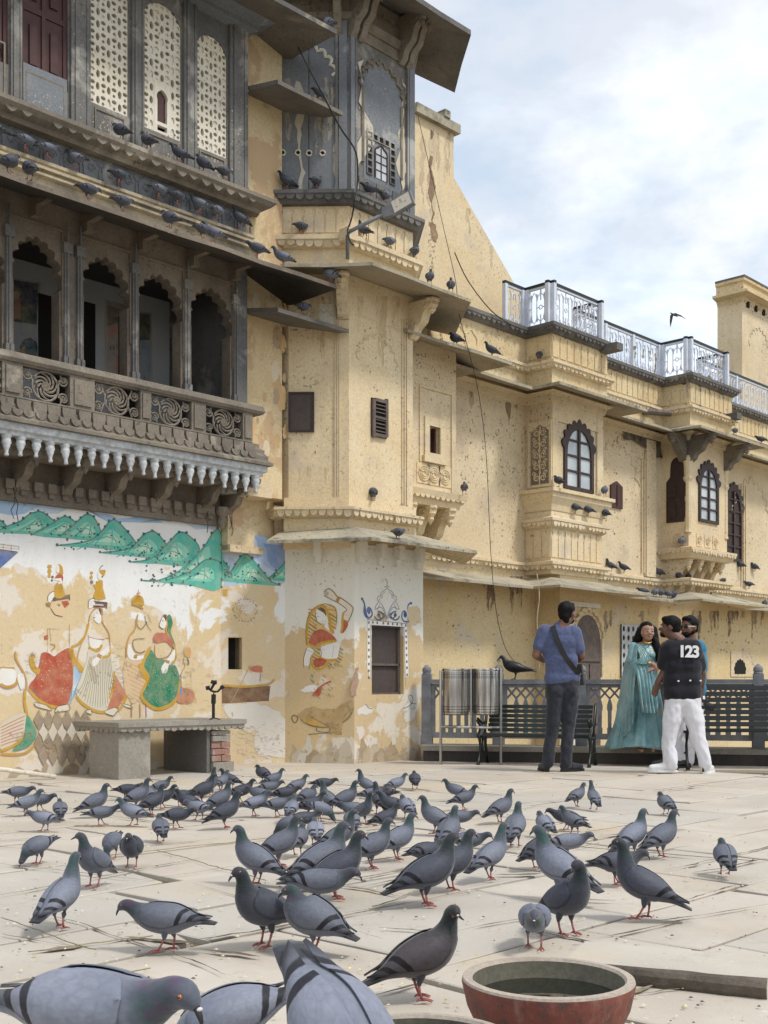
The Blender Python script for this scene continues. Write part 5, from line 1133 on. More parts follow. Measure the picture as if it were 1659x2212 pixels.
for x, y, a, b_ in ((1082, 270, 3.6, 2.8), (1078, 322, 3.4, 4.6), (1082, 380, 3, 4)): d.dot(*Ta([(x, y)])[0], a, b_, GOLD if y < 350 else (.15, .09, .04), .1)
# pair with pot and green skirt
d.poly(crv(Tb([(10, 1440), (120, 1460), (330, 1330), (240, 1550), (300, 1720), (200, 1960), (100, 2060), (0, 1900), (-30, 1650)]), True), (.62, .45, .28), .4)
for k in range(13):
    for j in range(9):
        x = 5+k*20+j*12; y = 1480+j*62+k*10
        if x < 290-abs(j-3)*4: d.line(Tb([(x, y), (x+13, y+24)]), 1.3, (.42, .17, .07), .4, smooth=False)
d.poly(crv(Tb([(340, 1340), (420, 1450), (540, 1480), (600, 1540), (680, 1560), (730, 1740), (700, 1960), (560, 2090), (380, 2110), (220, 1960), (310, 1720), (240, 1560)]), True), GRN, .3)
d.line(Tb([(340, 1300), (230, 1540), (310, 1730), (210, 1950), (380, 2120), (560, 2100), (700, 1970), (740, 1740)]), 6, GOLD, .2); d.line(Tb([(405, 1450), (300, 1800), (240, 1950)]), 1, INK, .2)
for _ in range(110): x, y = random.uniform(250, 700), random.uniform(1500, 2060); d.dot(*Tb([(x, y)])[0], random.uniform(.4, .9), random.uniform(.4, 1), (.35, .50, .38), .1)
d.poly(crv(Tb([(170, 1540), (240, 1540), (310, 1760), (260, 1740), (200, 1640)]), True), GOLD, .3)
d.poly(crv(Tb([(555, 900), (600, 870), (635, 980), (610, 1100), (670, 1280), (650, 1330), (580, 1150), (560, 1000)]), True), GRN, .4); d.line(Tb([(540, 880), (560, 1000), (550, 1090), (650, 1280), (680, 1450), (620, 1530)]), 3, GOLD, .1)
d.poly(crv(Tb([(470, 960), (500, 890), (540, 900), (550, 1000), (510, 1060), (470, 1030), (455, 1010)]), True), WHT, .2); d.line(Tb([(500, 890), (470, 960), (455, 1010), (470, 1040), (515, 1060)]), 1, INK, .1); d.dot(*Tb([(500, 950)])[0], 2, 1, INK, .1); d.poly(crv(Tb([(500, 880), (550, 870), (545, 960), (525, 920)]), True), INK, .1)
d.poly(crv(Tb([(370, 1200), (400, 1120), (470, 1110), (560, 1130), (640, 1230), (620, 1300), (540, 1230), (400, 1250)]), True), (.45, .13, .09), .6)
d.line(Tb([(395, 1270), (410, 1440), (540, 1440), (600, 1390), (640, 1290)]), 1.4, (.25, .12, .05), .2); d.poly(crv(Tb([(590, 1430), (660, 1330), (660, 1450), (590, 1530), (550, 1640), (490, 1650), (490, 1560)]), True), WHT, .5); d.poly(Tb([(545, 1470), (600, 1490), (580, 1530), (535, 1510)]), (.38, .20, .06), .1)
d.line(Tb([(10, 1450), (15, 1300), (60, 1150), (130, 1060), (150, 930), (170, 860)]), 2.6, (.50, .25, .05), .3); d.line(Tb([(100, 1270), (120, 1200), (260, 1190)]), 1.2, INK, .4); d.line(Tb([(100, 1270), (130, 1350), (200, 1380), (270, 1350)]), 1.4, INK, .3)
d.poly(crv(Tb([(30, 1300), (60, 1260), (90, 1330), (150, 1420), (240, 1410), (230, 1460), (100, 1480), (30, 1420)]), True), WHT, .4); d.poly(Tb([(115, 1410), (165, 1400), (150, 1460), (105, 1450)]), (.38, .20, .06), .1)
d.line(Tb([(160, 880), (160, 1010), (210, 1060), (260, 1010), (290, 960)]), 1.2, INK, .4); d.line(Tb([(260, 880), (290, 1000), (350, 1090)]), 1.2, INK, .3); d.line(Tb([(300, 860), (350, 980)]), 1.2, INK, .3)
d.poly(crv(Tb([(90, 720), (100, 640), (165, 600), (235, 640), (245, 740), (160, 730)]), True), GOLD, .1)
for k in range(8): d.line(Tb([(165+k*3, 615), (95+k*20, 700+abs(4-k)*3)]), 1, (.22, .10, .02), .1, smooth=False)
d.line(Tb([(85, 725), (160, 745), (240, 790)]), 3.5, (.40, .22, .04), .1); d.line(Tb([(175, 530), (175, 590)]), 1.6, RED, 0); d.line(Tb([(150, 585), (200, 575)]), 2.4, RED, 0)
# child at the right
d.poly(crv(Tb([(790, 1320), (840, 1300), (880, 1340), (870, 1430), (800, 1420)]), True), (.60, .36, .14), .3)
for k in range(6): d.line(Tb([(798+k*14, 1310), (805+k*12, 1425)]), .9, (.35, .16, .05), .2, smooth=False)
d.line(Tb([(790, 1430), (780, 1500), (800, 1560), (750, 1660), (750, 1840)]), 1.1, (.30, .16, .07), .4); d.line(Tb([(830, 1450), (850, 1500), (840, 1540)]), 2.4, INK, .3); d.line(Tb([(880, 1620), (880, 1850)]), 1, (.30, .16, .07), .5)
d.poly(crv(Tb([(720, 1880), (780, 1850), (900, 1880), (920, 2000), (830, 2060), (700, 2040), (700, 1960)]), True), (.48, .20, .12), .6)
for k in range(12): d.line(Tb([(790+k*10, 1850), (720+k*22, 2050)]), .9, (.40, .15, .08), .4, smooth=False)
d.poly(Tb([(740, 1830), (765, 1830), (755, 1940), (730, 1940)]), (.08, .25, .55), .2); d.line(Tb([(600, 1580), (700, 1700), (750, 1660)]), 1.2, INK, .3)
# figure cut by the left edge
d.poly(crv(Ta([(0, 1410), (150, 1410), (190, 1480), (180, 1570), (100, 1620), (0, 1600)]), True), WHT, .5); d.line(Ta([(0, 1390), (170, 1400)]), 5, GOLD, .2); d.line(Ta([(0, 1590), (80, 1625), (180, 1590), (210, 1500)]), 5, (.45, .24, .05), .2); d.line(Ta([(180, 1200), (190, 1300), (270, 1440), (310, 1560), (310, 1660)]), 3, (.50, .26, .05), .3)
d.poly(crv(Ta([(200, 1490), (270, 1470), (290, 1600), (240, 1650)]), True), WHT, .4)
d.poly(crv(Tf([(0, 330), (160, 250), (175, 340), (130, 440), (60, 485), (0, 490)]), True), (.60, .52, .42), .4)
for k in range(7): d.line(Tf([(0, 350+k*20), (80, 310+k*22), (165-k*4, 270+k*27)]), 1.6, (.42, .20, .14), .3)
d.line(Tf([(165, 90), (160, 180), (178, 280), (165, 390), (100, 460), (0, 505)]), 4.5, GOLD, .2); d.poly(crv(Tf([(175, 270), (220, 330), (240, 400), (180, 480), (80, 500), (150, 420)]), True), (.05, .26, .17), .4); d.line(Tf([(245, 440), (160, 520), (0, 525)]), 4, (.50, .26, .05), .3)
# outlined feet, hems, water strokes, lozenges
for e in ([(220, 180), (300, 200), (340, 235), (240, 210), (225, 190)], [(360, 245), (380, 210), (450, 195), (455, 235), (365, 245)], [(560, 240), (600, 230), (605, 260), (570, 250)], [(690, 240), (760, 215), (780, 230), (750, 270), (700, 255)], [(800, 190), (850, 200), (880, 220), (840, 215)]): d.poly(Tf(e), (.66, .60, .50), .2); d.line(Tf(e), .9, INK, .3)
rr = random.Random(4)
for _ in range(110):
    x, y = rr.choice(((rr.uniform(50, 75), rr.uniform(1405, 1500)), (rr.uniform(238, 262), rr.uniform(1390, 1480)), (rr.uniform(380, 400), rr.uniform(1410, 1500)), (rr.uniform(400, 470), rr.uniform(1420, 1560))))
    d.line([(x, y), (x+rr.uniform(5, 12), y+rr.uniform(-1, 1.4))], .9, (.25, .21, .18), .5, smooth=False)
for i in range(6):
    for j in range(4):
        cx_, cy_ = (255+i*62+(j % 2)*31, 300+j*78)
        if cx_+30 < 612: d.poly([(p[0], p[1]) for p in rough_poly(Tf([(cx_, cy_-66), (cx_+33, cy_), (cx_, cy_+66), (cx_-33, cy_)]), 2, 1)], (.27, .21, .155) if j % 2 == 0 else ((.60, .55, .47) if j < 3 else (.32, .25, .19)), .75); d.line(Tf([(cx_, cy_-68), (cx_+34, cy_), (cx_, cy_+68), (cx_-34, cy_), (cx_, cy_-68)]), 1.0, (.18, .14, .11), .5, smooth=False)
for x in (868, 925, 965): d.line(Tf([(x, 190), (x+3, 280)]), 3, (.38, .12, .07), .7)
d.done('figure_painting', mw)
d = Decal(FW)
d.poly(rough_poly(T3([(0, 352), (200, 385), (215, 450), (330, 460), (390, 480), (428, 470), (430, 700), (0, 740)]), 3, 2), (.42, .56, .74), .15)
for k, c in enumerate(((.28, .44, .70), (.17, .30, .58))): d.poly(rough_poly(T3([(200+k*50, 400+k*50), (380, 460), (425, 520), (428, 600), (330, 640-k*20), (210+k*70, 560)]), 3, 3), c, .3)
hill(d, [(-25, 560), (20, 610), (30, 700), (-25, 690)], T3, seed=11); hill(d, [(290, 690), (360, 620), (428, 555), (428, 695)], T3, seed=12)
hill(d, [(-25, 700), (40, 640), (90, 560), (140, 525), (190, 570), (250, 640), (300, 700), (370, 735), (200, 725)], T3, seed=13)
for k in range(8): d.line(T3([(130, 540), (20+k*44, 705)]), 1.1, TEALD, .2, smooth=False)
for i in range(46):
    t = i/46*6.28; q = T3([(130+75*math.cos(t)+rr.uniform(-9, 9), 900+75*math.sin(t)+rr.uniform(-9, 9))])[0]; d.dot(*q, .9, 1.4, (.17, .13, .09), .2)
for i in range(60):
    q = T3([(100+rr.gauss(0, 32), 890+rr.gauss(0, 32))])[0]; d.dot(*q, .8, 1.2, (.48, .30, .08), .3)
d.poly(rough_poly(T3([(-12, 760), (20, 755), (15, 800), (-12, 800)]), 2), GOLD, .4)
d.poly(T3([(-20, 1400), (300, 1400), (290, 1500), (-20, 1515)]), (.17, .085, .05), .75); d.line(T3([(-20, 1395), (120, 1405), (280, 1390), (328, 1355)]), 4, GOLD, .1); d.line(T3([(-20, 1407), (150, 1415), (290, 1400)]), 1.4, INK, .1)
d.poly(rough_poly(T3([(150, 1270), (250, 1270), (250, 1310), (170, 1300)]), 3), (.50, .16, .10), .7); d.line(T3([(170, 1260), (20, 1550)]), 2, (.45, .30, .12), .2); d.line(T3([(235, 1320), (232, 1370)]), 3, (.17, .10, .06), .3)
d.poly(rough_poly(T3([(-20, 1520), (120, 1520), (300, 1540), (420, 1640), (400, 1880), (220, 1860), (200, 1680), (60, 1640)]), 5, 3), (.66, .63, .58), .5)
for _ in range(110): x, y = T3([(rr.uniform(60, 400), rr.uniform(1620, 1880))])[0]; d.line([(x, y), (x+rr.uniform(4, 10), y+rr.uniform(0, 3))], .9, (.28, .25, .22), .4, smooth=False)
d.poly([(FW.s(491), 0), (0, 0), (0, 0)], WHT, 0, px=False) if False else None
d.done('hill_painting', rw)
# dancer and window border on the corner bay
d = Decal(LF)
STR = ((.50, .27, .05), (.62, .55, .44), (.36, .09, .06), (.62, .55, .44), (.05, .25, .13), (.62, .55, .44))
def stripes(P, n, ang, sp):
    xs = [p[0] for p in P]; ys = [p[1] for p in P]
    d.poly(P, (.62, .52, .36), .2)
d.poly(crv(Tc([(225, 830), (220, 560), (270, 420), (370, 345), (460, 350), (500, 340), (575, 400), (575, 580), (530, 690), (520, 1000), (350, 1090), (270, 1090), (330, 850)]), True), (.62, .45, .20), .2)
rr = random.Random(9)
for k in range(16):
    y = 400+k*42; c = ((.50, .27, .05), (.36, .09, .06), (.04, .24, .13))[k % 3]
    for x0 in ((255, 480) if 400 <= y < 600 else ((245,) if y < 820 else ((290, 430, 560)))):
        for j in range(5):
            x = x0+j*19; yy = y+(j*13 if y > 420 else j*3)
            if (x-400)**2/330**2+(yy-650)**2/470**2 < 1 and yy < 1080: d.dot(*Tc([(x, yy)])[0], 2.7, 1.6, c, .2, rot=.5)
for k in range(42):
    x, y = 260+rr.uniform(0, 360), 1000+rr.uniform(0, 420); s_l = (x-260)*.6
    d.line(Tc([(x, y), (x+28, y+26)]), 2.2, ((.50, .27, .05), (.36, .09, .06), (.04, .24, .13))[k % 3], .5, smooth=False)
d.poly(crv(Tc([(335, 480), (330, 420), (370, 380), (430, 420), (465, 500), (470, 570), (400, 560), (350, 530)]), True), WHT, .1); d.line(Tc([(330, 420), (325, 480), (340, 500), (335, 530), (360, 560), (400, 580)]), 1.1, INK, .1)
d.poly(crv(Tc([(340, 390), (380, 370), (440, 410), (450, 480), (420, 440)]), True), INK, .05); d.line(Tc([(345, 480), (370, 485)]), 1.6, INK, 0); d.line(Tc([(330, 455), (360, 440)]), 1, INK, 0)
d.line(Tc([(230, 820), (228, 600), (280, 440), (370, 365), (440, 380), (490, 500), (505, 620), (540, 680)]), 5, GOLD, .1); d.line(Tc([(222, 820), (218, 590), (268, 430), (365, 350)]), 1.1, INK, .1)
d.line(Tc([(380, 350), (440, 335), (500, 355), (560, 400), (575, 570)]), 1.2, INK, .2)
d.line(Tc([(415, 590), (440, 620), (490, 600)]), 3, GOLD, .1); d.poly(Tc([(440, 520), (470, 560), (490, 650), (430, 610)]), WHT, .2)
d.poly(crv(Tc([(250, 790), (290, 680), (390, 630), (500, 680), (570, 760), (470, 770), (350, 830), (300, 810)]), True), RED, .25); d.line(Tc([(245, 800), (330, 845), (370, 800), (470, 775), (575, 765)]), 4, GOLD, .1); d.line(Tc([(370, 800), (380, 720), (370, 640)]), 1.1, INK, .2)
d.poly(crv(Tc([(390, 850), (450, 815), (600, 800), (590, 930), (570, 970), (450, 975), (390, 940)]), True), WHT, .1); d.line(Tc([(370, 955), (450, 990), (570, 985)]), 4.5, GOLD, .1); d.line(Tc([(375, 845), (395, 900), (390, 950)]), 1.2, INK, .1); d.line(Tc([(540, 810), (525, 960)]), .9, INK, .2)
d.poly(crv(Tc([(300, 1020), (340, 970), (450, 990), (420, 1050), (340, 1075)]), True), RED, .2); d.line(Tc([(280, 960), (290, 1060), (370, 1100), (450, 1050), (470, 990)]), 4, GOLD, .2)
d.poly(crv(Tc([(230, 850), (310, 880), (270, 950), (250, 1050), (190, 1045), (195, 950)]), True), WHT, .1); d.line(Tc([(228, 850), (192, 960), (188, 1075)]), 1.2, INK, .1); d.line(Tc([(270, 960), (250, 1100)]), 1.2, INK, .1); d.line(Tc([(235, 870), (270, 890), (300, 890)]), 1.4, (.4, .4, .38), .1)
d.poly(crv(Tc([(430, 180), (480, 160), (540, 200), (580, 250), (640, 280), (755, 375), (745, 460), (700, 560), (650, 520), (660, 440), (690, 400), (600, 330), (530, 280), (430, 230)]), True), (.70, .62, .52), .05)
d.line(Tc([(425, 195), (480, 160), (540, 200), (580, 250), (640, 280), (758, 375), (745, 460), (700, 560)]), 1.8, (.16, .09, .05), .05); d.line(Tc([(428, 240), (520, 290), (600, 330), (690, 400), (660, 440), (650, 520)]), 1.4, (.16, .09, .05), .05)
for k in range(4): d.line(Tc([(425, 190+k*15), (450, 195+k*13), (480, 200+k*10)]), .9, INK, .05)
d.poly(Tc([(585, 250), (615, 275), (590, 325), (560, 295)]), (.40, .22, .05), .05); d.line(Tc([(655, 460), (700, 465), (715, 480)]), 1.5, (.5, .5, .48), .1)
d.poly(crv(Tc([(650, 520), (705, 560), (690, 620), (640, 680), (650, 600)]), True), RED, .3); d.line(Tc([(655, 430), (640, 520), (640, 600), (625, 680)]), 4, GOLD, .2); d.line(Tc([(655, 520), (705, 540)]), 4, GOLD, .1)
d.poly(rough_poly(Tc([(150, 1340), (210, 1300), (350, 1290), (340, 1370), (200, 1370)]), 3), WHT, .5); d.poly(crv(Tc([(290, 1390), (400, 1280), (380, 1400), (330, 1410)]), True), RED, .4); d.line(Tc([(510, 1235), (430, 1270), (370, 1330), (340, 1400)]), 2.6, RED, .2)
d.poly(rough_poly(Tc([(100, 1640), (300, 1530), (560, 1560), (760, 1460), (770, 1580), (640, 1720), (640, 1860), (500, 1860), (480, 1770), (190, 1720)]), 4, 2), (.40, .27, .12), .4)
d.poly(crv(Tc([(190, 1700), (280, 1660), (380, 1700), (480, 1770), (300, 1750)]), True), (.50, .30, .06), .2); d.line(Tc([(150, 1680), (220, 1730), (320, 1765), (480, 1772), (380, 1710), (270, 1650)]), 1.8, (.12, .09, .05), .1)
d.line(Tc([(340, 1775), (345, 1815), (420, 1830), (490, 1825), (485, 1775)]), 1.6, (.12, .09, .05), .1); d.line(Tc([(240, 1855), (380, 1845), (515, 1840)]), 1.4, (.12, .09, .05), .1); d.line(Tc([(75, 1630), (50, 1660), (70, 1710), (100, 1715), (120, 1660), (75, 1630)]), 1.8, (.12, .09, .05), .1)
d.line(Tc([(640, 1720), (700, 1670), (760, 1590)]), 1.8, (.12, .09, .05), .1); d.line(Tc([(655, 1650), (700, 1600), (730, 1560)]), 1.5, (.12, .09, .05), .1)
d.done('dancer_painting', bay)
d = Decal(RF)
NV, DB = (.03, .045, .11), (.02, .09, .30)
d.poly(Tc([(925, 520), (1398, 568), (1412, 1185), (1372, 1190), (1360, 605), (965, 585), (965, 1215), (925, 1065)]), WHT, .1)
d.line(Tc([(925, 1065), (928, 518), (1395, 568), (1415, 1200)]), 1.3, NV, .1, smooth=False); d.line(Tc([(968, 1215), (968, 583), (1358, 606), (1375, 1300)]), 1.2, NV, .1, smooth=False)
for i, y in enumerate((553, 633, 720, 792, 873, 952, 1037, 1115, 1195)): d.dot(*Tc([(946, y)])[0], 2.0, 3.4, DB if i % 3 == 0 else (.09, .10, .12), .1)
for i, y in enumerate((588, 650, 718, 785, 853, 932, 1010, 1080, 1163)): d.dot(*Tc([(1376+i*2, y)])[0], 2.0, 3.4, DB if i % 2 == 0 else (.09, .10, .12), .1)
for i, x in enumerate((993, 1044, 1115, 1170, 1224, 1276, 1327)): d.dot(*Tc([(x, 552+(x-993)*.075)])[0], 2.0, 3.3, (.09, .10, .12), .1)
half = [(0, 60), (0, 140), (-20, 170), (-60, 195), (-75, 225), (-70, 240), (-105, 250), (-115, 280), (-100, 305), (-110, 330), (-125, 350), (-140, 400), (-80, 375), (-50, 400), (-20, 460), (-12, 520)]
for s in (-1, 1):
    d.line(Tc([(1158-s*x, y) for x, y in half]), 1.2, (.10, .13, .20), .1)
    d.line(Tc([(1158-s*x*.8, y+22) for x, y in half[2:12]]), .9, (.10, .13, .20), .1)
    for k, L in enumerate((75, 60, 40)): d.line(Tc([(1158, 510), (1158-s*L*.4, 400+k*20), (1158-s*L, 320+k*28)]), 1.0, (.10, .18, .34), .1)
    for cx_, r_ in ((95, 48), (60, 30)): d.line(Tc([(1158+s*(cx_+r_*math.cos(t)), 475+r_*math.sin(t)) for t in [k*.5 for k in range(11)]]), 2.8, (.03, .06, .16), .1)
    d.dot(*Tc([(1158+s*95, 465)])[0], 3.3, 4.6, (.03, .06, .16), .1)
d.line(Tc([(1158, 65), (1158, 130)]), 1.4, (.1, .12, .16), 0, smooth=False); d.dot(*Tc([(1138, 136)])[0], 2.2, .9, (.1, .12, .16), 0); d.dot(*Tc([(1178, 136)])[0], 2.2, .9, (.1, .12, .16), 0)
d.dot(*Tc([(868, 278)])[0], 2.8, 3.2, (.06, .09, .14), 0); d.line(Tc([(870, 280), (895, 340), (890, 420), (910, 480), (950, 500), (985, 460), (970, 400), (940, 380), (930, 420), (950, 440)]), 3.6, DB, .05); d.poly(crv(Tc([(900, 340), (915, 400), (930, 470), (960, 500), (905, 470), (890, 400)]), True), DB, .1); d.dot(*Tc([(948, 420)])[0], 3.4, 7, DB, .05)
d.dot(*Tc([(1437, 328)])[0], 2.8, 3, (.05, .10, .22), 0); d.line(Tc([(1437, 325), (1405, 350), (1400, 420), (1430, 490), (1410, 540), (1360, 540), (1332, 500), (1335, 440), (1365, 420), (1385, 460)]), 3, DB, .05); d.dot(*Tc([(1370, 460)])[0], 4, 7, DB, .05)
d.poly(rough_poly(Tc([(1400, 370), (1500, 355), (1545, 420), (1560, 560), (1440, 600), (1410, 480)]), 3), (.62, .50, .33), .2)
for e, c in (([(820, 1190), (830, 1080), (790, 1080), (760, 1200), (735, 1330), (740, 1400), (800, 1410)], (.32, .20, .15)), ([(805, 1570), (900, 1510), (980, 1545), (985, 1600), (820, 1630)], (.66, .64, .60)), ([(1340, 1560), (1440, 1330), (1565, 1320), (1540, 1480), (1490, 1600), (1440, 1700), (1370, 1720)], (.66, .65, .62)), ([(800, 1760), (880, 1760), (895, 1860), (840, 1930)], (.64, .60, .54)), ([(960, 1900), (1040, 1890), (1050, 1960), (970, 1990)], (.64, .60, .54)), ([(1210, 1850), (1250, 1850), (1260, 1970), (1220, 1980)], (.62, .58, .5))):
    d.poly(rough_poly(Tc(e), 3), c, .3)
d.line(Tc([(1340, 1560), (1420, 1520), (1460, 1460), (1440, 1400), (1410, 1420), (1440, 1490), (1500, 1500)]), 1.7, (.08, .12, .20), .1); d.line(Tc([(905, 1500), (940, 1545), (985, 1560)]), 1.6, (.08, .12, .20), .1)
d.done('window_border_painting', bay)

# ================================================================ stone table at the wall, gimbal, pole
tb = thing('stone_table', 'low stone table with petal carved edge and brick leg by the painted wall', 'table', tuple(UV(7, -9.9)))
M['tablestone'] = plaster('grey_table_stone', (.23, .21, .18), (.30, .275, .235), stain=(.10, .09, .08), patch=(.36, .33, .28), pat=(.56, .66), spot=.4, streak=.3, bs=.4)
M['tabledark'] = plaster('dark_slab_leg', (.12, .115, .11), (.16, .15, .14), spot=.3, streak=.3)
M['brick'] = plaster('old_brick', (.27, .15, .12), (.33, .20, .155), stain=(.10, .07, .06), patch=(.36, .30, .25), pat=(.52, .62), spot=.4, streak=0, bs=.6)
b = NB(); slabp = [P2(6.30, -10.2), P2(6.30, -9.42), P2(7.86, -9.42), P2(7.90, -10.2)]
vs = [b.verts.new((x, y, .50)) for x, y in slabp]; b.faces.new(vs); r = bmesh.ops.extrude_face_region(b, geom=b.faces[:]); bmesh.ops.translate(b, verts=[q for q in r['geom'] if isinstance(q, bmesh.types.BMVert)], vec=(0, 0, .045)); obj('top_slab', fin(b), M['tablestone'], tb)
b = NB(); sweep(b, slabp, [(-.10, .455), (-.03, .455), (-.01, .50), (-.10, .50)]); tongues(b, slabp, -.028, .499, .085, .055, .014); obj('petal_edge', fin(b), M['tablestone'], tb)
b = NB(); bx(b, VP(-9.48), 6.34, 6.70, -.02, .45, -.5, 0); obj('leg', b, M['tablestone'], tb)
b = NB(); bx(b, VP(-9.48), 7.40, 7.44, -.02, .45, -.75, -.02); obj('slab_leg', b, M['tabledark'], tb)
z = -.01; k = 0
for h in (.13, .07, .065, .07, .065, .05):
    n = 1 if k in (0, 5) else 2
    for i in range(n):
        a = 7.455+.245*i/n; c = 7.455+.245*(i+1)/n-.008; b = NB(); e = random.uniform(-.012, .012) if k else .02
        bx(b, VP(-9.48), a, c+(.03 if k == 0 else 0), z, z+h-.008, -.6, e); obj('brick', b, M['brick'] if 0 < k < 4 else M['tablestone'], tb)
    z += h; k += 1
gm = thing('camera_gimbal', 'black folded handheld camera gimbal standing upright on the stone table', 'gimbal', tuple(UV(7.45, -9.80, .545)))
g0 = Vector(at(461, 1549, 11.98)); g0.z = .546; bl = M['iron']
def Q(x, y): return Vector(at(x, y, 11.98))
b = NB(); 
for a_ in (0, 2.1, 4.2): tube(b, [g0+Vector((0, 0, .02)), g0+Vector((.07*math.cos(a_), .07*math.sin(a_), -.0))], [.008, .005], 6)
obj('tripod_foot', b, bl, gm); b = NB(); tube(b, [g0+Vector((0, 0, .01)), Vector((g0.x, g0.y, Q(461, 1518).z))], .016, 10); tube(b, [Vector((g0.x, g0.y, Q(461, 1520).z)), Vector((g0.x+.003, g0.y, Q(462, 1500).z))], .024, 10); obj('grip', b, bl, gm, smooth=True, angle=40)
b = NB(); tube(b, [Q(462, 1501), Q(461, 1494), Q(470, 1494), Q(480, 1484)], .011, 8); tube(b, [Q(449, 1486), Q(456, 1492), Q(466, 1495)], .011, 8); obj('arm', b, bl, gm, smooth=True, angle=40)
for (x, y, x2, y2) in ((445, 1487, 453, 1485), (477, 1487, 483, 1482), (459, 1474, 468, 1474)): b = NB(); tube(b, [Q(x, y), Q(x2, y2)], .021, 12); obj('motor', b, bl, gm, smooth=True, angle=40)
b = NB(); tube(b, [Q(455, 1491), Q(461, 1480), Q(467, 1472)], .013, 8); wbox(b, Q(461, 1474), (.05, .03, .035), 0, ry=.4); obj('clamp', b, bl, gm)
b = NB(); A_, B_ = Vector(at(-40, 1624, 10.5)), Vector(at(121, 1655, 11.2)); A_.z = .18; B_ = UV(5.95, -9.95, .03); A_ = UV(4.4, -10.28, .33)
tube(b, [A_, (A_+B_)/2+Vector((0, 0, -.006)), B_], .022, 10); o = obj('bamboo_pole', b, M['cream'], None, smooth=True); tag(o, 'pale bamboo pole leaning low against the foot of the painted wall', 'pole')

# ================================================================ kerb and stone fence
kb_ = NB(); L = 6.2; bx(kb_, FK, -.02, L, -2, .13, -.42, 0); obj('kerb', kb_, M['kerb'], None, kind='structure'); b = NB(); bx(b, FK, -.02, L, .13, .19, -.45, .03); obj('kerb_cap', b, M['tablestone'], None, kind='structure')
fen = thing('terrace_fence', 'grey painted stone fence with lattice band, balusters and finial posts on a dark kerb', 'fence', tuple(KA+KD*2-FK.D*.2+ZV*.19))
FF = FK.off(-.22); posts = [FF.s(x) for x in (922, 1077, 1256, 1443, 1638)]; posts.append(posts[-1]+.95)
for s in posts:
    b = NB(); bx(b, FF, s-.055, s+.055, .19, 1.02, -.055, .055); bx(b, FF, s-.065, s+.065, .19, .30, -.065, .065); q = FF.p(s, 1.02); lathe(b, tuple(q), [(.052, 0), (.056, .012), (.045, .02), (.052, .03), (.056, .05), (.050, .075), (.025, .10), (.004, .115)], 12); obj('fence_post', fin(b), M['fencestone'], fen)
for s0, s1 in zip(posts, posts[1:]):
    a, c = s0+.055, s1-.055
    b = NB(); bx(b, FF, a, c, .91, .96, -.055, .055); o = obj('top_rail', b, M['fencestone'], fen)
    b = NB(); bx(b, FF, a, c, .27, .335, -.03, .03); obj('bottom_rail', b, M['fencestone'], fen)
    b = NB(); bx(b, FF, a, c, .865, .908, -.03, .03); bx(b, FF, a, a+.045, .335, .865, -.03, .03); bx(b, FF, c-.045, c, .335, .865, -.03, .03); obj('panel_frame', b, M['fencestone'], fen, kind='stuff')
    n = 7; w_ = (c-a-.09)/n
    for i in range(n):
        x = a+.045+w_*i; b = NB()
        for pts in ([(x, .865), (x+w_, .74)], [(x+w_, .865), (x, .74)]):
            p0, p1 = Vector(pts[0]), Vector(pts[1]); t = (p1-p0).normalized(); nn_ = Vector((-t.y, t.x))*.011; prism(b, FF, [tuple(p0+nn_), tuple(p0-nn_), tuple(p1-nn_), tuple(p1+nn_)], -.015+(.003 if pts[0][0] == x else 0), .015+(.003 if pts[0][0] == x else 0))
        obj('lattice_cross', fin(b), M['fencestone'], fen)
    for i in range(1, n):
        x = a+.045+w_*i; b = NB(); prism(b, FF, [(x-.028, .335), (x+.028, .335), (x+.028, .40), (x+.020, .41), (x+.022, .60), (x+.030, .61), (x+.030, .66), (x+.02, .70), (x+.006, .745), (x-.006, .745), (x-.02, .70), (x-.030, .66), (x-.030, .61), (x-.022, .60), (x-.020, .41), (x-.028, .40)], -.028, .028); obj('baluster', fin(b), M['fencestone'], fen)
# ================================================================ steel litter bins
def steel():
    m, t, b = newmat('steel_reflection_bands'); co = nn(t, 'ShaderNodeTexCoord').outputs['Object']
    c = ramp(t, noise(t, co, 4, 2, .5, scale3=(2.2, 2.2, .04)), [(.38, (.24, .23, .22)), (.48, (.48, .47, .46)), (.57, (.66, .66, .66)), (.66, (.36, .35, .34))])  # upright light and dark bands in the base colour imitate reflections
    t.links.new(c, b.inputs['Base Color']); b.inputs['Metallic'].default_value = .85; b.inputs['Roughness'].default_value = .16; return m
M['steel'] = steel()
bins = thing('twin_litter_bin', 'pair of perforated steel litter bins hung on a tubular frame before the fence', 'litter bin', (.98, 13.2, 0))
for cx_ in (.808, 1.142):
    b = NB(); c0 = (cx_, 13.17, .56); lathe(b, c0, [(.125, 0), (.144, .012), (.152, .06), (.152, .49), (.157, .495), (.159, .507), (.157, .52), (.145, .52), (.142, .05)], 40, cap=False)
    fl = [b.verts.new((cx_+.13*math.cos(k*math.pi/16), 13.17+.13*math.sin(k*math.pi/16), .565)) for k in range(32)]; b.faces.new(fl); cn = obj('bin_can', fin(b), M['steel'], bins, smooth=True, angle=40)
    b = NB()
    for r_ in (0, 1, 2, 3):
        for zz in (.655-.03*r_, 1.03-.018*r_):
            for k in range(44):
                t = k*2*math.pi/44; q = Vector((cx_+.1533*math.cos(t), 13.17+.1533*math.sin(t), zz)); tg_ = Vector((-math.sin(t), math.cos(t), 0)); s_z = .0058
                vs = [b.verts.new(q+tg_*(s_z*1.2*math.cos(j*math.pi/3))+ZV*(s_z*math.sin(j*math.pi/3))) for j in range(6)]; b.faces.new(vs)
    obj('perforation', b, M['void'], cn, kind='stuff')
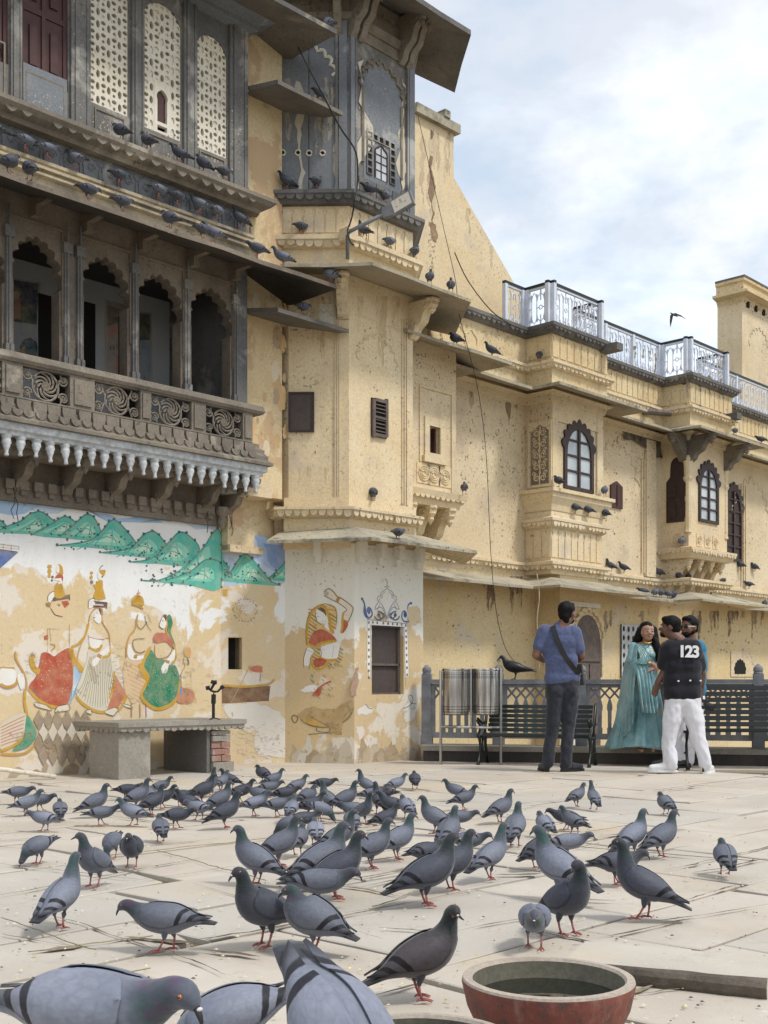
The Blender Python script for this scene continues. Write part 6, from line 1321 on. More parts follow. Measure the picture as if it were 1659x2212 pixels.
for pts in ([(.635, 13.15, 0), (.635, 13.15, 1.06)], [(.975, 13.15, .42), (.975, 13.15, 1.08)], [(1.305, 13.12, 0), (1.305, 13.12, 1.09)], [(.635, 13.15, .43), (1.305, 13.12, .42)]): b = NB(); tube(b, pts, .017, 10); obj('frame_tube', b, M['steel'], bins, smooth=True, angle=50)
# ================================================================ benches
def bench(loc, axis, L, H, seat, nback, mat, label, nseat=5, dep=.42):
    ax = Vector(axis).normalized(); bk = Vector((-ax.y, ax.x)); root = thing('park_bench', label, 'bench', loc); O = Vector(loc)
    def P(x, y, z): return O+Vector((ax.x*x+bk.x*y, ax.y*x+bk.y*y, z))
    def bar(x0, x1, y, z, wy, wz, tilt=0):
        b = NB(); cs = []
        for x in (x0, x1):
            for dy_, dz_ in ((-wy/2, -wz/2), (wy/2, -wz/2), (wy/2, wz/2), (-wy/2, wz/2)):
                cs.append(b.verts.new(P(x, y+dy_*math.cos(tilt)-dz_*math.sin(tilt), z+dy_*math.sin(tilt)+dz_*math.cos(tilt))))
        for f in ((0, 1, 2, 3), (7, 6, 5, 4), (0, 4, 5, 1), (1, 5, 6, 2), (2, 6, 7, 3), (3, 7, 4, 0)): b.faces.new([cs[i] for i in f])
        return b
    for i in range(nseat): obj('seat_slat', bar(.04, L-.04, .05+i*dep*.8/nseat, seat+.0+(.012 if i == 0 else 0), dep*.8/nseat*.72, .03), mat, root)
    for i in range(nback): f = i/(nback-1); obj('back_slat', bar(.03, L-.03, dep*.86+f*.10, seat+.06+f*(H-seat-.08), .018, (H-seat)/nback*.70, tilt=-.2), mat, root)
    for x in (0, L):
        b = NB(); k = H/.68
        tube(b, [P(x, dep*1.08, 0), P(x, dep*.98, .12*k), P(x, dep*.84, seat*.7), P(x, dep*.80, seat), P(x, dep*.88, seat+.12), P(x, dep+.04, H), P(x, dep+.07, H+.01)], [.022, .018, .018, .024, .018, .016, .018], 7)
        obj('rear_leg', b, mat, root, smooth=True)
        b = NB(); tube(b, [P(x, .0, 0), P(x, .04, .05*k), P(x, .10, seat*.6), P(x, .06, seat-.03), P(x, -.0, seat+.0)], [.024, .017, .016, .020, .022], 7); tube(b, [P(x, 0, seat-.01), P(x, dep*.82, seat-.02)], .017, 7); obj('front_leg', b, mat, root, smooth=True)
        b = NB(); q = [P(x, .0, seat), P(x, .07, seat+.06), P(x, .06, seat+.12), P(x, .0, seat+.15), P(x, -.03, seat+.175), P(x, -.005, seat+.19), P(x, .06, seat+.165), P(x, dep*.5, seat+.13), P(x, dep*.85, seat+.15)]
        tube(b, [Vector(v) for v in q], [.014, .013, .013, .014, .017, .016, .015, .014, .013], 7); obj('arm_rest', b, mat, root, smooth=True)
        b = NB(); tube(b, [P(x, .11, seat*.45), P(x, dep*.5, seat*.38), P(x, dep*.86, seat*.45)], .010, 6); tube(b, [P(x, dep*.5, seat*.38), P(x, dep*.5, seat-.03)], [.016, .012], 6); obj('leg_brace', b, mat, root, smooth=True)
    return root
bench((1.05, 13.12, 0), (.937, -.35), 1.24, .67, .33, 6, M['green_iron'], 'small dark green slatted iron bench behind the man in blue', dep=.36)
bench((3.22, 12.44, 0), (.995, -.06), 1.9, .885, .41, 7, M['iron'], 'larger black slatted bench at the right edge of the terrace', dep=.48)
# ================================================================ water bowls and kerb stone in front
def clay():
    m, t, b = newmat('painted_terracotta'); co = nn(t, 'ShaderNodeTexCoord').outputs['Object']
    c = mix(t, ramp(t, noise(t, co, 5, 8, .65), [(.4, 0.0), (.65, 1.0)]), (.13, .032, .022), (.20, .060, .038))
    c = mix(t, mth(t, 'MULTIPLY', ramp(t, noise(t, co, 9, 7, .7, scale3=(1, 1, .35)), [(.50, 0.0), (.66, 1.0)]), .75), c, (.30, .18, .14)); c = mix(t, mth(t, 'MULTIPLY', ramp(t, noise(t, co, 14, 8, .75), [(.54, 0.0), (.62, 1.0)]), .8), c, (.055, .04, .035))
    t.links.new(c, b.inputs['Base Color']); b.inputs['Roughness'].default_value = .7; bump(t, b, noise(t, co, 22, 8, .7), .6, .008); return m
M['clay'] = clay(); M['clayrim'] = plaster('worn_clay_rim', (.34, .29, .24), (.42, .36, .30), stain=(.13, .11, .09), patch=(.25, .20, .16), pat=(.55, .65), spot=.5, streak=0, grain=90, bs=.5); M['algae'] = plaster('algae_bowl_inside', (.085, .08, .06), (.15, .14, .105), stain=(.03, .03, .02), patch=(.20, .18, .13), pat=(.58, .68), spot=.6, streak=.2, grain=60)
def watermat():
    m, t, b = newmat('bowl_water'); b.inputs['Base Color'].default_value = (.012, .014, .010, 1); b.inputs['Roughness'].default_value = .04; b.inputs['Specular IOR Level'].default_value = .6
    co = nn(t, 'ShaderNodeTexCoord').outputs['Object']; bump(t, b, noise(t, co, 9, 2, .5), .08, .01); return m
M['water'] = watermat()
def bowl(c, R_, H_, label, water):
    r = thing('water_bowl', label, 'bowl', c); n = 64
    b = NB(); lathe(b, c, [(R_*.50, 0), (R_*.56, .01), (R_*.80, H_*.35), (R_*.94, H_*.68), (R_*1.0, H_*.97), (R_*.995, H_)], n, cap=False); obj('bowl_wall', fin(b), M['clay'], r, smooth=True, angle=60)
    b = NB(); lathe(b, c, [(R_*.995, H_), (R_*.985, H_+.006), (R_*.90, H_+.007), (R_*.875, H_)], n, cap=False); obj('bowl_rim', fin(b), M['clayrim'], r, smooth=True, angle=50)
    b = NB(); lathe(b, c, [(R_*.875, H_), (R_*.86, H_-.03), (R_*.78, H_*.5), (R_*.5, .03), (.001, .025)], n, cap=False); obj('bowl_inside', b, M['algae'], r, smooth=True)
    b = NB(); fl = [b.verts.new((c[0]+R_*.84*math.cos(k*2*math.pi/n), c[1]+R_*.84*math.sin(k*2*math.pi/n), c[2]+water)) for k in range(n)]; b.faces.new(fl); obj('water', b, M['water'], r)
bowl(((1184-CX)/FPX*2.90, 2.90, 0), .213, .197, 'red clay bowl of dark water beside the long stone block', .155)
bowl(((905-CX)/FPX*2.40, 2.40, 0), .205, .192, 'clay bowl cut by the bottom edge, beside the dark brown pigeon', .145)
def blockstone():
    b = NB(); A_ = Vector(((1216-CX)/FPX*3.66, 3.66, 0)); B_ = Vector(((1657-CX)/FPX*3.42, 3.42, 0)); F = F2(A_, B_); L = (B_-A_).length; n = 60; rows = []
    for i in range(n+1):
        s = L*i/n; lo = mnoise_(s*3.1); hi = mnoise_(s*17+4); top = .062+.004*lo; ch = max(0, mnoise_(s*9+9))*.022; ring_ = []
        for d_, z_ in ((-.012+hi*.008, -.01), (.002+hi*.012, .018), (.006+lo*.012+hi*.006, .040), (-.004-ch*.4, top-.006-ch*.3), (-.016-ch, top), (-.30, .063+.002*lo), (-.31, -.01)): ring_.append(b.verts.new(F.p(s, z_, d_)))
        if rows:
            for k in range(6):
                f = b.faces.new((rows[-1][k], rows[-1][k+1], ring_[k+1], ring_[k]))
                if k in (4, 5): f.material_index = 1
        else: b.faces.new(ring_)
        rows.append(ring_)
    f = b.faces.new(rows[-1]); f.material_index = 1; m_ = plaster('dark_step_stone', (.075, .062, .05), (.15, .125, .10), stain=(.025, .02, .018), patch=(.22, .19, .15), pat=(.55, .66), spot=.7, streak=.2, bs=1.0, dirt=.5)
    o = obj('stone_block', fin(b), [m_, M['paving']], None); tag(o, 'long rough stone step with dark broken edge, behind the red clay bowl', 'stone step')
from mathutils import noise as mnz
def mnoise_(x): return mnz.noise(Vector((x, 3.3, 1.7)))
blockstone()
# low ledge below the picture, on which the nearest pigeons stand
b = NB(); wbox(b, (-.30, 1.74, .135), (1.25, .44, .27), -.03); o = obj('low_ledge', b, M['paving'], None); tag(o, 'low pale stone ledge under the nearest pigeons at the bottom edge', 'ledge')
# wires over the yellow wing
wire('thin grey cable running down the gable and yellow wall to the fence', [at(902, 247, 15.9), at(930, 370, 15.8), at(960, 500, 15.6), at(985, 612, 14.6), at(990, 672, 14.4), at(1030, 830, 14.8), at(1050, 980, 15.3), at(1060, 1190, 15.4), at(1072, 1320, 15.6), at(1092, 1400, 15.8), at(1122, 1442, 16)], .0045)
wire('short cable drooping across the sloping gable wall to the railing', [at(982, 545, 16.2), at(1010, 605, 16.3), at(1060, 670, 16.4), at(1105, 702, 16.6), at(1130, 712, 16.8)], .008)
wire('pair of pale strings hanging down the wall beside the oriel', [at(1160, 1240, 16.3), at(1165, 1290, 16.4), at(1160, 1340, 16.4), at(1166, 1400, 16.5), at(1164, 1448, 16.6)], .006, name='string', mat='cream', cat='string')
# seed, husks, droppings and small stones
rr = random.Random(21); b = NB()
for _ in range(1500):
    y = 3.0*(4.3)**rr.random(); x = rr.uniform(-.34, .34)*y
    if not inside(Vector((x, y, 0)), .1): continue
    s = rr.uniform(.0025, .007); a = rr.uniform(0, 6); q = [b.verts.new((x+s*math.cos(a+k*1.57)*(1.4 if k % 2 else .8), y+s*math.sin(a+k*1.57), .012)) for k in range(4)]; t = b.verts.new((x, y, .012+s*.8))
    mi = rr.choice((0, 0, 1, 2)); 
    for k in range(4): b.faces.new((q[k], q[(k+1) % 4], t)).material_index = mi
o = obj('scattered_grain', fin(b), [plain('grain_cream', (.62, .55, .38), bs=0), plain('dropping_dark', (.09, .07, .05), bs=0), plain('husk_yellow', (.45, .36, .16), bs=0)], None, kind='stuff'); o['label'] = 'scattered grain, husks and droppings over the paving'; o['category'] = 'grain'

# ragged earth, moss and mortar along joints and cracks of the paving
rr = random.Random(31); b = NB()
def crack(p, q, w_, mi=0):
    L = (q-p).length; n = max(3, int(L/.035)); d_ = (q-p)/L; nn2 = Vector((-d_.y, d_.x, 0)); o_ = rr.uniform(0, 90); prev = None
    for i in range(n+1):
        t = i/n; c = p+d_*(L*t)+nn2*(.030*mnz.noise(Vector((o_+t*L*3, 0, 0)))+.012*mnz.noise(Vector((o_+t*L*14, 5, 0)))); ww = w_*max(.08, (.55+1.3*mnz.noise(Vector((o_+t*L*7, 9, 0)))))*min(1, 5*min(t, 1-t)+.05); j1, j2 = rr.uniform(.7, 1.3), rr.uniform(.7, 1.3)
        e = (b.verts.new((c.x+nn2.x*ww*j1, c.y+nn2.y*ww*j1, .0125)), b.verts.new((c.x, c.y, .016 if mi else .0132)), b.verts.new((c.x-nn2.x*ww*j2, c.y-nn2.y*ww*j2, .0125)))
        if prev:
            for k in (0, 1): b.faces.new((prev[k], prev[k+1], e[k+1], e[k])).material_index = mi
        prev = e
for _ in range(52):
    y = 3.0*(4.2)**rr.random(); x = rr.uniform(-.33, .33)*y; u0 = rr.uniform(.3, 1.5); c = Vector((x, y, 0)); dd = (Mv if rr.random() < .6 else Nv); a = rr.gauss(0, .14); dd = Vector((dd.x*math.cos(a)-dd.y*math.sin(a), dd.x*math.sin(a)+dd.y*math.cos(a), 0))
    p, q = c-dd*u0/2, c+dd*u0/2
    if inside(p, .15) and inside(q, .15): crack(p, q, rr.choice((.003, .004, .006, .009, .014)), 0 if rr.random() < .7 else 1)
for (x0, y0, x1, y1, w_, mi) in ((0, 1870, 300, 1905, .008, 0), (270, 2030, 420, 2045, .022, 0), (410, 2040, 690, 1995, .018, 0), (60, 2065, 330, 2030, .020, 1), (440, 2055, 560, 2075, .02, 0), (0, 2025, 160, 2050, .008, 0), (1180, 1945, 1330, 1950, .012, 0), (1300, 1810, 1480, 1795, .03, 0), (1720-650, 1895, 1170, 1893, .03, 0), (820, 2010, 960, 2025, .007, 0), (980, 2020, 1160, 1985, .006, 0), (1400, 2000, 1659, 1960, .007, 0), (1290, 2035, 1500, 1990, .010, 0), (1500, 1890, 1659, 1860, .012, 0)):
    Y0, Y1 = FPX*CAMZ/(y0-HY), FPX*CAMZ/(y1-HY); crack(Vector(((x0-CX)/FPX*Y0, Y0, 0)), Vector(((x1-CX)/FPX*Y1, Y1, 0)), w_, mi)
o = obj('earth_in_cracks', b, [plain('dark_crack', (.15, .12, .085), .95, sc=30, var=.5), plain('moss_and_mortar', (.24, .20, .13), .95, sc=40, var=.4)], None, kind='stuff'); o['label'] = 'dark earth and moss in cracks between the paving slabs'; o['category'] = 'earth'
# loose feathers
fx_ = sorted(rr.uniform(-.3, .32) for _ in range(8))
for k in range(8):
    y = 3.4*(2.2)**rr.random(); x = fx_[k]*y; a = rr.uniform(0, 6); b2_ = NB(); L = rr.uniform(.03, .07); pts = [(0, 0), (.25, .16), (.6, .17), (1, 0), (.6, -.13), (.25, -.12)]
    vs = [b2_.verts.new((x+L*(px_*math.cos(a)-py_*math.sin(a)), y+L*(px_*math.sin(a)+py_*math.cos(a)), .016+.25*L*px_*(1-px_))) for px_, py_ in pts]; b2_.faces.new(vs); o = obj('feather', b2_, M['cere_'] if False else M['white'], None); tag(o, 'small pale feather lying on the paving, number %s from the left' % ['one', 'two', 'three', 'four', 'five', 'six', 'seven', 'eight'][k], 'feather', 'loose feathers on the paving')
# ================================================================ pigeons
def uvramp(t, src, stops): return ramp(t, src, stops)
def featherbase(name, kind):
    m, t, b = newmat(name); tcn = nn(t, 'ShaderNodeTexCoord'); uv = tcn.outputs['UV']; co = tcn.outputs['Object']
    sx = nn(t, 'ShaderNodeSeparateXYZ'); t.links.new(uv, sx.inputs[0]); U, V = sx.outputs[0], sx.outputs[1]
    oi = nn(t, 'ShaderNodeObjectInfo'); nz = noise(t, co, 60, 4, .6)
    wob = mth(t, 'MULTIPLY_ADD', noise(t, co, 26, 3, .5), .05, -.025)
    Uw = mth(t, 'ADD', U, wob)
    if kind == 'body':
        col = ramp(t, Uw, [(0.0, (.018, .019, .024)), (.09, (.022, .024, .030)), (.12, (.13, .145, .18)), (.34, (.17, .185, .225)), (.56, (.105, .115, .145)), (.66, (.052, .070, .080)), (.80, (.040, .062, .068)), (.86, (.062, .070, .092)), (1.0, (.078, .086, .112))])
        gl = ramp(t, noise(t, co, 14, 3, .5), [(.42, (.010, .060, .045)), (.52, (.030, .050, .055)), (.62, (.075, .035, .080))])
        msk = ramp(t, Uw, [(.56, 0.0), (.64, 1.0), (.80, 1.0), (.86, 0.0)])
        col = mix(t, mth(t, 'MULTIPLY', msk, .75), col, gl)
        b.inputs['Sheen Weight'].default_value = .25
    else:
        q = mth(t, 'ADD', Uw, mth(t, 'MULTIPLY', V, -.12))
        col = ramp(t, q, [(0.0, (.135, .150, .185)), (.30, (.19, .205, .245)), (.505, (.20, .215, .255)), (.515, (.020, .020, .025)), (.575, (.020, .020, .025)), (.585, (.19, .20, .24)), (.665, (.17, .18, .215)), (.675, (.018, .018, .022)), (.74, (.020, .020, .024)), (.76, (.095, .098, .112)), (.86, (.045, .046, .054)), (1.0, (.016, .016, .020))])
        r_ = [n for n in t.nodes if n.bl_idname == 'ShaderNodeValToRGB'][-1]; r_.color_ramp.interpolation = 'LINEAR'
        low = ramp(t, V, [(.0, 1.0), (.10, 0.0)])
        col = mix(t, mth(t, 'MULTIPLY', low, .7), col, (.05, .05, .058))
    col = mix(t, .30, col, ramp(t, nz, [(.3, (.35, .35, .35)), (.7, (.72, .72, .72))]), 'OVERLAY')
    ve = nn(t, 'ShaderNodeTexVoronoi', feature='DISTANCE_TO_EDGE', _Scale=95.0 if kind == 'body' else 75.0); mp2 = nn(t, 'ShaderNodeMapping'); mp2.inputs['Scale'].default_value = (.5, 1, .9); t.links.new(co, mp2.inputs[0]); t.links.new(mp2.outputs[0], ve.inputs['Vector'])
    col = mix(t, mth(t, 'MULTIPLY', ramp(t, ve.outputs[0], [(.0, 1.0), (.16, 0.0)]), .13), col, (.05, .055, .065))
    col = mix(t, 1.0, col, oi.outputs['Color'], 'MULTIPLY')
    t.links.new(col, b.inputs['Base Color']); b.inputs['Roughness'].default_value = .62; b.inputs['Specular IOR Level'].default_value = .28
    vo = nn(t, 'ShaderNodeTexVoronoi', _Scale=95.0); mp = nn(t, 'ShaderNodeMapping'); mp.inputs['Scale'].default_value = (.55, 1, 1); t.links.new(co, mp.inputs[0]); t.links.new(mp.outputs[0], vo.inputs['Vector'])
    bump(t, b, mth(t, 'ADD', vo.outputs[0], nz), .35 if kind == 'body' else .22, .003)
    return m
M['pbody'] = featherbase('pigeon_plumage', 'body'); M['pwing'] = featherbase('pigeon_wing', 'wing')
M['pfoot'] = plain('pink_bird_foot', (.33, .095, .085), .6, sc=60, bs=.2); M['beak'] = plain('dark_beak', (.035, .033, .035), .45, bs=0); M['cere'] = plain('white_cere', (.62, .60, .58), .7, bs=0)
M['eye'] = plain('amber_eye', (.35, .10, .02), .2, bs=0, spec=.8); M['pupil'] = plain('pupil', (.004, .004, .004), .1, bs=0, spec=.9)
M['crowblack'] = plain('crow_black', (.012, .012, .015), .4, sc=40, bs=.2); M['crowgrey'] = plain('crow_neck', (.10, .095, .09), .6, sc=40, bs=.2)
POSE = {
 'alert': [(-.180, 0, .048, .026, .004), (-.150, 0, .062, .032, .008), (-.115, 0, .080, .036, .017), (-.080, 0, .098, .045, .034), (-.040, 0, .116, .056, .050), (.005, 0, .133, .062, .058), (.042, 0, .152, .057, .056), (.066, 0, .180, .044, .045), (.078, 0, .208, .031, .033), (.083, 0, .232, .0235, .025), (.090, 0, .252, .0215, .023), (.104, 0, .263, .0195, .0205), (.118, 0, .261, .0135, .0145), (.127, 0, .257, .006, .007)],
 'walk': [(-.185, 0, .078, .026, .004), (-.150, 0, .088, .032, .008), (-.115, 0, .099, .036, .017), (-.080, 0, .110, .045, .034), (-.040, 0, .120, .056, .050), (.005, 0, .130, .061, .056), (.046, 0, .143, .056, .054), (.078, 0, .166, .044, .045), (.098, 0, .190, .031, .033), (.109, 0, .210, .0235, .025), (.120, 0, .227, .0215, .023), (.136, 0, .235, .0195, .0205), (.150, 0, .231, .0135, .0145), (.159, 0, .226, .006, .007)],
 'low': [(-.190, 0, .100, .026, .004), (-.155, 0, .106, .032, .008), (-.118, 0, .112, .036, .018), (-.080, 0, .117, .046, .036), (-.040, 0, .120, .057, .050), (.005, 0, .122, .060, .054), (.050, 0, .127, .054, .050), (.084, 0, .137, .042, .041), (.108, 0, .148, .031, .032), (.126, 0, .158, .0245, .026), (.142, 0, .166, .0215, .023), (.159, 0, .167, .0195, .0205), (.172, 0, .160, .0135, .0145), (.180, 0, .153, .006, .007)],
 'peck': [(-.165, 0, .165, .028, .004), (-.135, 0, .160, .033, .008), (-.102, 0, .153, .036, .018), (-.068, 0, .146, .046, .036), (-.030, 0, .138, .057, .050), (.012, 0, .128, .060, .055), (.052, 0, .115, .054, .052), (.082, 0, .098, .042, .043), (.101, 0, .079, .031, .033), (.112, 0, .062, .0245, .026), (.121, 0, .046, .0215, .023), (.131, 0, .034, .0195, .0205), (.139, 0, .024, .0135, .0145), (.144, 0, .017, .006, .007)],
 'hunch': [(-.160, 0, .058, .026, .004), (-.130, 0, .070, .032, .009), (-.100, 0, .085, .038, .022), (-.070, 0, .100, .050, .042), (-.032, 0, .116, .062, .058), (.008, 0, .130, .067, .066), (.038, 0, .143, .062, .064), (.058, 0, .161, .050, .052), (.067, 0, .179, .037, .038), (.073, 0, .194, .0265, .028), (.081, 0, .205, .0225, .024), (.094, 0, .208, .0195, .0205), (.107, 0, .204, .0135, .0145), (.116, 0, .199, .006, .007)],
 'turn': [(-.180, 0, .048, .026, .004), (-.150, 0, .062, .032, .008), (-.115, 0, .080, .036, .017), (-.080, 0, .098, .045, .034), (-.040, 0, .116, .056, .050), (.005, 0, .133, .062, .058), (.042, 0, .152, .057, .056), (.066, -.002, .180, .044, .045), (.078, -.004, .208, .031, .033), (.083, -.006, .232, .0235, .025), (.086, -.012, .253, .0215, .023), (.088, -.026, .263, .0195, .0205), (.090, -.040, .260, .0135, .0145), (.091, -.049, .256, .006, .007)],
}
POSE['slim'] = [(x*1.0, y, z+(.02 if i > 7 else 0), a*(.93 if i > 3 else 1), b_*.93) for i, (x, y, z, a, b_) in enumerate(POSE['alert'])]
def cat1(P, t):
    n = len(P)-1; i = min(int(t*n), n-1); f = t*n-i; a, b, c, d = P[max(i-1, 0)], P[i], P[i+1], P[min(i+2, n)]
    return [.5*((2*b[k])+(c[k]-a[k])*f+(2*a[k]-5*b[k]+4*c[k]-d[k])*f*f+(3*b[k]-a[k]-3*c[k]+d[k])*f**3) for k in range(len(a))]
def frames_of(P, N_):
    out = []; lat = Vector((0, 1, 0))
    for i in range(N_+1):
        t = i/N_; c = cat1(P, t); e = .004; a_, b_ = cat1(P, max(0, t-e)), cat1(P, min(1, t+e)); tg = (Vector(b_[:3])-Vector(a_[:3])).normalized()
        lat = (lat-tg*lat.dot(tg)).normalized(); up = tg.cross(lat)
        if up.length < .1: up = Vector((0, 0, 1))
        out.append((Vector(c[:3]), lat.copy(), up.normalized(), tg, max(c[3], .002), max(c[4], .002)))
    return out
def bird(name, P, loc=(0, 0, 0), stride=.0, mats=None, beaklen=.024, legs=True, wingspread=1.0, seg=18, N_=40):
    mats = mats or {}; root = bpy.data.objects.new(name, None); S.collection.objects.link(root); root.empty_display_size = .05
    fr = frames_of(P, N_)
    bm = NB(); uvl = bm.loops.layers.uv.new('UVMap'); rings = []
    for i, (c, lat, up, tg, ry, rz) in enumerate(fr):
        rings.append([bm.verts.new(c+lat*(math.cos(2*math.pi*k/seg)*ry)+up*(math.sin(2*math.pi*k/seg)*rz*(1.0 if math.sin(2*math.pi*k/seg) > 0 else (1.08 if .25 < i/N_ < .6 else 1)))) for k in range(seg)])
    for i in range(N_):
        for k in range(seg):
            f = bm.faces.new((rings[i][k], rings[i][(k+1) % seg], rings[i+1][(k+1) % seg], rings[i+1][k]))
            for l, u, v_ in zip(f.loops, (i, i, i+1, i+1), (k, k+1, k+1, k)): l[uvl].uv = (u/N_, v_/seg)
    for r_, u in ((rings[0][::-1], 0), (rings[-1], 1)):
        f = bm.faces.new(r_)
        for l in f.loops: l[uvl].uv = (u, .5)
    o = obj('body', fin(bm), mats.get('body', M['pbody']), root, smooth=True, world=False)
    # wings
    WN, WS = 22, 8
    for sd_ in (1, -1):
        bm = NB(); uvl = bm.loops.layers.uv.new('UVMap'); g = {}
        for lay in (0, 1):
            for i in range(WN+1):
                t = i/WN; bt = .56-t*(.56-.045); c, lat, up, tg, ry, rz = [q for q in fr[int(bt*N_)]]
                f0 = bt*N_-int(bt*N_); c2, lat2, up2, tg2, ry2, rz2 = fr[min(int(bt*N_)+1, N_)]
                c = c.lerp(c2, f0); ry = ry+(ry2-ry)*f0; rz = rz+(rz2-rz)*f0
                ry_ = max(ry, .036-.012*t)*1.04+.0035; rz_ = max(rz, .030-.016*t)*1.04+.003
                a1 = math.radians(80-8*t*t); a0 = math.radians(-38+16*abs(t-.35)*2+ (t**3)*58)
                w0 = 1 if t > .12 else math.sin(t/.12*math.pi/2)**.6
                am = (a0+a1)/2; a0_, a1_ = am+(a0-am)*w0, am+(a1-am)*w0
                if t > .8: k_ = 1-((t-.8)/.2)**2*.75; a1_ = a0_+(a1_-a0_)*k_ if False else a1_; a0_ = a1_-(a1_-a0_)*k_
                for j in range(WS+1):
                    s = j/WS; an = a0_+(a1_-a0_)*s; off = (0 if lay == 0 else -.0035)
                    edge = -.002*math.cos(s*math.pi*2) if lay == 0 else 0
                    g[lay, i, j] = bm.verts.new(c+lat*(sd_*math.cos(an)*(ry_+off+edge))+up*(math.sin(an)*(rz_+off+edge)) + up*(.004*t))
        def quad(a, b, c, d):
            try: f = bm.faces.new([g[q] for q in (a, b, c, d)])
            except ValueError: return
            for l, q in zip(f.loops, (a, b, c, d)): l[uvl].uv = (q[1]/WN, q[2]/WS)
        for i in range(WN):
            for j in range(WS):
                quad((0, i, j), (0, i+1, j), (0, i+1, j+1), (0, i, j+1)); quad((1, i, j), (1, i, j+1), (1, i+1, j+1), (1, i+1, j))
            quad((0, i, 0), (1, i, 0), (1, i+1, 0), (0, i+1, 0)); quad((0, i, WS), (0, i+1, WS), (1, i+1, WS), (1, i, WS))
        for j in range(WS): quad((0, 0, j), (0, 0, j+1), (1, 0, j+1), (1, 0, j)); quad((0, WN, j), (1, WN, j), (1, WN, j+1), (0, WN, j+1))
        obj('wing', fin(bm), mats.get('wing', M['pwing']), root, smooth=True, angle=60, world=False)
    # head parts
    hc, lat, up, tg, ry, rz = fr[int(N_*.865)]; fc = fr[N_]; e = fc[0]; dn = (fc[3]-fc[2]*.35).normalized()
    bm = NB(); tube(bm, [e-dn*.004, e+dn*beaklen*.45, e+dn*beaklen*.8-fc[2]*.001, e+dn*beaklen-fc[2]*.004], [.0052*beaklen/.024, .0042*beaklen/.024, .0028*beaklen/.024, .0008], 8); obj('beak', bm, M['beak'], root, smooth=True, world=False)
    if not mats:
        bm = NB(); bmesh.ops.create_uvsphere(bm, u_segments=8, v_segments=6, radius=.0042, matrix=Matrix.Translation(e+dn*.004+fc[2]*.0035) @ Matrix.Diagonal((1, 1.2, .7, 1))); obj('cere', bm, M['cere'], root, smooth=True, world=False)
    for sd_ in (1, -1):
        q = hc+lat*(sd_*ry*.86)+tg*.004+up*.003
        bm = NB(); bmesh.ops.create_uvsphere(bm, u_segments=10, v_segments=8, radius=.0038, matrix=Matrix.Translation(q)); bmesh.ops.create_uvsphere(bm, u_segments=8, v_segments=6, radius=.0021, matrix=Matrix.Translation(q+lat*(sd_*.0026)))
        for f in bm.faces:
            if (f.calc_center_median()-q).dot(lat*sd_) > .0030: f.material_index = 1
        obj('eye', bm, [M['eye'] if not mats else M['pupil'], M['pupil']], root, smooth=True, world=False)
    for sd_ in (1, -1):
        dx_ = stride*sd_; hip = Vector((-.005, .026*sd_, .092)); kn = Vector((-.012+dx_*.5, .028*sd_, .048)); ft = Vector((.004+dx_, .026*sd_, .007))
        bm = NB(); tube(bm, [hip+Vector((0, 0, .02)), hip, kn.lerp(hip, .3), kn], [.021, .018, .011, .0055], 8); lg = obj('leg', bm, mats.get('body', M['pbody']), root, smooth=True, world=False)
        me = lg.data; uvm = me.uv_layers.new(name='UVMap')
        for l in uvm.data: l.uv = (.50, .5)
        bm = NB(); tube(bm, [kn+Vector((0, 0, .004)), (kn+ft)/2+Vector((-.001, 0, 0)), ft], [.0046, .0038, .0044], 7)
        for an, L in ((-.45, .030), (0, .036), (.45, .030), (math.pi, .017)):
            d_ = Vector((math.cos(an), math.sin(an), 0)); tube(bm, [ft+Vector((0, 0, -.001)), ft+d_*L*.5+Vector((0, 0, .0005)), ft+d_*L*.85+Vector((0, 0, -.003)), ft+d_*L+Vector((0, 0, -.0055))], [.0040, .0036, .0028, .001], 6)
        obj('foot', bm, mats.get('foot', M['pfoot']), lg, smooth=True, world=False)
    index_kids(root); return root
PROTO = {}
for k, P in POSE.items():
    PROTO[k] = bird('pigeon', P, stride=.0 if k in ('hunch',) else (.022 if k in ('walk', 'low', 'slim') else .006))
USED = set()
def tint(o, c):
    o.color = c
    for ch in KIDS_OF(o): tint(ch, c)
def KIDS_OF(o): return list(o.children)
prng = random.Random(77)
TON = {'l': (1.0, 1.0, 1.04, 1), 'm': (.68, .68, .71, 1), 'd': (.34, .34, .37, 1), 'b': (.30, .24, .22, 1), 'w': (1.25, 1.24, 1.27, 1)}
TNM = {'l': 'pale grey', 'm': 'slate grey', 'd': 'dark grey', 'b': 'brownish black', 'w': 'whitish'}
PNM = {'alert': 'standing tall', 'walk': 'walking', 'low': 'stooping forward', 'peck': 'pecking', 'hunch': 'hunched', 'turn': 'looking round', 'slim': 'stretching up'}
def dname(h):
    h %= 360
    return 'facing right' if h < 50 or h > 310 else ('facing away' if h < 130 else ('facing left' if h < 230 else 'facing the viewer'))
def place(pose, loc, h, tone='m', sc=1.0, pitch=0.0, label='', group=''):
    if pose not in USED: o = PROTO[pose]; USED.add(pose)
    else: o = copy_tree(PROTO[pose])
    o.location = loc; o.rotation_euler = (0, pitch+prng.uniform(-.05, .05), math.radians(h)); o.scale = (sc*prng.uniform(.97, 1.03), sc*prng.uniform(.97, 1.05), sc)
    c = TON[tone]; j = prng.uniform(.9, 1.1); tint(o, (c[0]*j, c[1]*j, c[2]*j, 1)); o['label'] = label; o['category'] = 'pigeon'; o['group'] = group
    return o
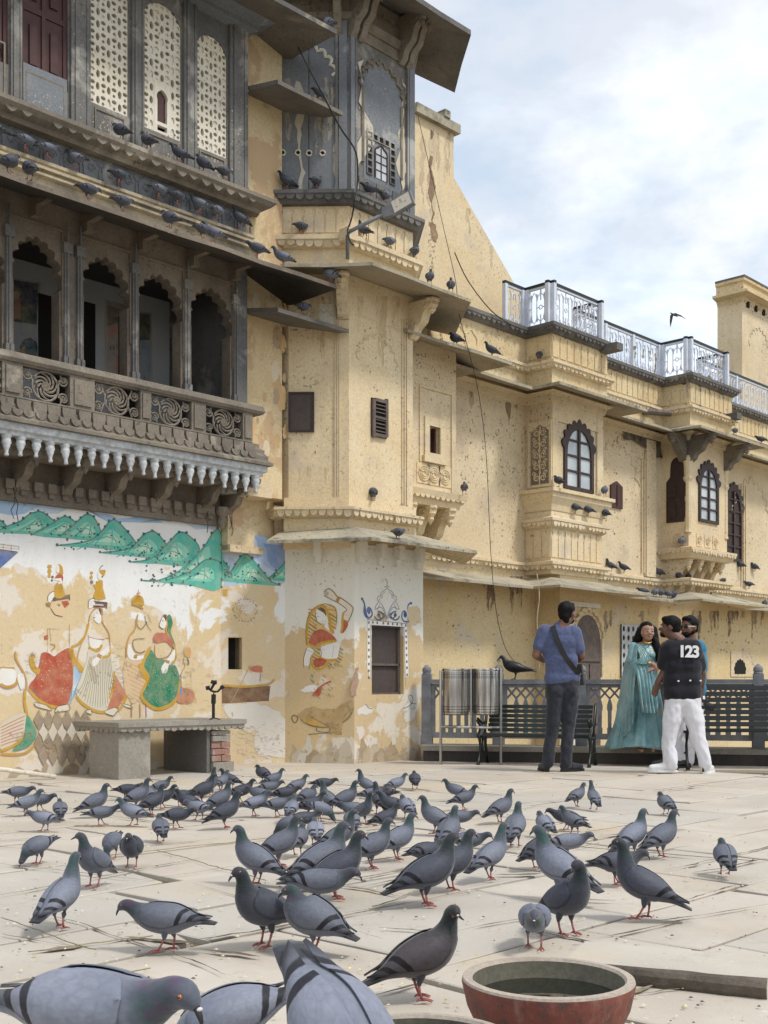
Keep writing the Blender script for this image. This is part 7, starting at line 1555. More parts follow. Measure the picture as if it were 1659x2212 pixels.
G = [  # foot x, foot y in the picture, heading, pose, tone, size
 (38,1738,0,'low','m',1),(58,1765,12,'walk','l',1),(87,1755,-5,'low','m',.95),(130,1777,110,'hunch','m',.9),(96,1799,175,'low','l',.95),(82,1871,235,'peck','m',1),(130,2011,72,'slim','l',1.0),(203,1921,250,'turn','m',.95),
 (243,1857,262,'peck','m',.95),(285,1877,268,'hunch','d',1.05),(219,1786,5,'low','m',.95),(205,1767,18,'alert','m',.98),(273,1730,8,'low','d',.95),(296,1752,20,'alert','m',1),(345,1722,5,'walk','m',.9),(289,1787,165,'walk','l',1),
 (328,1765,40,'alert','d',.95),(352,1750,8,'walk','d',.95),(347,1822,112,'hunch','m',.95),(381,1793,-4,'low','d',1),(390,1745,8,'low','d',.95),(437,1738,25,'alert','d',1),(430,1775,150,'low','l',1),(456,1722,75,'slim','d',1),(478,1712,60,'walk','m',.95),(497,1707,160,'walk','d',.95),
 (487,1792,22,'alert','d',1.02),(474,1762,25,'alert','m',1),(549,1766,18,'walk','l',1),(568,1693,150,'hunch','d',1),(590,1706,20,'walk','m',.95),(582,1724,15,'low','m',.95),(640,1722,30,'walk','m',.95),(697,1715,8,'low','d',.95),(710,1757,140,'slim','m',.98),(745,1758,18,'alert','m',.98),
 (792,1722,172,'slim','m',.95),(820,1762,112,'alert','d',.98),(783,1786,310,'slim','m',1.0),(855,1716,18,'walk','l',.92),(896,1707,95,'hunch','d',.95),(834,1735,190,'low','d',.9),(629,1779,82,'walk','l',.98),(600,1767,8,'low','m',1),(691,1779,-8,'peck','l',1),(831,1800,20,'walk','d',1),(879,1772,120,'hunch','l',.98),
 (605,1876,20,'alert','m',1),(626,1811,180,'peck','m',.95),(730,1852,12,'slim','m',1),(682,1830,100,'hunch','w',.95),(643,1852,70,'hunch','m',1),(690,1927,32,'alert','m',1.12),(725,1947,22,'alert','d',1.05),(687,1967,-2,'low','m',1.1),(803,1881,22,'alert','m',.98),(858,1862,28,'alert','l',.98),
 (552,1917,162,'alert','m',1.0),(573,2051,222,'alert','d',1.05),(676,2064,162,'hunch','m',1.18),(906,2167,18,'turn','b',1.0),(920,1962,22,'alert','d',1.08),(974,1928,32,'alert','d',1.0),(916,1880,40,'low','d',.95),(940,1805,160,'alert','m',1),(991,1796,0,'low','m',.95),(968,1841,62,'alert','m',1),
 (1009,1854,352,'low','m',.98),(986,1733,172,'walk','m',.95),(1002,1753,16,'walk','m',.98),(1080,1781,32,'alert','m',.98),(1112,1832,70,'alert','m',1.02),(1058,1905,42,'slim','l',1.02),(1246,1746,42,'walk','m',.95),(1283,1752,98,'slim','m',.92),(1438,1763,118,'hunch','m',.95),(1429,1856,28,'alert','m',1),(1367,1854,32,'alert','l',1),
 (1331,1916,12,'low','d',1.08),(1389,1991,168,'slim','d',1.12),(1566,1894,92,'hunch','m',.95),(1177,1812,118,'hunch','l',.95),(1240,1808,130,'walk','m',1),(1222,1797,172,'low','d',.98),(1228,1858,-5,'low','l',.98),(1159,1881,30,'hunch','d',.98),(1212,1949,135,'alert','l',1.12),(1225,2025,302,'turn','d',1.02),(1155,2053,262,'low','l',1.02),(360,2062,172,'low','m',1.14),(520,1737,20,'walk','d',1),(560,1741,160,'low','m',1),(615,1740,12,'low','d',1),(664,1747,30,'hunch','m',1),(668,1769,15,'walk','d',1),(765,1778,160,'low','m',1),(804,1742,8,'low','m',1),(850,1768,172,'walk','d',1),(410,1762,165,'walk','d',1),(320,1742,150,'hunch','m',1),(655,1800,20,'low','d',1),(760,1806,100,'hunch','m',1)]
rows_ = [(0, 1728, 'farthest row'), (1728, 1758, 'second row'), (1758, 1790, 'third row'), (1790, 1840, 'fourth row'), (1840, 1890, 'fifth row'), (1890, 1960, 'sixth row'), (1960, 2600, 'nearest row')]
ordn = lambda n: ['leftmost', 'second from left', 'third from left', 'fourth from left', 'fifth from left', 'sixth from left', 'seventh from left', 'eighth from left', 'ninth from left', 'tenth from left', 'eleventh from left', 'twelfth from left', 'thirteenth from left', 'fourteenth from left', 'fifteenth from left', 'sixteenth from left', 'seventeenth from left', 'eighteenth from left', 'nineteenth from left', 'twentieth from left', 'twenty-first from left', 'twenty-second from left'][n]
for y0_, y1_, rn in rows_:
    sub = sorted([g for g in G if y0_ <= g[1] < y1_])
    for i, (x, y, h, pose, tn, sc) in enumerate(sub):
        Y = FPX*CAMZ/(y-HY); place(pose, ((x-CX)/FPX*Y, Y, .010), h, tn, sc*(.80 if y < 1800 else .80+.17*min(1, (y-1800)/160))*(1.02 if pose in ('alert', 'turn') else (.95 if pose == 'slim' else .86+.04*(y < 1800))), label='%s pigeon %s, %s, %s of the flock\'s %s' % (TNM[tn], PNM[pose], dname(h), ordn(i), rn), group='pigeons feeding on the terrace')
place('peck', ((500-CX)/FPX*2.72, 2.74, .012), 205, 'l', 1.12, label='pale grey pigeon pecking at the bottom edge beside the large near pigeon', group='pigeons feeding on the terrace')
place('low', (-.47, 1.85, .275), -26, 'w', 1.16, pitch=.02, label='largest pale grey pigeon in profile cut by the bottom left corner', group='pigeons feeding on the terrace')
place('low', (-.095, 1.80, .275), -62, 'l', 1.20, pitch=.60, label='large near grey pigeon seen from above, tail raised, at the bottom centre', group='pigeons feeding on the terrace')
# perched ones: rows along ledges
HM = 90-math.degrees(TH)             # heading of +M
def perch(F, d, z, items, where, sc=.95):
    sc *= .80
    its = sorted(items, key=lambda e: e[0])
    for i, it in enumerate(its):
        x, h, pose, tn = it; Fo = F.off(d); p = Fo.p(Fo.s(x), z); place(pose, tuple(p), HM+h, tn, sc, label=('%s %s pigeon %s, %s' % (ordn(i).replace(' from left', '-left') if len(its) > 1 else 'lone', TNM[tn], PNM[pose], where)).replace('leftmost', 'first-left').replace('first-left', 'leftmost'), group='pigeons perched on ledges and eaves')
perch(FA, .20, 6.195, [(262, 120, 'hunch', 'd'), (320, 100, 'alert', 'd'), (390, 150, 'walk', 'd'), (439, 160, 'hunch', 'd'), (484, 10, 'low', 'd')], 'on the cornice below the lattice windows')
perch(FA, .12, 5.80, [(-10, 160, 'walk', 'd'), (54, 10, 'low', 'm'), (103, 0, 'low', 'm'), (165, 120, 'walk', 'm'), (257, 5, 'low', 'd'), (342, 5, 'low', 'm'), (383, 10, 'low', 'd'), (433, 160, 'walk', 'm'), (468, 10, 'low', 'm'), (519, 160, 'alert', 'd')], 'on the yellow moulding under the blue frieze')
perch(FA, .66, 5.285, [(20, 0, 'hunch', 'd'), (64, 90, 'hunch', 'd'), (190, 5, 'low', 'd'), (264, 5, 'low', 'd'), (368, 120, 'hunch', 'd'), (438, 10, 'low', 'd'), (462, 165, 'walk', 'm'), (556, 170, 'low', 'd'), (612, 160, 'walk', 'm'), (714, 120, 'hunch', 'l')], 'on the long eave edge above the arches', sc=1.0)
perch(FA, .60, 8.06, [(711, 90, 'hunch', 'l')], 'on the tip of the top eave')
perch(VP(-9.45), 0, 7.35, [(690, 10, 'low', 'd')], 'on the short slab beside the grey bay')
perch(VP(-9.45), 0, 4.93, [(655, 5, 'low', 'd')], 'on the short slab above the shuttered window')
perch(LF3, .10, 6.485, [(548, 10, 'walk', 'd'), (620, 165, 'walk', 'd'), (682, 15, 'walk', 'd')], 'on the dark cornice left of the street lamp')
perch(RF3, .10, 6.485, [(800, 160, 'low', 'd'), (832, 10, 'low', 'm'), (870, 20, 'alert', 'd')], 'on the dark cornice behind the street lamp')
perch(LF3, .08, 5.985, [(651, 5, 'low', 'd')], 'on the petal ledge of the corner bay')
perch(RF3, .08, 5.985, [(787, 100, 'slim', 'd'), (842, 10, 'low', 'm'), (896, 20, 'walk', 'd')], 'on the petal ledge right of the lamp arm')
perch(RF3, .60, 5.47, [(928, 30, 'alert', 'd'), (974, 40, 'alert', 'd')], 'on the middle eave of the corner bay')
perch(LF2, .05, 3.03, [], 'x'); perch(RF2, .02, 3.03, [(806, 60, 'hunch', 'd')], 'on the sill of the corner bay')
perch(RF, .55, 2.50, [(860, 10, 'low', 'd')], 'on the ground awning of the corner bay')
perch(FC, .10, 3.375, [(1003, 40, 'walk', 'd')], 'on the bracketed ledge of the small window')
perch(FC, .45, 5.13, [(1062, 160, 'walk', 'd'), (985, 120, 'hunch', 'd')], 'on the stone eave of the small window bay')
perch(FDs, .10, 5.57, [(1165, 20, 'walk', 'd')], 'on the parapet ledge above the pierced panel')
perch(FD, .13, 3.735, [(1207, 100, 'hunch', 'd'), (1306, 20, 'hunch', 'm')], 'on the sill of the arched oriel window')
perch(FD, .08, 3.41, [(1243, 150, 'walk', 'd'), (1270, 150, 'walk', 'd'), (1307, 90, 'hunch', 'd')], 'on the petal ledge under the oriel window')
perch(FE, .45, 5.12, [(1588, 10, 'low', 'm'), (1644, 150, 'low', 'd')], 'on the stone eave near the roof pier')
perch(FEs, .08, 3.215, [(1472, 10, 'hunch', 'm')], 'on the right oriel ledge')
perch(FWv, .08, 2.70, [(1319, 90, 'alert', 'd'), (1348, 160, 'walk', 'd'), (1425, 90, 'hunch', 'd'), (1562, 10, 'low', 'd'), (1618, 160, 'low', 'd')], 'on the thin cornice over the ground floor')
perch(FWv, .45, 2.30, [(1389, 160, 'low', 'd'), (1415, 5, 'hunch', 'm'), (1428, 0, 'low', 'd'), (1443, 170, 'low', 'm'), (1455, 0, 'hunch', 'd'), (1492, 10, 'low', 'd'), (1532, 10, 'walk', 'd'), (1567, 0, 'low', 'd'), (1652, 20, 'hunch', 'd')], 'on the lower stone eave behind the couple')
perch(FWv, .05, 3.05, [(1600, 120, 'hunch', 'd'), (1630, 150, 'hunch', 'd')], 'beside the dark right hand window')
perch(VP(-10.1), 0, 2.64, [(1466, 30, 'hunch', 'd'), (1487, 30, 'hunch', 'd')], 'under the carved corbels of the right oriel')
for k in PROTO:
    if k not in USED: 
        for ch in list(PROTO[k].children_recursive): bpy.data.objects.remove(ch)
        bpy.data.objects.remove(PROTO[k])
# ---------------- crow and flying bird
CP = [(x*1.0-(.05 if i < 3 else 0), y, z, a, b_) for i, (x, y, z, a, b_) in enumerate(POSE['walk'])]
cr = bird('crow', CP, mats={'body': M['crowblack'], 'wing': M['crowblack'], 'foot': M['crowblack']}, beaklen=.045)
s = FF.s(1112); cr.location = FF.p(s, .958); cr.rotation_euler = (0, 0, math.radians(180-12)); cr.scale = (1.12,)*3; tag(cr, 'black crow with grey neck perched on the fence rail beside the steel bins', 'crow')
b = NB(); q = Vector(at(1455, 680, 34)); B2 = [(0, 0, 0), (.05, 0, .17), (.10, 0, .32)]
def tri3(bm, pts, th=.01):
    vs = [bm.verts.new(q+Vector(p)+Vector((0, d_, 0))) for d_ in (-th, th) for p in pts]; n = len(pts); bm.faces.new(vs[:n][::-1]); bm.faces.new(vs[n:])
    for i in range(n): bm.faces.new((vs[i], vs[(i+1) % n], vs[n+(i+1) % n], vs[n+i]))
tube(b, [q+Vector(p) for p in ((-.10, 0, .06), (-.04, 0, .02), (.04, 0, -.02), (.14, .02, -.05))], [.008, .028, .024, .006], 8); fb = obj('swift', b, M['crowblack'], None, smooth=True); tag(fb, 'small dark swift flying in the sky above the white railing', 'bird')
for pts in ([(-.03, 0, .03), (.03, 0, .0), (.24, 0, -.06), (.36, 0, -.13), (.22, 0, -.02), (.05, 0, .05)], [(-.05, 0, .02), (-.01, 0, -.01), (-.05, 0, -.20), (-.09, 0, -.36), (-.11, 0, -.20), (-.10, 0, -.02)]):
    b = NB(); tri3(b, pts); o = obj('wing', fin(b), M['crowblack'], fb)
# ================================================================ people
from mathutils import noise as mnoise
def cap_(bm, p0, r0, p1, r1, seg=14, fl=(1, 1)):
    p0, p1 = Vector(p0), Vector(p1); d = p1-p0; L = max(d.length, 1e-5); d = d/L
    a = Vector((0, 0, 1)) if abs(d.z) < .95 else Vector((0, 1, 0)); x = d.cross(a).normalized(); y = d.cross(x).normalized(); rings = []
    ts = [(-math.sin(k*math.pi/8), math.cos(k*math.pi/8), 0) for k in (3, 2, 1)] + [(0, 1, 0), (0, 1, 1)] + [(math.sin(k*math.pi/8), math.cos(k*math.pi/8), 1) for k in (1, 2, 3)]
    for dz_, rr_, e in ts:
        c = (p0, p1)[e]; r = (r0, r1)[e]
        rings.append([bm.verts.new(c+d*(dz_*r)+(x*math.cos(2*math.pi*k/seg)*fl[0]+y*math.sin(2*math.pi*k/seg)*fl[1])*(rr_*r)) for k in range(seg)])
    for A, B in zip(rings, rings[1:]):
        for k in range(seg): bm.faces.new((A[k], A[(k+1) % seg], B[(k+1) % seg], B[k]))
    bm.faces.new(rings[0][::-1]); bm.faces.new(rings[-1])
def ell(bm, c, r, rot=None):
    m = Matrix.Translation(c) @ (rot or Matrix()) @ Matrix.Diagonal((r[0], r[1], r[2], 1)); bmesh.ops.create_uvsphere(bm, u_segments=20, v_segments=14, radius=1, matrix=m)
def chainc(bm, pts, seg=14):
    for (p, r), (q, s) in zip(pts, pts[1:]): cap_(bm, p, r, q, s, seg)
def solidify(name, build, mat, parent, vox=.011, sm_=5, fold=0.0, fs=9, cut=None, **pr):
    bm = NB(); build(bm); me = bpy.data.meshes.new('tmp'); bm.to_mesh(me); bm.free(); o = bpy.data.objects.new('tmp', me); S.collection.objects.link(o)
    m = o.modifiers.new('r', 'REMESH'); m.mode = 'VOXEL'; m.voxel_size = vox
    if sm_: m2 = o.modifiers.new('s', 'SMOOTH'); m2.factor = .6; m2.iterations = sm_
    dg = bpy.context.evaluated_depsgraph_get(); dg.update(); res = bpy.data.meshes.new_from_object(o.evaluated_get(dg)); bpy.data.objects.remove(o); bpy.data.meshes.remove(me)
    res.name = name; res.materials.clear(); res.materials.append(mat)
    b = NB(); b.from_mesh(res)
    if cut:
        for co_, no_ in cut: 
            g = bmesh.ops.bisect_plane(b, geom=b.verts[:]+b.edges[:]+b.faces[:], plane_co=co_, plane_no=no_, clear_outer=True)
    if fold:
        b.normal_update()
        for v in b.verts:
            p = v.co; n_ = mnoise.noise(Vector((p.x*fs, p.y*fs, p.z*fs*.45)))+.5*mnoise.noise(Vector((p.x*fs*2.3+5, p.y*fs*2.3, p.z*fs*1.6+p.x*7))); v.co = p+v.normal*(fold*n_)
    b.to_mesh(res); b.free(); res.polygons.foreach_set('use_smooth', [True]*len(res.polygons))
    return link(name, res, parent, world=False, **pr)
def skinm(n, c): 
    m, t, b = newmat(n); co = nn(t, 'ShaderNodeTexCoord').outputs['Object']; t.links.new(mix(t, ramp(t, noise(t, co, 18, 4, .6), [(.35, 0.0), (.7, 1.0)]), tuple(x*.85 for x in c), c), b.inputs['Base Color']); b.inputs['Roughness'].default_value = .55; b.inputs['Subsurface Weight'].default_value = .08; b.inputs['Subsurface Radius'].default_value = (.02, .008, .004); return m
M['skin1'], M['skin2'], M['skin3'] = skinm('brown_skin', (.20, .095, .060)), skinm('deep_brown_skin', (.135, .062, .040)), skinm('warm_skin', (.42, .23, .16))
def cloth(n, c, rough=.85, var=.15, sheen=.2, sc=30): m = plain(n, c, rough, var=var, sc=sc, bs=.35, spec=.2); m.node_tree.nodes['Principled BSDF'].inputs['Sheen Weight'].default_value = sheen; return m
M['tee'] = cloth('heather_blue_jersey', (.085, .105, .20), sc=60, var=.3); M['jeans'] = cloth('charcoal_denim', (.030, .032, .042), var=.35, sc=25); M['blackcloth'] = cloth('black_jersey', (.013, .012, .017)); M['whitecloth'] = cloth('white_cotton', (.66, .66, .70), var=.06); M['tealshirt'] = cloth('bright_blue_shirt', (.02, .17, .30)); M['hair'] = plain('black_hair', (.006, .005, .005), .6, var=.4, sc=50, bs=.4, spec=.15); M['leather'] = plain('black_leather', (.012, .011, .011), .4, bs=.2); M['whiteshoe'] = plain('white_shoe', (.68, .68, .68), .6, var=.06)
M['lips'] = plain('lips', (.30, .07, .06), .5, bs=0); M['eyewhite'] = plain('eye_white', (.6, .58, .55), .3, bs=0); M['teeth'] = plain('teeth', (.7, .68, .62), .3, bs=0); M['gold'] = plain('gold_jewel', (.55, .36, .10), .35, metal=.8, bs=0)
def silk():
    m, t, b = newmat('teal_silk_brocade'); co = nn(t, 'ShaderNodeTexCoord').outputs['Object']
    c = ramp(t, noise(t, co, 3.2, 6, .6, dist=.6), [(.3, (.07, .19, .21)), (.5, (.17, .33, .35)), (.7, (.32, .46, .44))])
    vo = nn(t, 'ShaderNodeTexVoronoi', _Scale=7.5); t.links.new(co, vo.inputs['Vector']); fm = mth(t, 'MULTIPLY', ramp(t, vo.outputs[0], [(.16, 1.0), (.24, 0.0)]), ramp(t, noise(t, co, 42, 4, .6), [(.44, 0.0), (.52, 1.0)]))
    c = mix(t, mth(t, 'MULTIPLY', fm, .8), c, (.42, .36, .27)); v2 = nn(t, 'ShaderNodeTexVoronoi', _Scale=26.0); t.links.new(co, v2.inputs['Vector'])
    c = mix(t, mth(t, 'MULTIPLY', ramp(t, v2.outputs[0], [(.12, .5), (.22, 0.0)]), .6), c, (.50, .50, .42))
    t.links.new(c, b.inputs['Base Color']); b.inputs['Roughness'].default_value = .38; b.inputs['Sheen Weight'].default_value = .4; b.inputs['Specular IOR Level'].default_value = .5; bump(t, b, noise(t, co, 12, 6, .6), .35, .01); return m
M['silk'] = silk()
def hand(bm, w, d, palm_n, curl=.5, L=.17, side=1):
    """w wrist, d pointing dir, palm normal; five fingers closing towards the palm side"""
    d = Vector(d).normalized(); n_ = Vector(palm_n).normalized(); n_ = (n_-d*n_.dot(d)).normalized(); sdv = d.cross(n_)*side; w = Vector(w)
    for k in (-1, 0, 1): cap_(bm, w+sdv*.016*k, .016, w+d*.085+sdv*.024*k, .014, 8)
    for i, (o_, l_) in enumerate(((-.034, .062), (-.012, .076), (.011, .072), (.032, .056))):
        p = w+d*.085+sdv*o_; a = 0.0
        for j in range(3):
            a += curl*(.6 if j == 0 else .8); q = p+(d*math.cos(a)+n_*math.sin(a))*(l_*(.45, .32, .23)[j]); cap_(bm, p, .0088-.0009*j, q, .0080-.0009*j, 8); p = q
    p = w+d*.03-sdv*.030; q = p+(d*.6-sdv*.7+n_*.35).normalized()*.035; r = q+(d*.8-sdv*.2+n_*.5).normalized()*.032; cap_(bm, p, .012, q, .010, 8); cap_(bm, q, .010, r, .0085, 8)
def face(parent, hc, fwd, skin, mats_hair, smile=False, glasses=False, beard=False, R_=.1):
    """hc head centre, fwd facing direction; adds eyes, brows, lips"""
    f = Vector((fwd[0], fwd[1], 0)).normalized(); r = Vector((f.y, -f.x, 0)); hc = Vector(hc); s = R_/.1
    def P(x, y, z): return hc+r*(x*s)+f*(y*s)+ZV*(z*s)
    for sg in (-1, 1):
        bm = NB(); ell(bm, P(.030*sg, .078, .006), (.0115*s, .012*s, .0062*s)); ell(bm, P(.030*sg, .085, .006), (.0052*s, .008*s, .0052*s))
        for ff in bm.faces:
            if (ff.calc_center_median()-P(.030*sg, .086, .006)).length < .0098*s and (ff.calc_center_median()-P(.030*sg, .078, .006)).dot(f) > .0060*s: ff.material_index = 1
        obj('eye', bm, [M['eyewhite'], M['pupil']], parent, smooth=True, world=False)
        bm = NB(); tube(bm, [P(.012*sg, .092, .026), P(.032*sg, .090, .033), P(.050*sg, .076, .028)], [.002*s, .0028*s, .0012*s], 6); obj('eyebrow', bm, M['hair'], parent, smooth=True, world=False)
    bm = NB(); tube(bm, [P(-.026, .078, -.042+(.006 if smile else 0)), P(-.012, .091, -.047), P(0, .094, -.047), P(.012, .091, -.047), P(.026, .078, -.042+(.006 if smile else 0))], [.002*s, .0055*s, .006*s, .0055*s, .002*s], 8); obj('lips', bm, M['lips'], parent, smooth=True, world=False)
    if smile: bm = NB(); tube(bm, [P(-.018, .0895, -.044), P(0, .0985, -.0455), P(.018, .0895, -.044)], [.002*s, .0042*s, .002*s], 6); obj('teeth', bm, M['teeth'], parent, smooth=True, world=False)
    if glasses:
        g = NB()
        for sg in (-1, 1): ell(g, P(.032*sg, .094, .006), (.027*s, .008*s, .020*s), Matrix.Rotation(math.atan2(r.y, r.x), 4, 'Z'))
        gl = obj('sunglasses', g, M['leather'], parent, smooth=True, world=False); g = NB()
        for sg in (-1, 1): tube(g, [P(.058*sg, .088, .010), P(.074*sg, .050, .010), P(.078*sg, -.01, .006)], .004*s, 6)
        obj('frame_arm', g, M['whiteshoe'], gl, world=False)
def headshape(bm, hc, fwd, R_=.1, neck=None, nr=.055):
    f = Vector((fwd[0], fwd[1], 0)).normalized(); r = Vector((f.y, -f.x, 0)); hc = Vector(hc); s = R_/.1; rz_ = Matrix.Rotation(math.atan2(f.y, f.x)-math.pi/2, 4, 'Z')
    def P(x, y, z): return hc+r*(x*s)+f*(y*s)+ZV*(z*s)
    ell(bm, P(0, -.012, .028), (.076*s, .094*s, .086*s), rz_); ell(bm, P(0, .020, -.020), (.064*s, .070*s, .084*s), rz_); ell(bm, P(0, .048, -.072), (.036*s, .036*s, .030*s), rz_)
    cap_(bm, P(0, .086, .008), .008*s, P(0, .106, -.018), .013*s, 8); cap_(bm, P(-.012, .094, -.022), .008*s, P(.012, .094, -.022), .008*s, 8)
    for sg in (-1, 1): ell(bm, P(.078*sg, -.005, -.005), (.010*s, .020*s, .032*s), rz_); ell(bm, P(.040*sg, .058, -.022), (.024*s, .024*s, .022*s), rz_)
    if neck: cap_(bm, P(0, -.015, -.06), nr, neck, nr*1.15)
def hairmesh(name, hc, fwd, parent, R_=.1, extra=(), low=-.01, front=.055, top=.0, vox=.009, fringe=True):
    f = Vector((fwd[0], fwd[1], 0)).normalized(); hc = Vector(hc); s = R_/.1; rz_ = Matrix.Rotation(math.atan2(f.y, f.x)-math.pi/2, 4, 'Z'); r = Vector((f.y, -f.x, 0))
    def P(x, y, z): return hc+r*(x*s)+f*(y*s)+ZV*(z*s)
    def bld(bm):
        ell(bm, P(0, -.018 if fringe else -.034, .040+top), (.084*s, (.099 if fringe else .093)*s, .088*s), rz_); ell(bm, P(0, .035 if fringe else -.005, (.088 if fringe else .062)+top), (.062*s, (.050 if fringe else .075)*s, (.030 if fringe else .060)*s), rz_); ell(bm, P(0, -.048, -.010), (.070*s, .062*s, .060*s), rz_)
        for e in extra: chainc(bm, e)
    pl = [(P(0, front, .04), (f*.80-ZV*.60))] if not extra else ([(P(0, .060, .03), (f*.80-ZV*.60))] if fringe else [])
    return solidify(name, bld, M['hair'], parent, vox=vox, sm_=3, fold=.006, fs=28, cut=pl)
def shoe(bm, heel, d, L=.27, h=.085, w=.048):
    d = Vector(d).normalized(); heel = Vector(heel)
    cap_(bm, heel+ZV*.045, .042, heel+d*L*.38+ZV*.045, .045, 12); cap_(bm, heel+d*L*.38+ZV*.040, .044, heel+d*L*.80+ZV*.030, .036, 12)
def sole(parent, heel, d, mat, L=.28):
    bm = NB(); d = Vector((d[0], d[1], 0)).normalized(); r = Vector((d.y, -d.x, 0)); heel = Vector(heel); n = 20; pts = []
    for i in range(n):
        t = 2*math.pi*i/n; x = (.5-.5*math.cos(t)); w_ = .048*(1-.18*math.cos(t*1.0))*(.85+.3*x); pts.append(heel+d*(-.045+x*(L+.03))+r*(math.sin(t)*w_))
    a = [bm.verts.new(p+ZV*.0) for p in pts]; b_ = [bm.verts.new(p+ZV*.024) for p in pts]; bm.faces.new(a[::-1]); bm.faces.new(b_)
    for i in range(n): bm.faces.new((a[i], a[(i+1) % n], b_[(i+1) % n], b_[i]))
    obj('sole', bm, mat, parent, world=False)

# ---- man in the blue T-shirt, seen from behind, cross-body bag
X1 = (1214.6-CX)/FPX*12.15; m1 = thing('person', 'person in heather blue T-shirt and charcoal jeans seen from behind, black bag across back', 'person', (X1, 12.15, .004)); Z = .000878; fd = Vector((.62, .78, 0))
J = lambda x, y, d_=0: Vector(((x-440)*Z, d_, (2085-y)*Z))
hc = J(500, 225, .02); shl, shr = J(228, 425), J(578, 440, -.02); ell_, elr = J(128, 715, -.02), J(672, 725, .05); hl, hr = J(262, 770, .27), J(560, 835, .30)
def b1(bm):
    headshape(bm, hc, fd, .103, J(425, 390, 0), .058); cap_(bm, J(300, 455), .075, J(510, 455), .075); cap_(bm, J(400, 540), .085, J(430, 1000), .085)
    chainc(bm, [(shl, .055), (ell_, .044), (hl, .030)]); chainc(bm, [(shr, .055), (elr, .044), (hr, .030)])
    hand(bm, hl, (.7, .55, .1), (0, .3, 1), .5); hand(bm, hr, (-.7, .5, .1), (0, .3, 1), .5, side=-1)
    chainc(bm, [(J(345, 1090), .085), (J(330, 1560, .02), .052), (J(275, 1960, 0), .045)]); chainc(bm, [(J(530, 1090), .085), (J(520, 1560, .02), .052), (J(485, 1960, 0), .045)])
solidify('body', b1, M['skin1'], m1, vox=.010, sm_=3)
def s1(bm):
    chainc(bm, [(J(400, 385), .060), (J(400, 430), .085)]); cap_(bm, J(320, 462, 0), .088, J(490, 465, -.01), .088); cap_(bm, J(330, 560), .115, J(490, 560), .115); ell(bm, J(405, 620, .01), (.185, .120, .24)); cap_(bm, J(350, 780), .108, J(500, 780), .108); ell(bm, J(425, 850, .01), (.168, .116, .24)); cap_(bm, J(345, 1000), .112, J(530, 980), .112)
    chainc(bm, [(shl+Vector((.008, 0, -.008)), .080), (J(174, 612, -.01), .072)]); chainc(bm, [(shr+Vector((-.004, 0, -.008)), .080), (J(630, 630, .01), .072)])
solidify('t_shirt', s1, M['tee'], m1, vox=.011, sm_=5, fold=.010, fs=8, cut=[(J(440, 1040), Vector((.10, 0, -1))), (J(185, 615), Vector((-.25, 0, -1)).normalized()*1 if False else Vector((-.0, 0, -1))) ][:1])
def j1(bm):
    cap_(bm, J(350, 1050), .105, J(535, 1040), .105); ell(bm, J(360, 1130, -.03), (.095, .09, .10)); ell(bm, J(525, 1125, -.03), (.095, .09, .10))
    chainc(bm, [(J(352, 1120), .100), (J(345, 1350, 0), .088), (J(330, 1560, .01), .068), (J(290, 1780), .064), (J(275, 1975), .062)]); chainc(bm, [(J(530, 1120), .100), (J(528, 1350, 0), .086), (J(515, 1560, .01), .068), (J(495, 1780), .062), (J(490, 1985), .064)])
solidify('jeans', j1, M['jeans'], m1, vox=.011, sm_=4, fold=.011, fs=11)
for hx, dr_ in ((J(262, 2085), (-.15, 1, 0)), (J(455, 2085), (.88, .48, 0))):
    def sh_(bm): shoe(bm, hx+ZV*.01, dr_)
    so_ = solidify('shoe', sh_, M['jeans'], m1, vox=.010, sm_=2); sole(so_, hx, dr_, M['leather'])
hairmesh('hair', hc, fd, m1, .103, low=0, front=.045, extra=([(hc+Vector((-.02, -.075, -.03)), .035), (hc+Vector((-.02, -.06, -.07)), .035)],))
face(m1, hc, fd, None, None, R_=.103)
bm = NB(); f = fd; ell(bm, hc+f*.055-ZV*.065, (.05, .05, .042)); obj('beard', bm, M['hair'], m1, smooth=True, world=False)
bm = NB(); q = [J(322, 372, .05), J(318, 385, -.085), J(350, 520, -.130), J(430, 700, -.135), J(520, 830, -.130), J(610, 930, -.09), J(650, 950, 0)]
C_ = crv([tuple(v) for v in q], False, 6); w_ = Vector((.024, 0, .012)); A = [bm.verts.new(Vector(p)+w_) for p in C_]; B = [bm.verts.new(Vector(p)-w_) for p in C_]; A2 = [bm.verts.new(Vector(p)+w_+Vector((0, .006, 0))) for p in C_]; B2 = [bm.verts.new(Vector(p)-w_+Vector((0, .006, 0))) for p in C_]
for i in range(len(C_)-1): bm.faces.new((A[i], A[i+1], B[i+1], B[i])); bm.faces.new((A2[i], B2[i], B2[i+1], A2[i+1])); bm.faces.new((A[i], A2[i], A2[i+1], A[i+1])); bm.faces.new((B[i], B[i+1], B2[i+1], B2[i]))
bag = thing('shoulder_bag', 'small black shoulder bag on a wide strap at the hip of the man in blue', 'bag', m1.location)
obj('strap', fin(bm), M['leather'], bag, world=False); bm = NB(); wbox(bm, J(662, 945, .04), (.055, .16, .22), -.25, ry=-.10); bmesh.ops.bevel(bm, geom=bm.edges[:], offset=.015, segments=2); bo = obj('bag_body', bm, M['leather'], bag, smooth=True, angle=50, world=False)
bm = NB(); tube(bm, [J(620, 925, -.075), J(640, 915, -.075), J(645, 940, -.075), J(625, 948, -.075), J(620, 925, -.075)], .004, 6); obj('buckle', bm, M['steel'], bag, world=False)

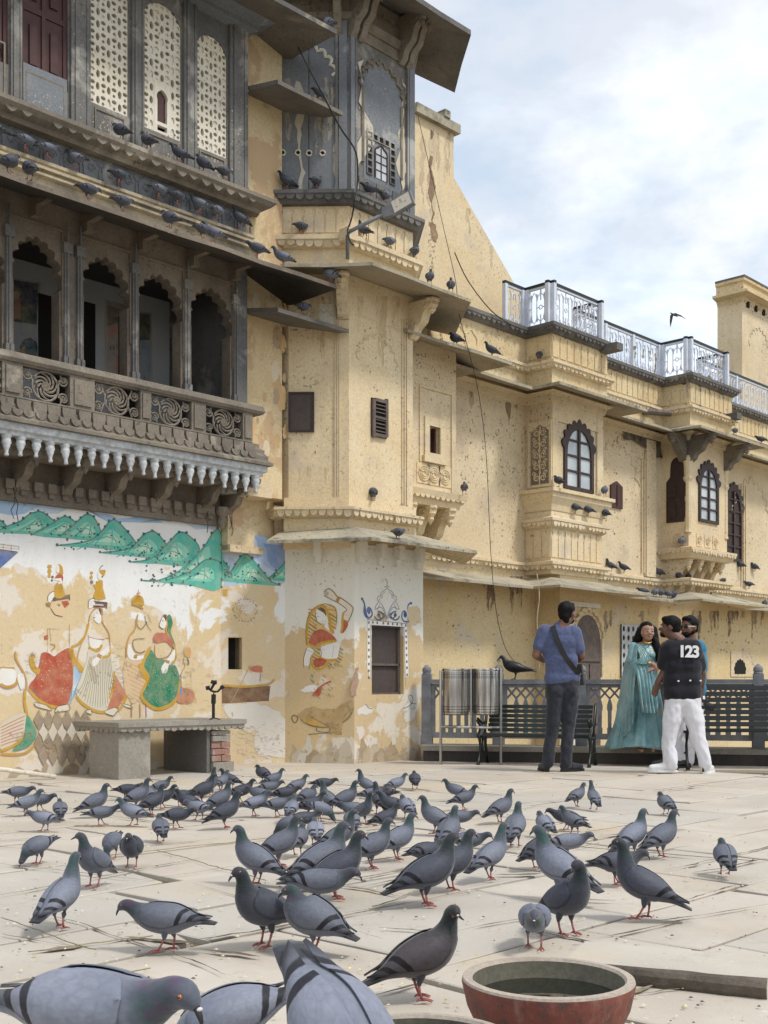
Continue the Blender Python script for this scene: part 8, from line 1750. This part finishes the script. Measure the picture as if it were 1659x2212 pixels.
# ---- man in the black shirt with numerals, seen from behind
Y2 = 11.87; X2 = (1312.3+960*.17092-CX)/FPX*Y2; m2 = thing('person', 'person in black shirt printed 123 and white trousers, back to the viewer, head turned left', 'person', (X2, Y2, .004)); Z2 = .000799; fd2 = Vector((-.97, .24, 0))
K = lambda x, y, d_=0: Vector(((x-960)*Z2, d_, (2110-y)*Z2))
hc = K(796, 262, .03); shl, shr = K(742, 505, .02), K(1110, 505, 0); el_, er = K(742, 812, .04), K(1205, 850, .05); wl, wr = K(640, 955, .02), K(1212, 1085, .10)
def b2(bm):
    headshape(bm, hc, fd2, .100, K(905, 430, .0), .060); cap_(bm, K(810, 515), .075, K(1060, 515), .075); cap_(bm, K(940, 580), .09, K(930, 1100), .09)
    chainc(bm, [(shl, .058), (el_, .048), (wl, .031)]); chainc(bm, [(shr, .058), (er, .046), (wr, .030)]); hand(bm, wl, (-.30, .0, -.95), (.2, -1, 0), .18, side=1); hand(bm, wr, (.15, .25, -.95), (-1, 0, 0), .75, side=-1)
    chainc(bm, [(K(840, 1280), .09), (K(790, 1650), .055), (K(800, 2000), .045)]); chainc(bm, [(K(1060, 1280), .09), (K(1150, 1650), .055), (K(1235, 2000), .045)])
solidify('body', b2, M['skin2'], m2, vox=.010, sm_=3)
def s2(bm):
    chainc(bm, [(K(880, 430), .066), (K(920, 480), .09)]); cap_(bm, K(800, 520), .095, K(1065, 520), .095); cap_(bm, K(820, 600), .115, K(1060, 600), .115); cap_(bm, K(845, 760), .125, K(1040, 760), .125); cap_(bm, K(850, 920), .128, K(1040, 920), .128); cap_(bm, K(855, 1080), .130, K(1040, 1085), .130)
    chainc(bm, [(shl+Vector((.015, 0, -.01)), .076), (K(712, 730, .03), .072)]); chainc(bm, [(shr+Vector((-.02, 0, -.01)), .076), (K(1175, 755, .02), .068)])
solidify('t_shirt', s2, M['blackcloth'], m2, vox=.011, sm_=5, fold=.010, fs=7, cut=[(K(940, 1175), Vector((0, 0, -1)))])
def t2(bm):
    cap_(bm, K(850, 1180), .115, K(1045, 1180), .115); chainc(bm, [(K(848, 1250), .110), (K(800, 1500), .086), (K(778, 1750, .01), .068), (K(800, 1990), .072)]); chainc(bm, [(K(1045, 1250), .110), (K(1115, 1500), .088), (K(1185, 1750), .072), (K(1235, 1985), .070)])
solidify('trousers', t2, M['whitecloth'], m2, vox=.011, sm_=4, fold=.018, fs=10)
for hx, dr_ in ((K(835, 2092), (-.97, .1, 0)), (K(1225, 2110), (.42, .65, 0))):
    def sh_(bm): shoe(bm, hx+ZV*.012, dr_)
    so_ = solidify('shoe', sh_, M['whiteshoe'], m2, vox=.010, sm_=2); sole(so_, hx, dr_, M['whiteshoe'])
    bm = NB(); d_ = Vector(dr_).normalized(); c_ = Vector(hx)-d_*.038+ZV*.055; tube(bm, [c_-ZV*.035, c_+ZV*.035], .011, 6); obj('heel_stripe', bm, M['leather'], so_, world=False)
hairmesh('hair', hc, fd2, m2, .100, front=.055); face(m2, hc, fd2, None, None, R_=.100)
bm = NB(); ell(bm, hc+fd2*.058-ZV*.070, (.040, .040, .030)); obj('beard', bm, M['hair'], m2, smooth=True, world=False)
tcu = bpy.data.curves.new('txt', 'FONT'); tcu.body = '123'; tcu.size = .16; tcu.offset = .006; tcu.extrude = .002; tcu.align_x = 'CENTER'; tcu.space_character = .86; tmp = bpy.data.objects.new('txt', tcu); S.collection.objects.link(tmp); bpy.context.view_layer.update()
tme = bpy.data.meshes.new_from_object(tmp.evaluated_get(bpy.context.evaluated_depsgraph_get())); bpy.data.objects.remove(tmp); tme.materials.clear(); tme.materials.append(M['whiteshoe'])
mm = Matrix.Translation(K(985, 637, -.137)) @ Matrix.Rotation(math.radians(90), 4, 'X') @ Matrix.Rotation(-.03, 4, 'Z')
for v in tme.vertices: q = mm @ v.co; q.y += .20*(q.x-K(985, 0).x)**2*3+ (q.z-1.2)*.10; v.co = q
link('printed_numerals', tme, m2, world=False)
for x, y in ((858, 940), (1005, 934), (1140, 936)):
    bm = NB(); ell(bm, K(x, y, -.134+.18*abs(x-950)*Z2), (.011, .006, .010)); obj('shirt_stud', bm, M['whiteshoe'], m2, smooth=True, world=False)
cm = thing('camera', 'black handheld camera with a long lens held low by the man in black', 'camera', m2.location); bm = NB(); wbox(bm, K(1225, 1235, .12), (.085, .13, .10), .2); bmesh.ops.bevel(bm, geom=bm.edges[:], offset=.012, segments=2); obj('camera_body', bm, M['leather'], cm, smooth=True, angle=50, world=False)
bm = NB(); tube(bm, [K(1250, 1245, .10), K(1350, 1275, .06)], [.040, .036], 16); obj('lens', bm, M['leather'], cm, smooth=True, angle=40, world=False); bm = NB(); tube(bm, [K(1345, 1273, .062), K(1366, 1280, .052)], [.042, .042], 16); obj('lens_ring', bm, M['iron'], cm, world=False); bm = NB(); wbox(bm, K(1208, 1232, .052), (.03, .01, .03)); obj('side_badge', bm, M['steel'], cm, world=False)

# ---- bearded man in blue behind, sunglasses
Y3 = 12.72; X3 = (1312.3+1062*.17092-CX)/FPX*Y3; m3 = thing('person', 'bearded person in sunglasses and bright blue shirt half hidden behind the man in black', 'person', (X3, Y3, .004)); Z3 = .17092*Y3/FPX; yb = 2030
H = lambda x, y, d_=0: Vector(((x-1040)*Z3, d_, (yb-y)*Z3)); fd3 = Vector((-.80, -.60, 0)); hc = H(1010, 262, 0)
def b3(bm):
    headshape(bm, hc, fd3, .102, H(1040, 430, .03), .060); cap_(bm, H(930, 520, .03), .075, H(1120, 520, .03), .075); cap_(bm, H(1030, 580, .03), .09, H(1030, 1050, .03), .09)
    for sg, a, e, w in ((-1, H(880, 500, .03), H(840, 800, .03), H(900, 1040, -.08)), (1, H(1160, 500, .05), H(1185, 820, .05), H(1120, 1050, -.05))): chainc(bm, [(a, .055), (e, .045), (w, .030)]); hand(bm, w, (.2*-sg, -.3, -.9), (-sg, 0, 0), .4, side=sg)
    chainc(bm, [(H(960, 1250, .03), .09), (H(900, 1650, 0), .055), (H(800, 1960, -.02), .042)]); chainc(bm, [(H(1080, 1250, .03), .09), (H(1040, 1650, .03), .055), (H(1000, 1960, .04), .042)])
solidify('body', b3, M['skin1'], m3, vox=.011, sm_=3)
def s3(bm): chainc(bm, [(H(1045, 420, .03), .064), (H(1040, 470, .03), .09)]); cap_(bm, H(930, 520, .03), .095, H(1130, 520, .03), .095); ell(bm, H(1040, 700, .03), (.175, .13, .22)); cap_(bm, H(960, 1050, .03), .12, H(1100, 1050, .03), .12); ell(bm, H(1035, 900, .03), (.17, .13, .22)); chainc(bm, [(H(885, 510, .03), .075), (H(850, 760, .03), .068)]); chainc(bm, [(H(1150, 510, .05), .080), (H(1180, 770, .05), .070)])
solidify('shirt', s3, M['tealshirt'], m3, vox=.012, sm_=5, fold=.010, cut=[(H(1040, 1160), Vector((0, 0, -1)))])
def t3(bm): cap_(bm, H(960, 1180, .03), .11, H(1100, 1180, .03), .11); chainc(bm, [(H(965, 1250, .03), .112), (H(920, 1600, 0), .098), (H(830, 1920, -.02), .085)]); chainc(bm, [(H(1085, 1250, .03), .112), (H(1000, 1600, .02), .11), (H(965, 1925, .03), .10)])
solidify('trousers', t3, M['whitecloth'], m3, vox=.012, sm_=4, fold=.014, fs=10)
for hx, dr_ in ((H(800, yb), (-1, -.1, 0)), (H(1000, yb), (-.8, -.5, 0))):
    def sh_(bm): shoe(bm, hx+ZV*.012, dr_)
    so_ = solidify('shoe', sh_, M['leather'], m3, vox=.011, sm_=2); sole(so_, hx, dr_, M['leather'])
hairmesh('hair', hc, fd3, m3, .102, front=.05, top=.006); face(m3, hc, fd3, None, None, glasses=True, R_=.102)
def bd(bm): ell(bm, hc+fd3*.050-ZV*.072, (.055, .055, .036)); cap_(bm, hc+fd3*.02+Vector((.045, -.04, -.05)), .025, hc+fd3*.05-ZV*.07, .03)
solidify('beard', bd, M['hair'], m3, vox=.009, sm_=2, fold=.003, fs=40)

# ---- woman in teal silk
Y4 = 13.02; X4 = 2.4826+.000879*470; w4 = thing('person', 'smiling woman with long dark hair in a teal brocade sari standing on the kerb', 'person', (X4*Y4/13.05, Y4, .19)); Z4 = .17092*Y4/FPX
W = lambda x, y, d_=0: Vector(((x-470)*Z4, d_, .93-.19+(HY-(1312.3+y*.17092))*Y4/FPX)); fd4 = Vector((.10, -.99, 0)); hc = W(503, 312, 0)
sl, sr = W(340, 500, .03), W(608, 505, .03); el4, er4 = W(298, 668, -.02), W(650, 690, .0); wl4, wr4 = W(525, 715, -.17), W(590, 755, -.16)
def b4(bm):
    headshape(bm, hc, fd4, .098, W(490, 470, .03), .045); cap_(bm, W(400, 510, .04), .07, W(560, 510, .04), .07); cap_(bm, W(480, 560, .04), .085, W(480, 900, .04), .095)
    chainc(bm, [(sl, .045), (el4, .036), (wl4, .024)]); chainc(bm, [(sr, .045), (er4, .036), (wr4, .024)]); hand(bm, wl4, (.9, -.1, -.3), (0, .4, -.9), .35); hand(bm, wr4, (-.9, -.2, -.2), (0, .4, -.9), .4, side=-1)
    for x in (400, 540): chainc(bm, [(W(x, 1000, .04), .09), (W(x, 1400, .03), .05), (W(x, 1745, .02), .035)]); cap_(bm, W(x, 1790, .02), .030, W(x+5, 1795, -.13), .024)
solidify('body', b4, M['skin3'], w4, vox=.009, sm_=3)
def bl4(bm):
    cap_(bm, W(398, 525, .04), .076, W(565, 525, .04), .076); ell(bm, W(480, 610, .03), (.155, .115, .15)); ell(bm, W(480, 760, .04), (.145, .11, .15)); ell(bm, W(430, 600, -.055), (.055, .05, .055)); ell(bm, W(530, 600, -.055), (.055, .05, .055))
    chainc(bm, [(sl, .062), (W(318, 600), .058), (el4, .052), (W(400, 690, -.07), .040)]); chainc(bm, [(sr, .062), (W(635, 610), .055), (er4, .050)])
solidify('blouse', bl4, M['silk'], w4, vox=.010, sm_=4, fold=.006, fs=14)
def skirtmesh(bm):
    n, mrows = 84, 22
    rows = []
    for j in range(mrows+1):
        t = j/mrows; z_ = W(0, 850+(1772-850)*t).z; r0 = .135+.135*t**.8+.045*t*t; cx_ = W(480-45*t, 0).x
        ring_ = []
        for k in range(n):
            a = 2*math.pi*k/n; fo = .018*t*math.sin(a*11+2.2*math.sin(t*3))+.012*t*math.sin(a*23+1.3); rx = (r0*1.08+fo)*(1.12 if math.cos(a) < 0 else .92); ry = r0*.74+fo
            ring_.append(bm.verts.new((cx_+rx*math.cos(a), .04+ry*math.sin(a), z_+(.018*math.sin(a*3+1) if j == mrows else 0))))
        rows.append(ring_)
    for A_, B_ in zip(rows, rows[1:]):
        for k in range(n): bm.faces.new((A_[k], A_[(k+1) % n], B_[(k+1) % n], B_[k]))
    r_ = [[bm.verts.new(Vector((v.co.x*.97+.01, v.co.y*.97, v.co.z))) for v in rows[-1]]]
    for k in range(n): bm.faces.new((rows[-1][k], rows[-1][(k+1) % n], r_[0][(k+1) % n], r_[0][k]))
bm = NB(); skirtmesh(bm); obj('skirt', bm, M['silk'], w4, smooth=True, world=False)
def drape(name, cols, mat, th=.006, ripple=.014):
    """cloth hung over control columns: each column a list of (x,y,depth) from top to bottom"""
    bm = NB(); n, m_ = 34, 40; g = []
    for i in range(n+1):
        col_ = cat_cols(cols, i/n, m_); row_ = []
        for j, p in enumerate(col_):
            row_.append(Vector(p)+Vector((0, ripple*(j/m_)*math.sin(i*1.15+j*.05)+.004*math.sin(i*2.7+j*.2), 0)))
        g.append(row_)
    F_ = [[bm.verts.new(p) for p in r] for r in g]; Bk = [[bm.verts.new(p+Vector((0, th, 0))) for p in r] for r in g]
    for i in range(n):
        for j in range(m_):
            bm.faces.new((F_[i][j], F_[i+1][j], F_[i+1][j+1], F_[i][j+1])); bm.faces.new((Bk[i][j], Bk[i][j+1], Bk[i+1][j+1], Bk[i+1][j]))
    for i in (0, n):
        for j in range(m_): bm.faces.new((F_[i][j], F_[i][j+1], Bk[i][j+1], Bk[i][j]))
    for j in (0, m_):
        for i in range(n): bm.faces.new((F_[i][j], F_[i+1][j], Bk[i+1][j], Bk[i][j]))
    return obj(name, fin(bm), mat, w4, smooth=True, angle=70, world=False)
def cat_cols(cols, s, m_):
    cs = []
    for c in cols: cs.append([cat1([tuple(W(*p)) for p in c], j/m_) for j in range(m_+1)])
    out = []
    for j in range(m_+1): out.append(cat1([c[j] for c in cs], s))
    return out
drape('veil', [[(330, 470, .10), (240, 700, .10), (170, 1100, .08), (88, 1535, .04)], [(335, 470, .02), (250, 720, .02), (190, 1150, .0), (150, 1640, -.10)], [(345, 475, -.05), (285, 720, -.09), (240, 1100, -.14), (210, 1560, -.24)], [(362, 500, -.08), (330, 740, -.15), (290, 1080, -.20), (275, 1400, -.26)]], M['silk'])
drape('sari_end', [[(300, 690, -.10), (330, 900, -.19), (345, 1100, -.24), (375, 1318, -.27)], [(380, 690, -.13), (410, 900, -.22), (430, 1100, -.27), (455, 1325, -.29)], [(470, 720, -.17), (490, 900, -.23), (510, 1100, -.27), (545, 1300, -.28)], [(560, 765, -.19), (590, 880, -.22), (610, 960, -.22), (625, 1060, -.21)]], M['silk'], ripple=.02)
drape('shoulder_fold', [[(340, 460, -.03), (360, 560, -.11), (370, 640, -.15), (300, 700, -.12)], [(400, 470, -.05), (430, 570, -.13), (450, 650, -.17), (420, 720, -.18)], [(440, 500, -.06), (500, 600, -.14), (540, 660, -.14), (590, 700, -.12)]], M['silk'], ripple=.006)
hx_ = [[(hc+Vector((-.07, .02, .02)), .045), (W(385, 400, .03), .045), (W(350, 450, .05), .035)], [(hc+Vector((.07, .02, .03)), .045), (W(590, 400, .0), .050), (W(615, 520, -.04), .048), (W(640, 640, -.06), .040), (W(650, 740, -.06), .022)], [(hc+Vector((0, .06, 0)), .07), (W(500, 480, .09), .075)]]
hairmesh('hair', hc, fd4, w4, .098, extra=hx_, front=.06, fringe=False)
face(w4, hc, fd4, None, None, smile=True, R_=.098)
bm = NB(); tube(bm, [W(435, 425, -.03), W(462, 448, -.075), W(495, 458, -.085), W(528, 448, -.07), W(545, 430, -.03)], .010, 6); obj('necklace', bm, M['gold'], w4, smooth=True, world=False)
for x in (436, 568): bm = NB(); ell(bm, W(x, 355, -.01), (.007, .007, .016)); obj('earring', bm, M['gold'], w4, world=False)
for p, q in ((wl4-Vector((.03, 0, 0)), Vector((1, -.3, -.1))),):
    for k in range(3): bm = NB(); c_ = p+Vector((-.008*k, 0, 0)); tube(bm, [c_+Vector((.0, .031*math.cos(t), .031*math.sin(t))) for t in [i*math.pi/5 for i in range(11)]], .004, 6); obj('bangle', bm, M['gold'], w4, smooth=True, world=False)
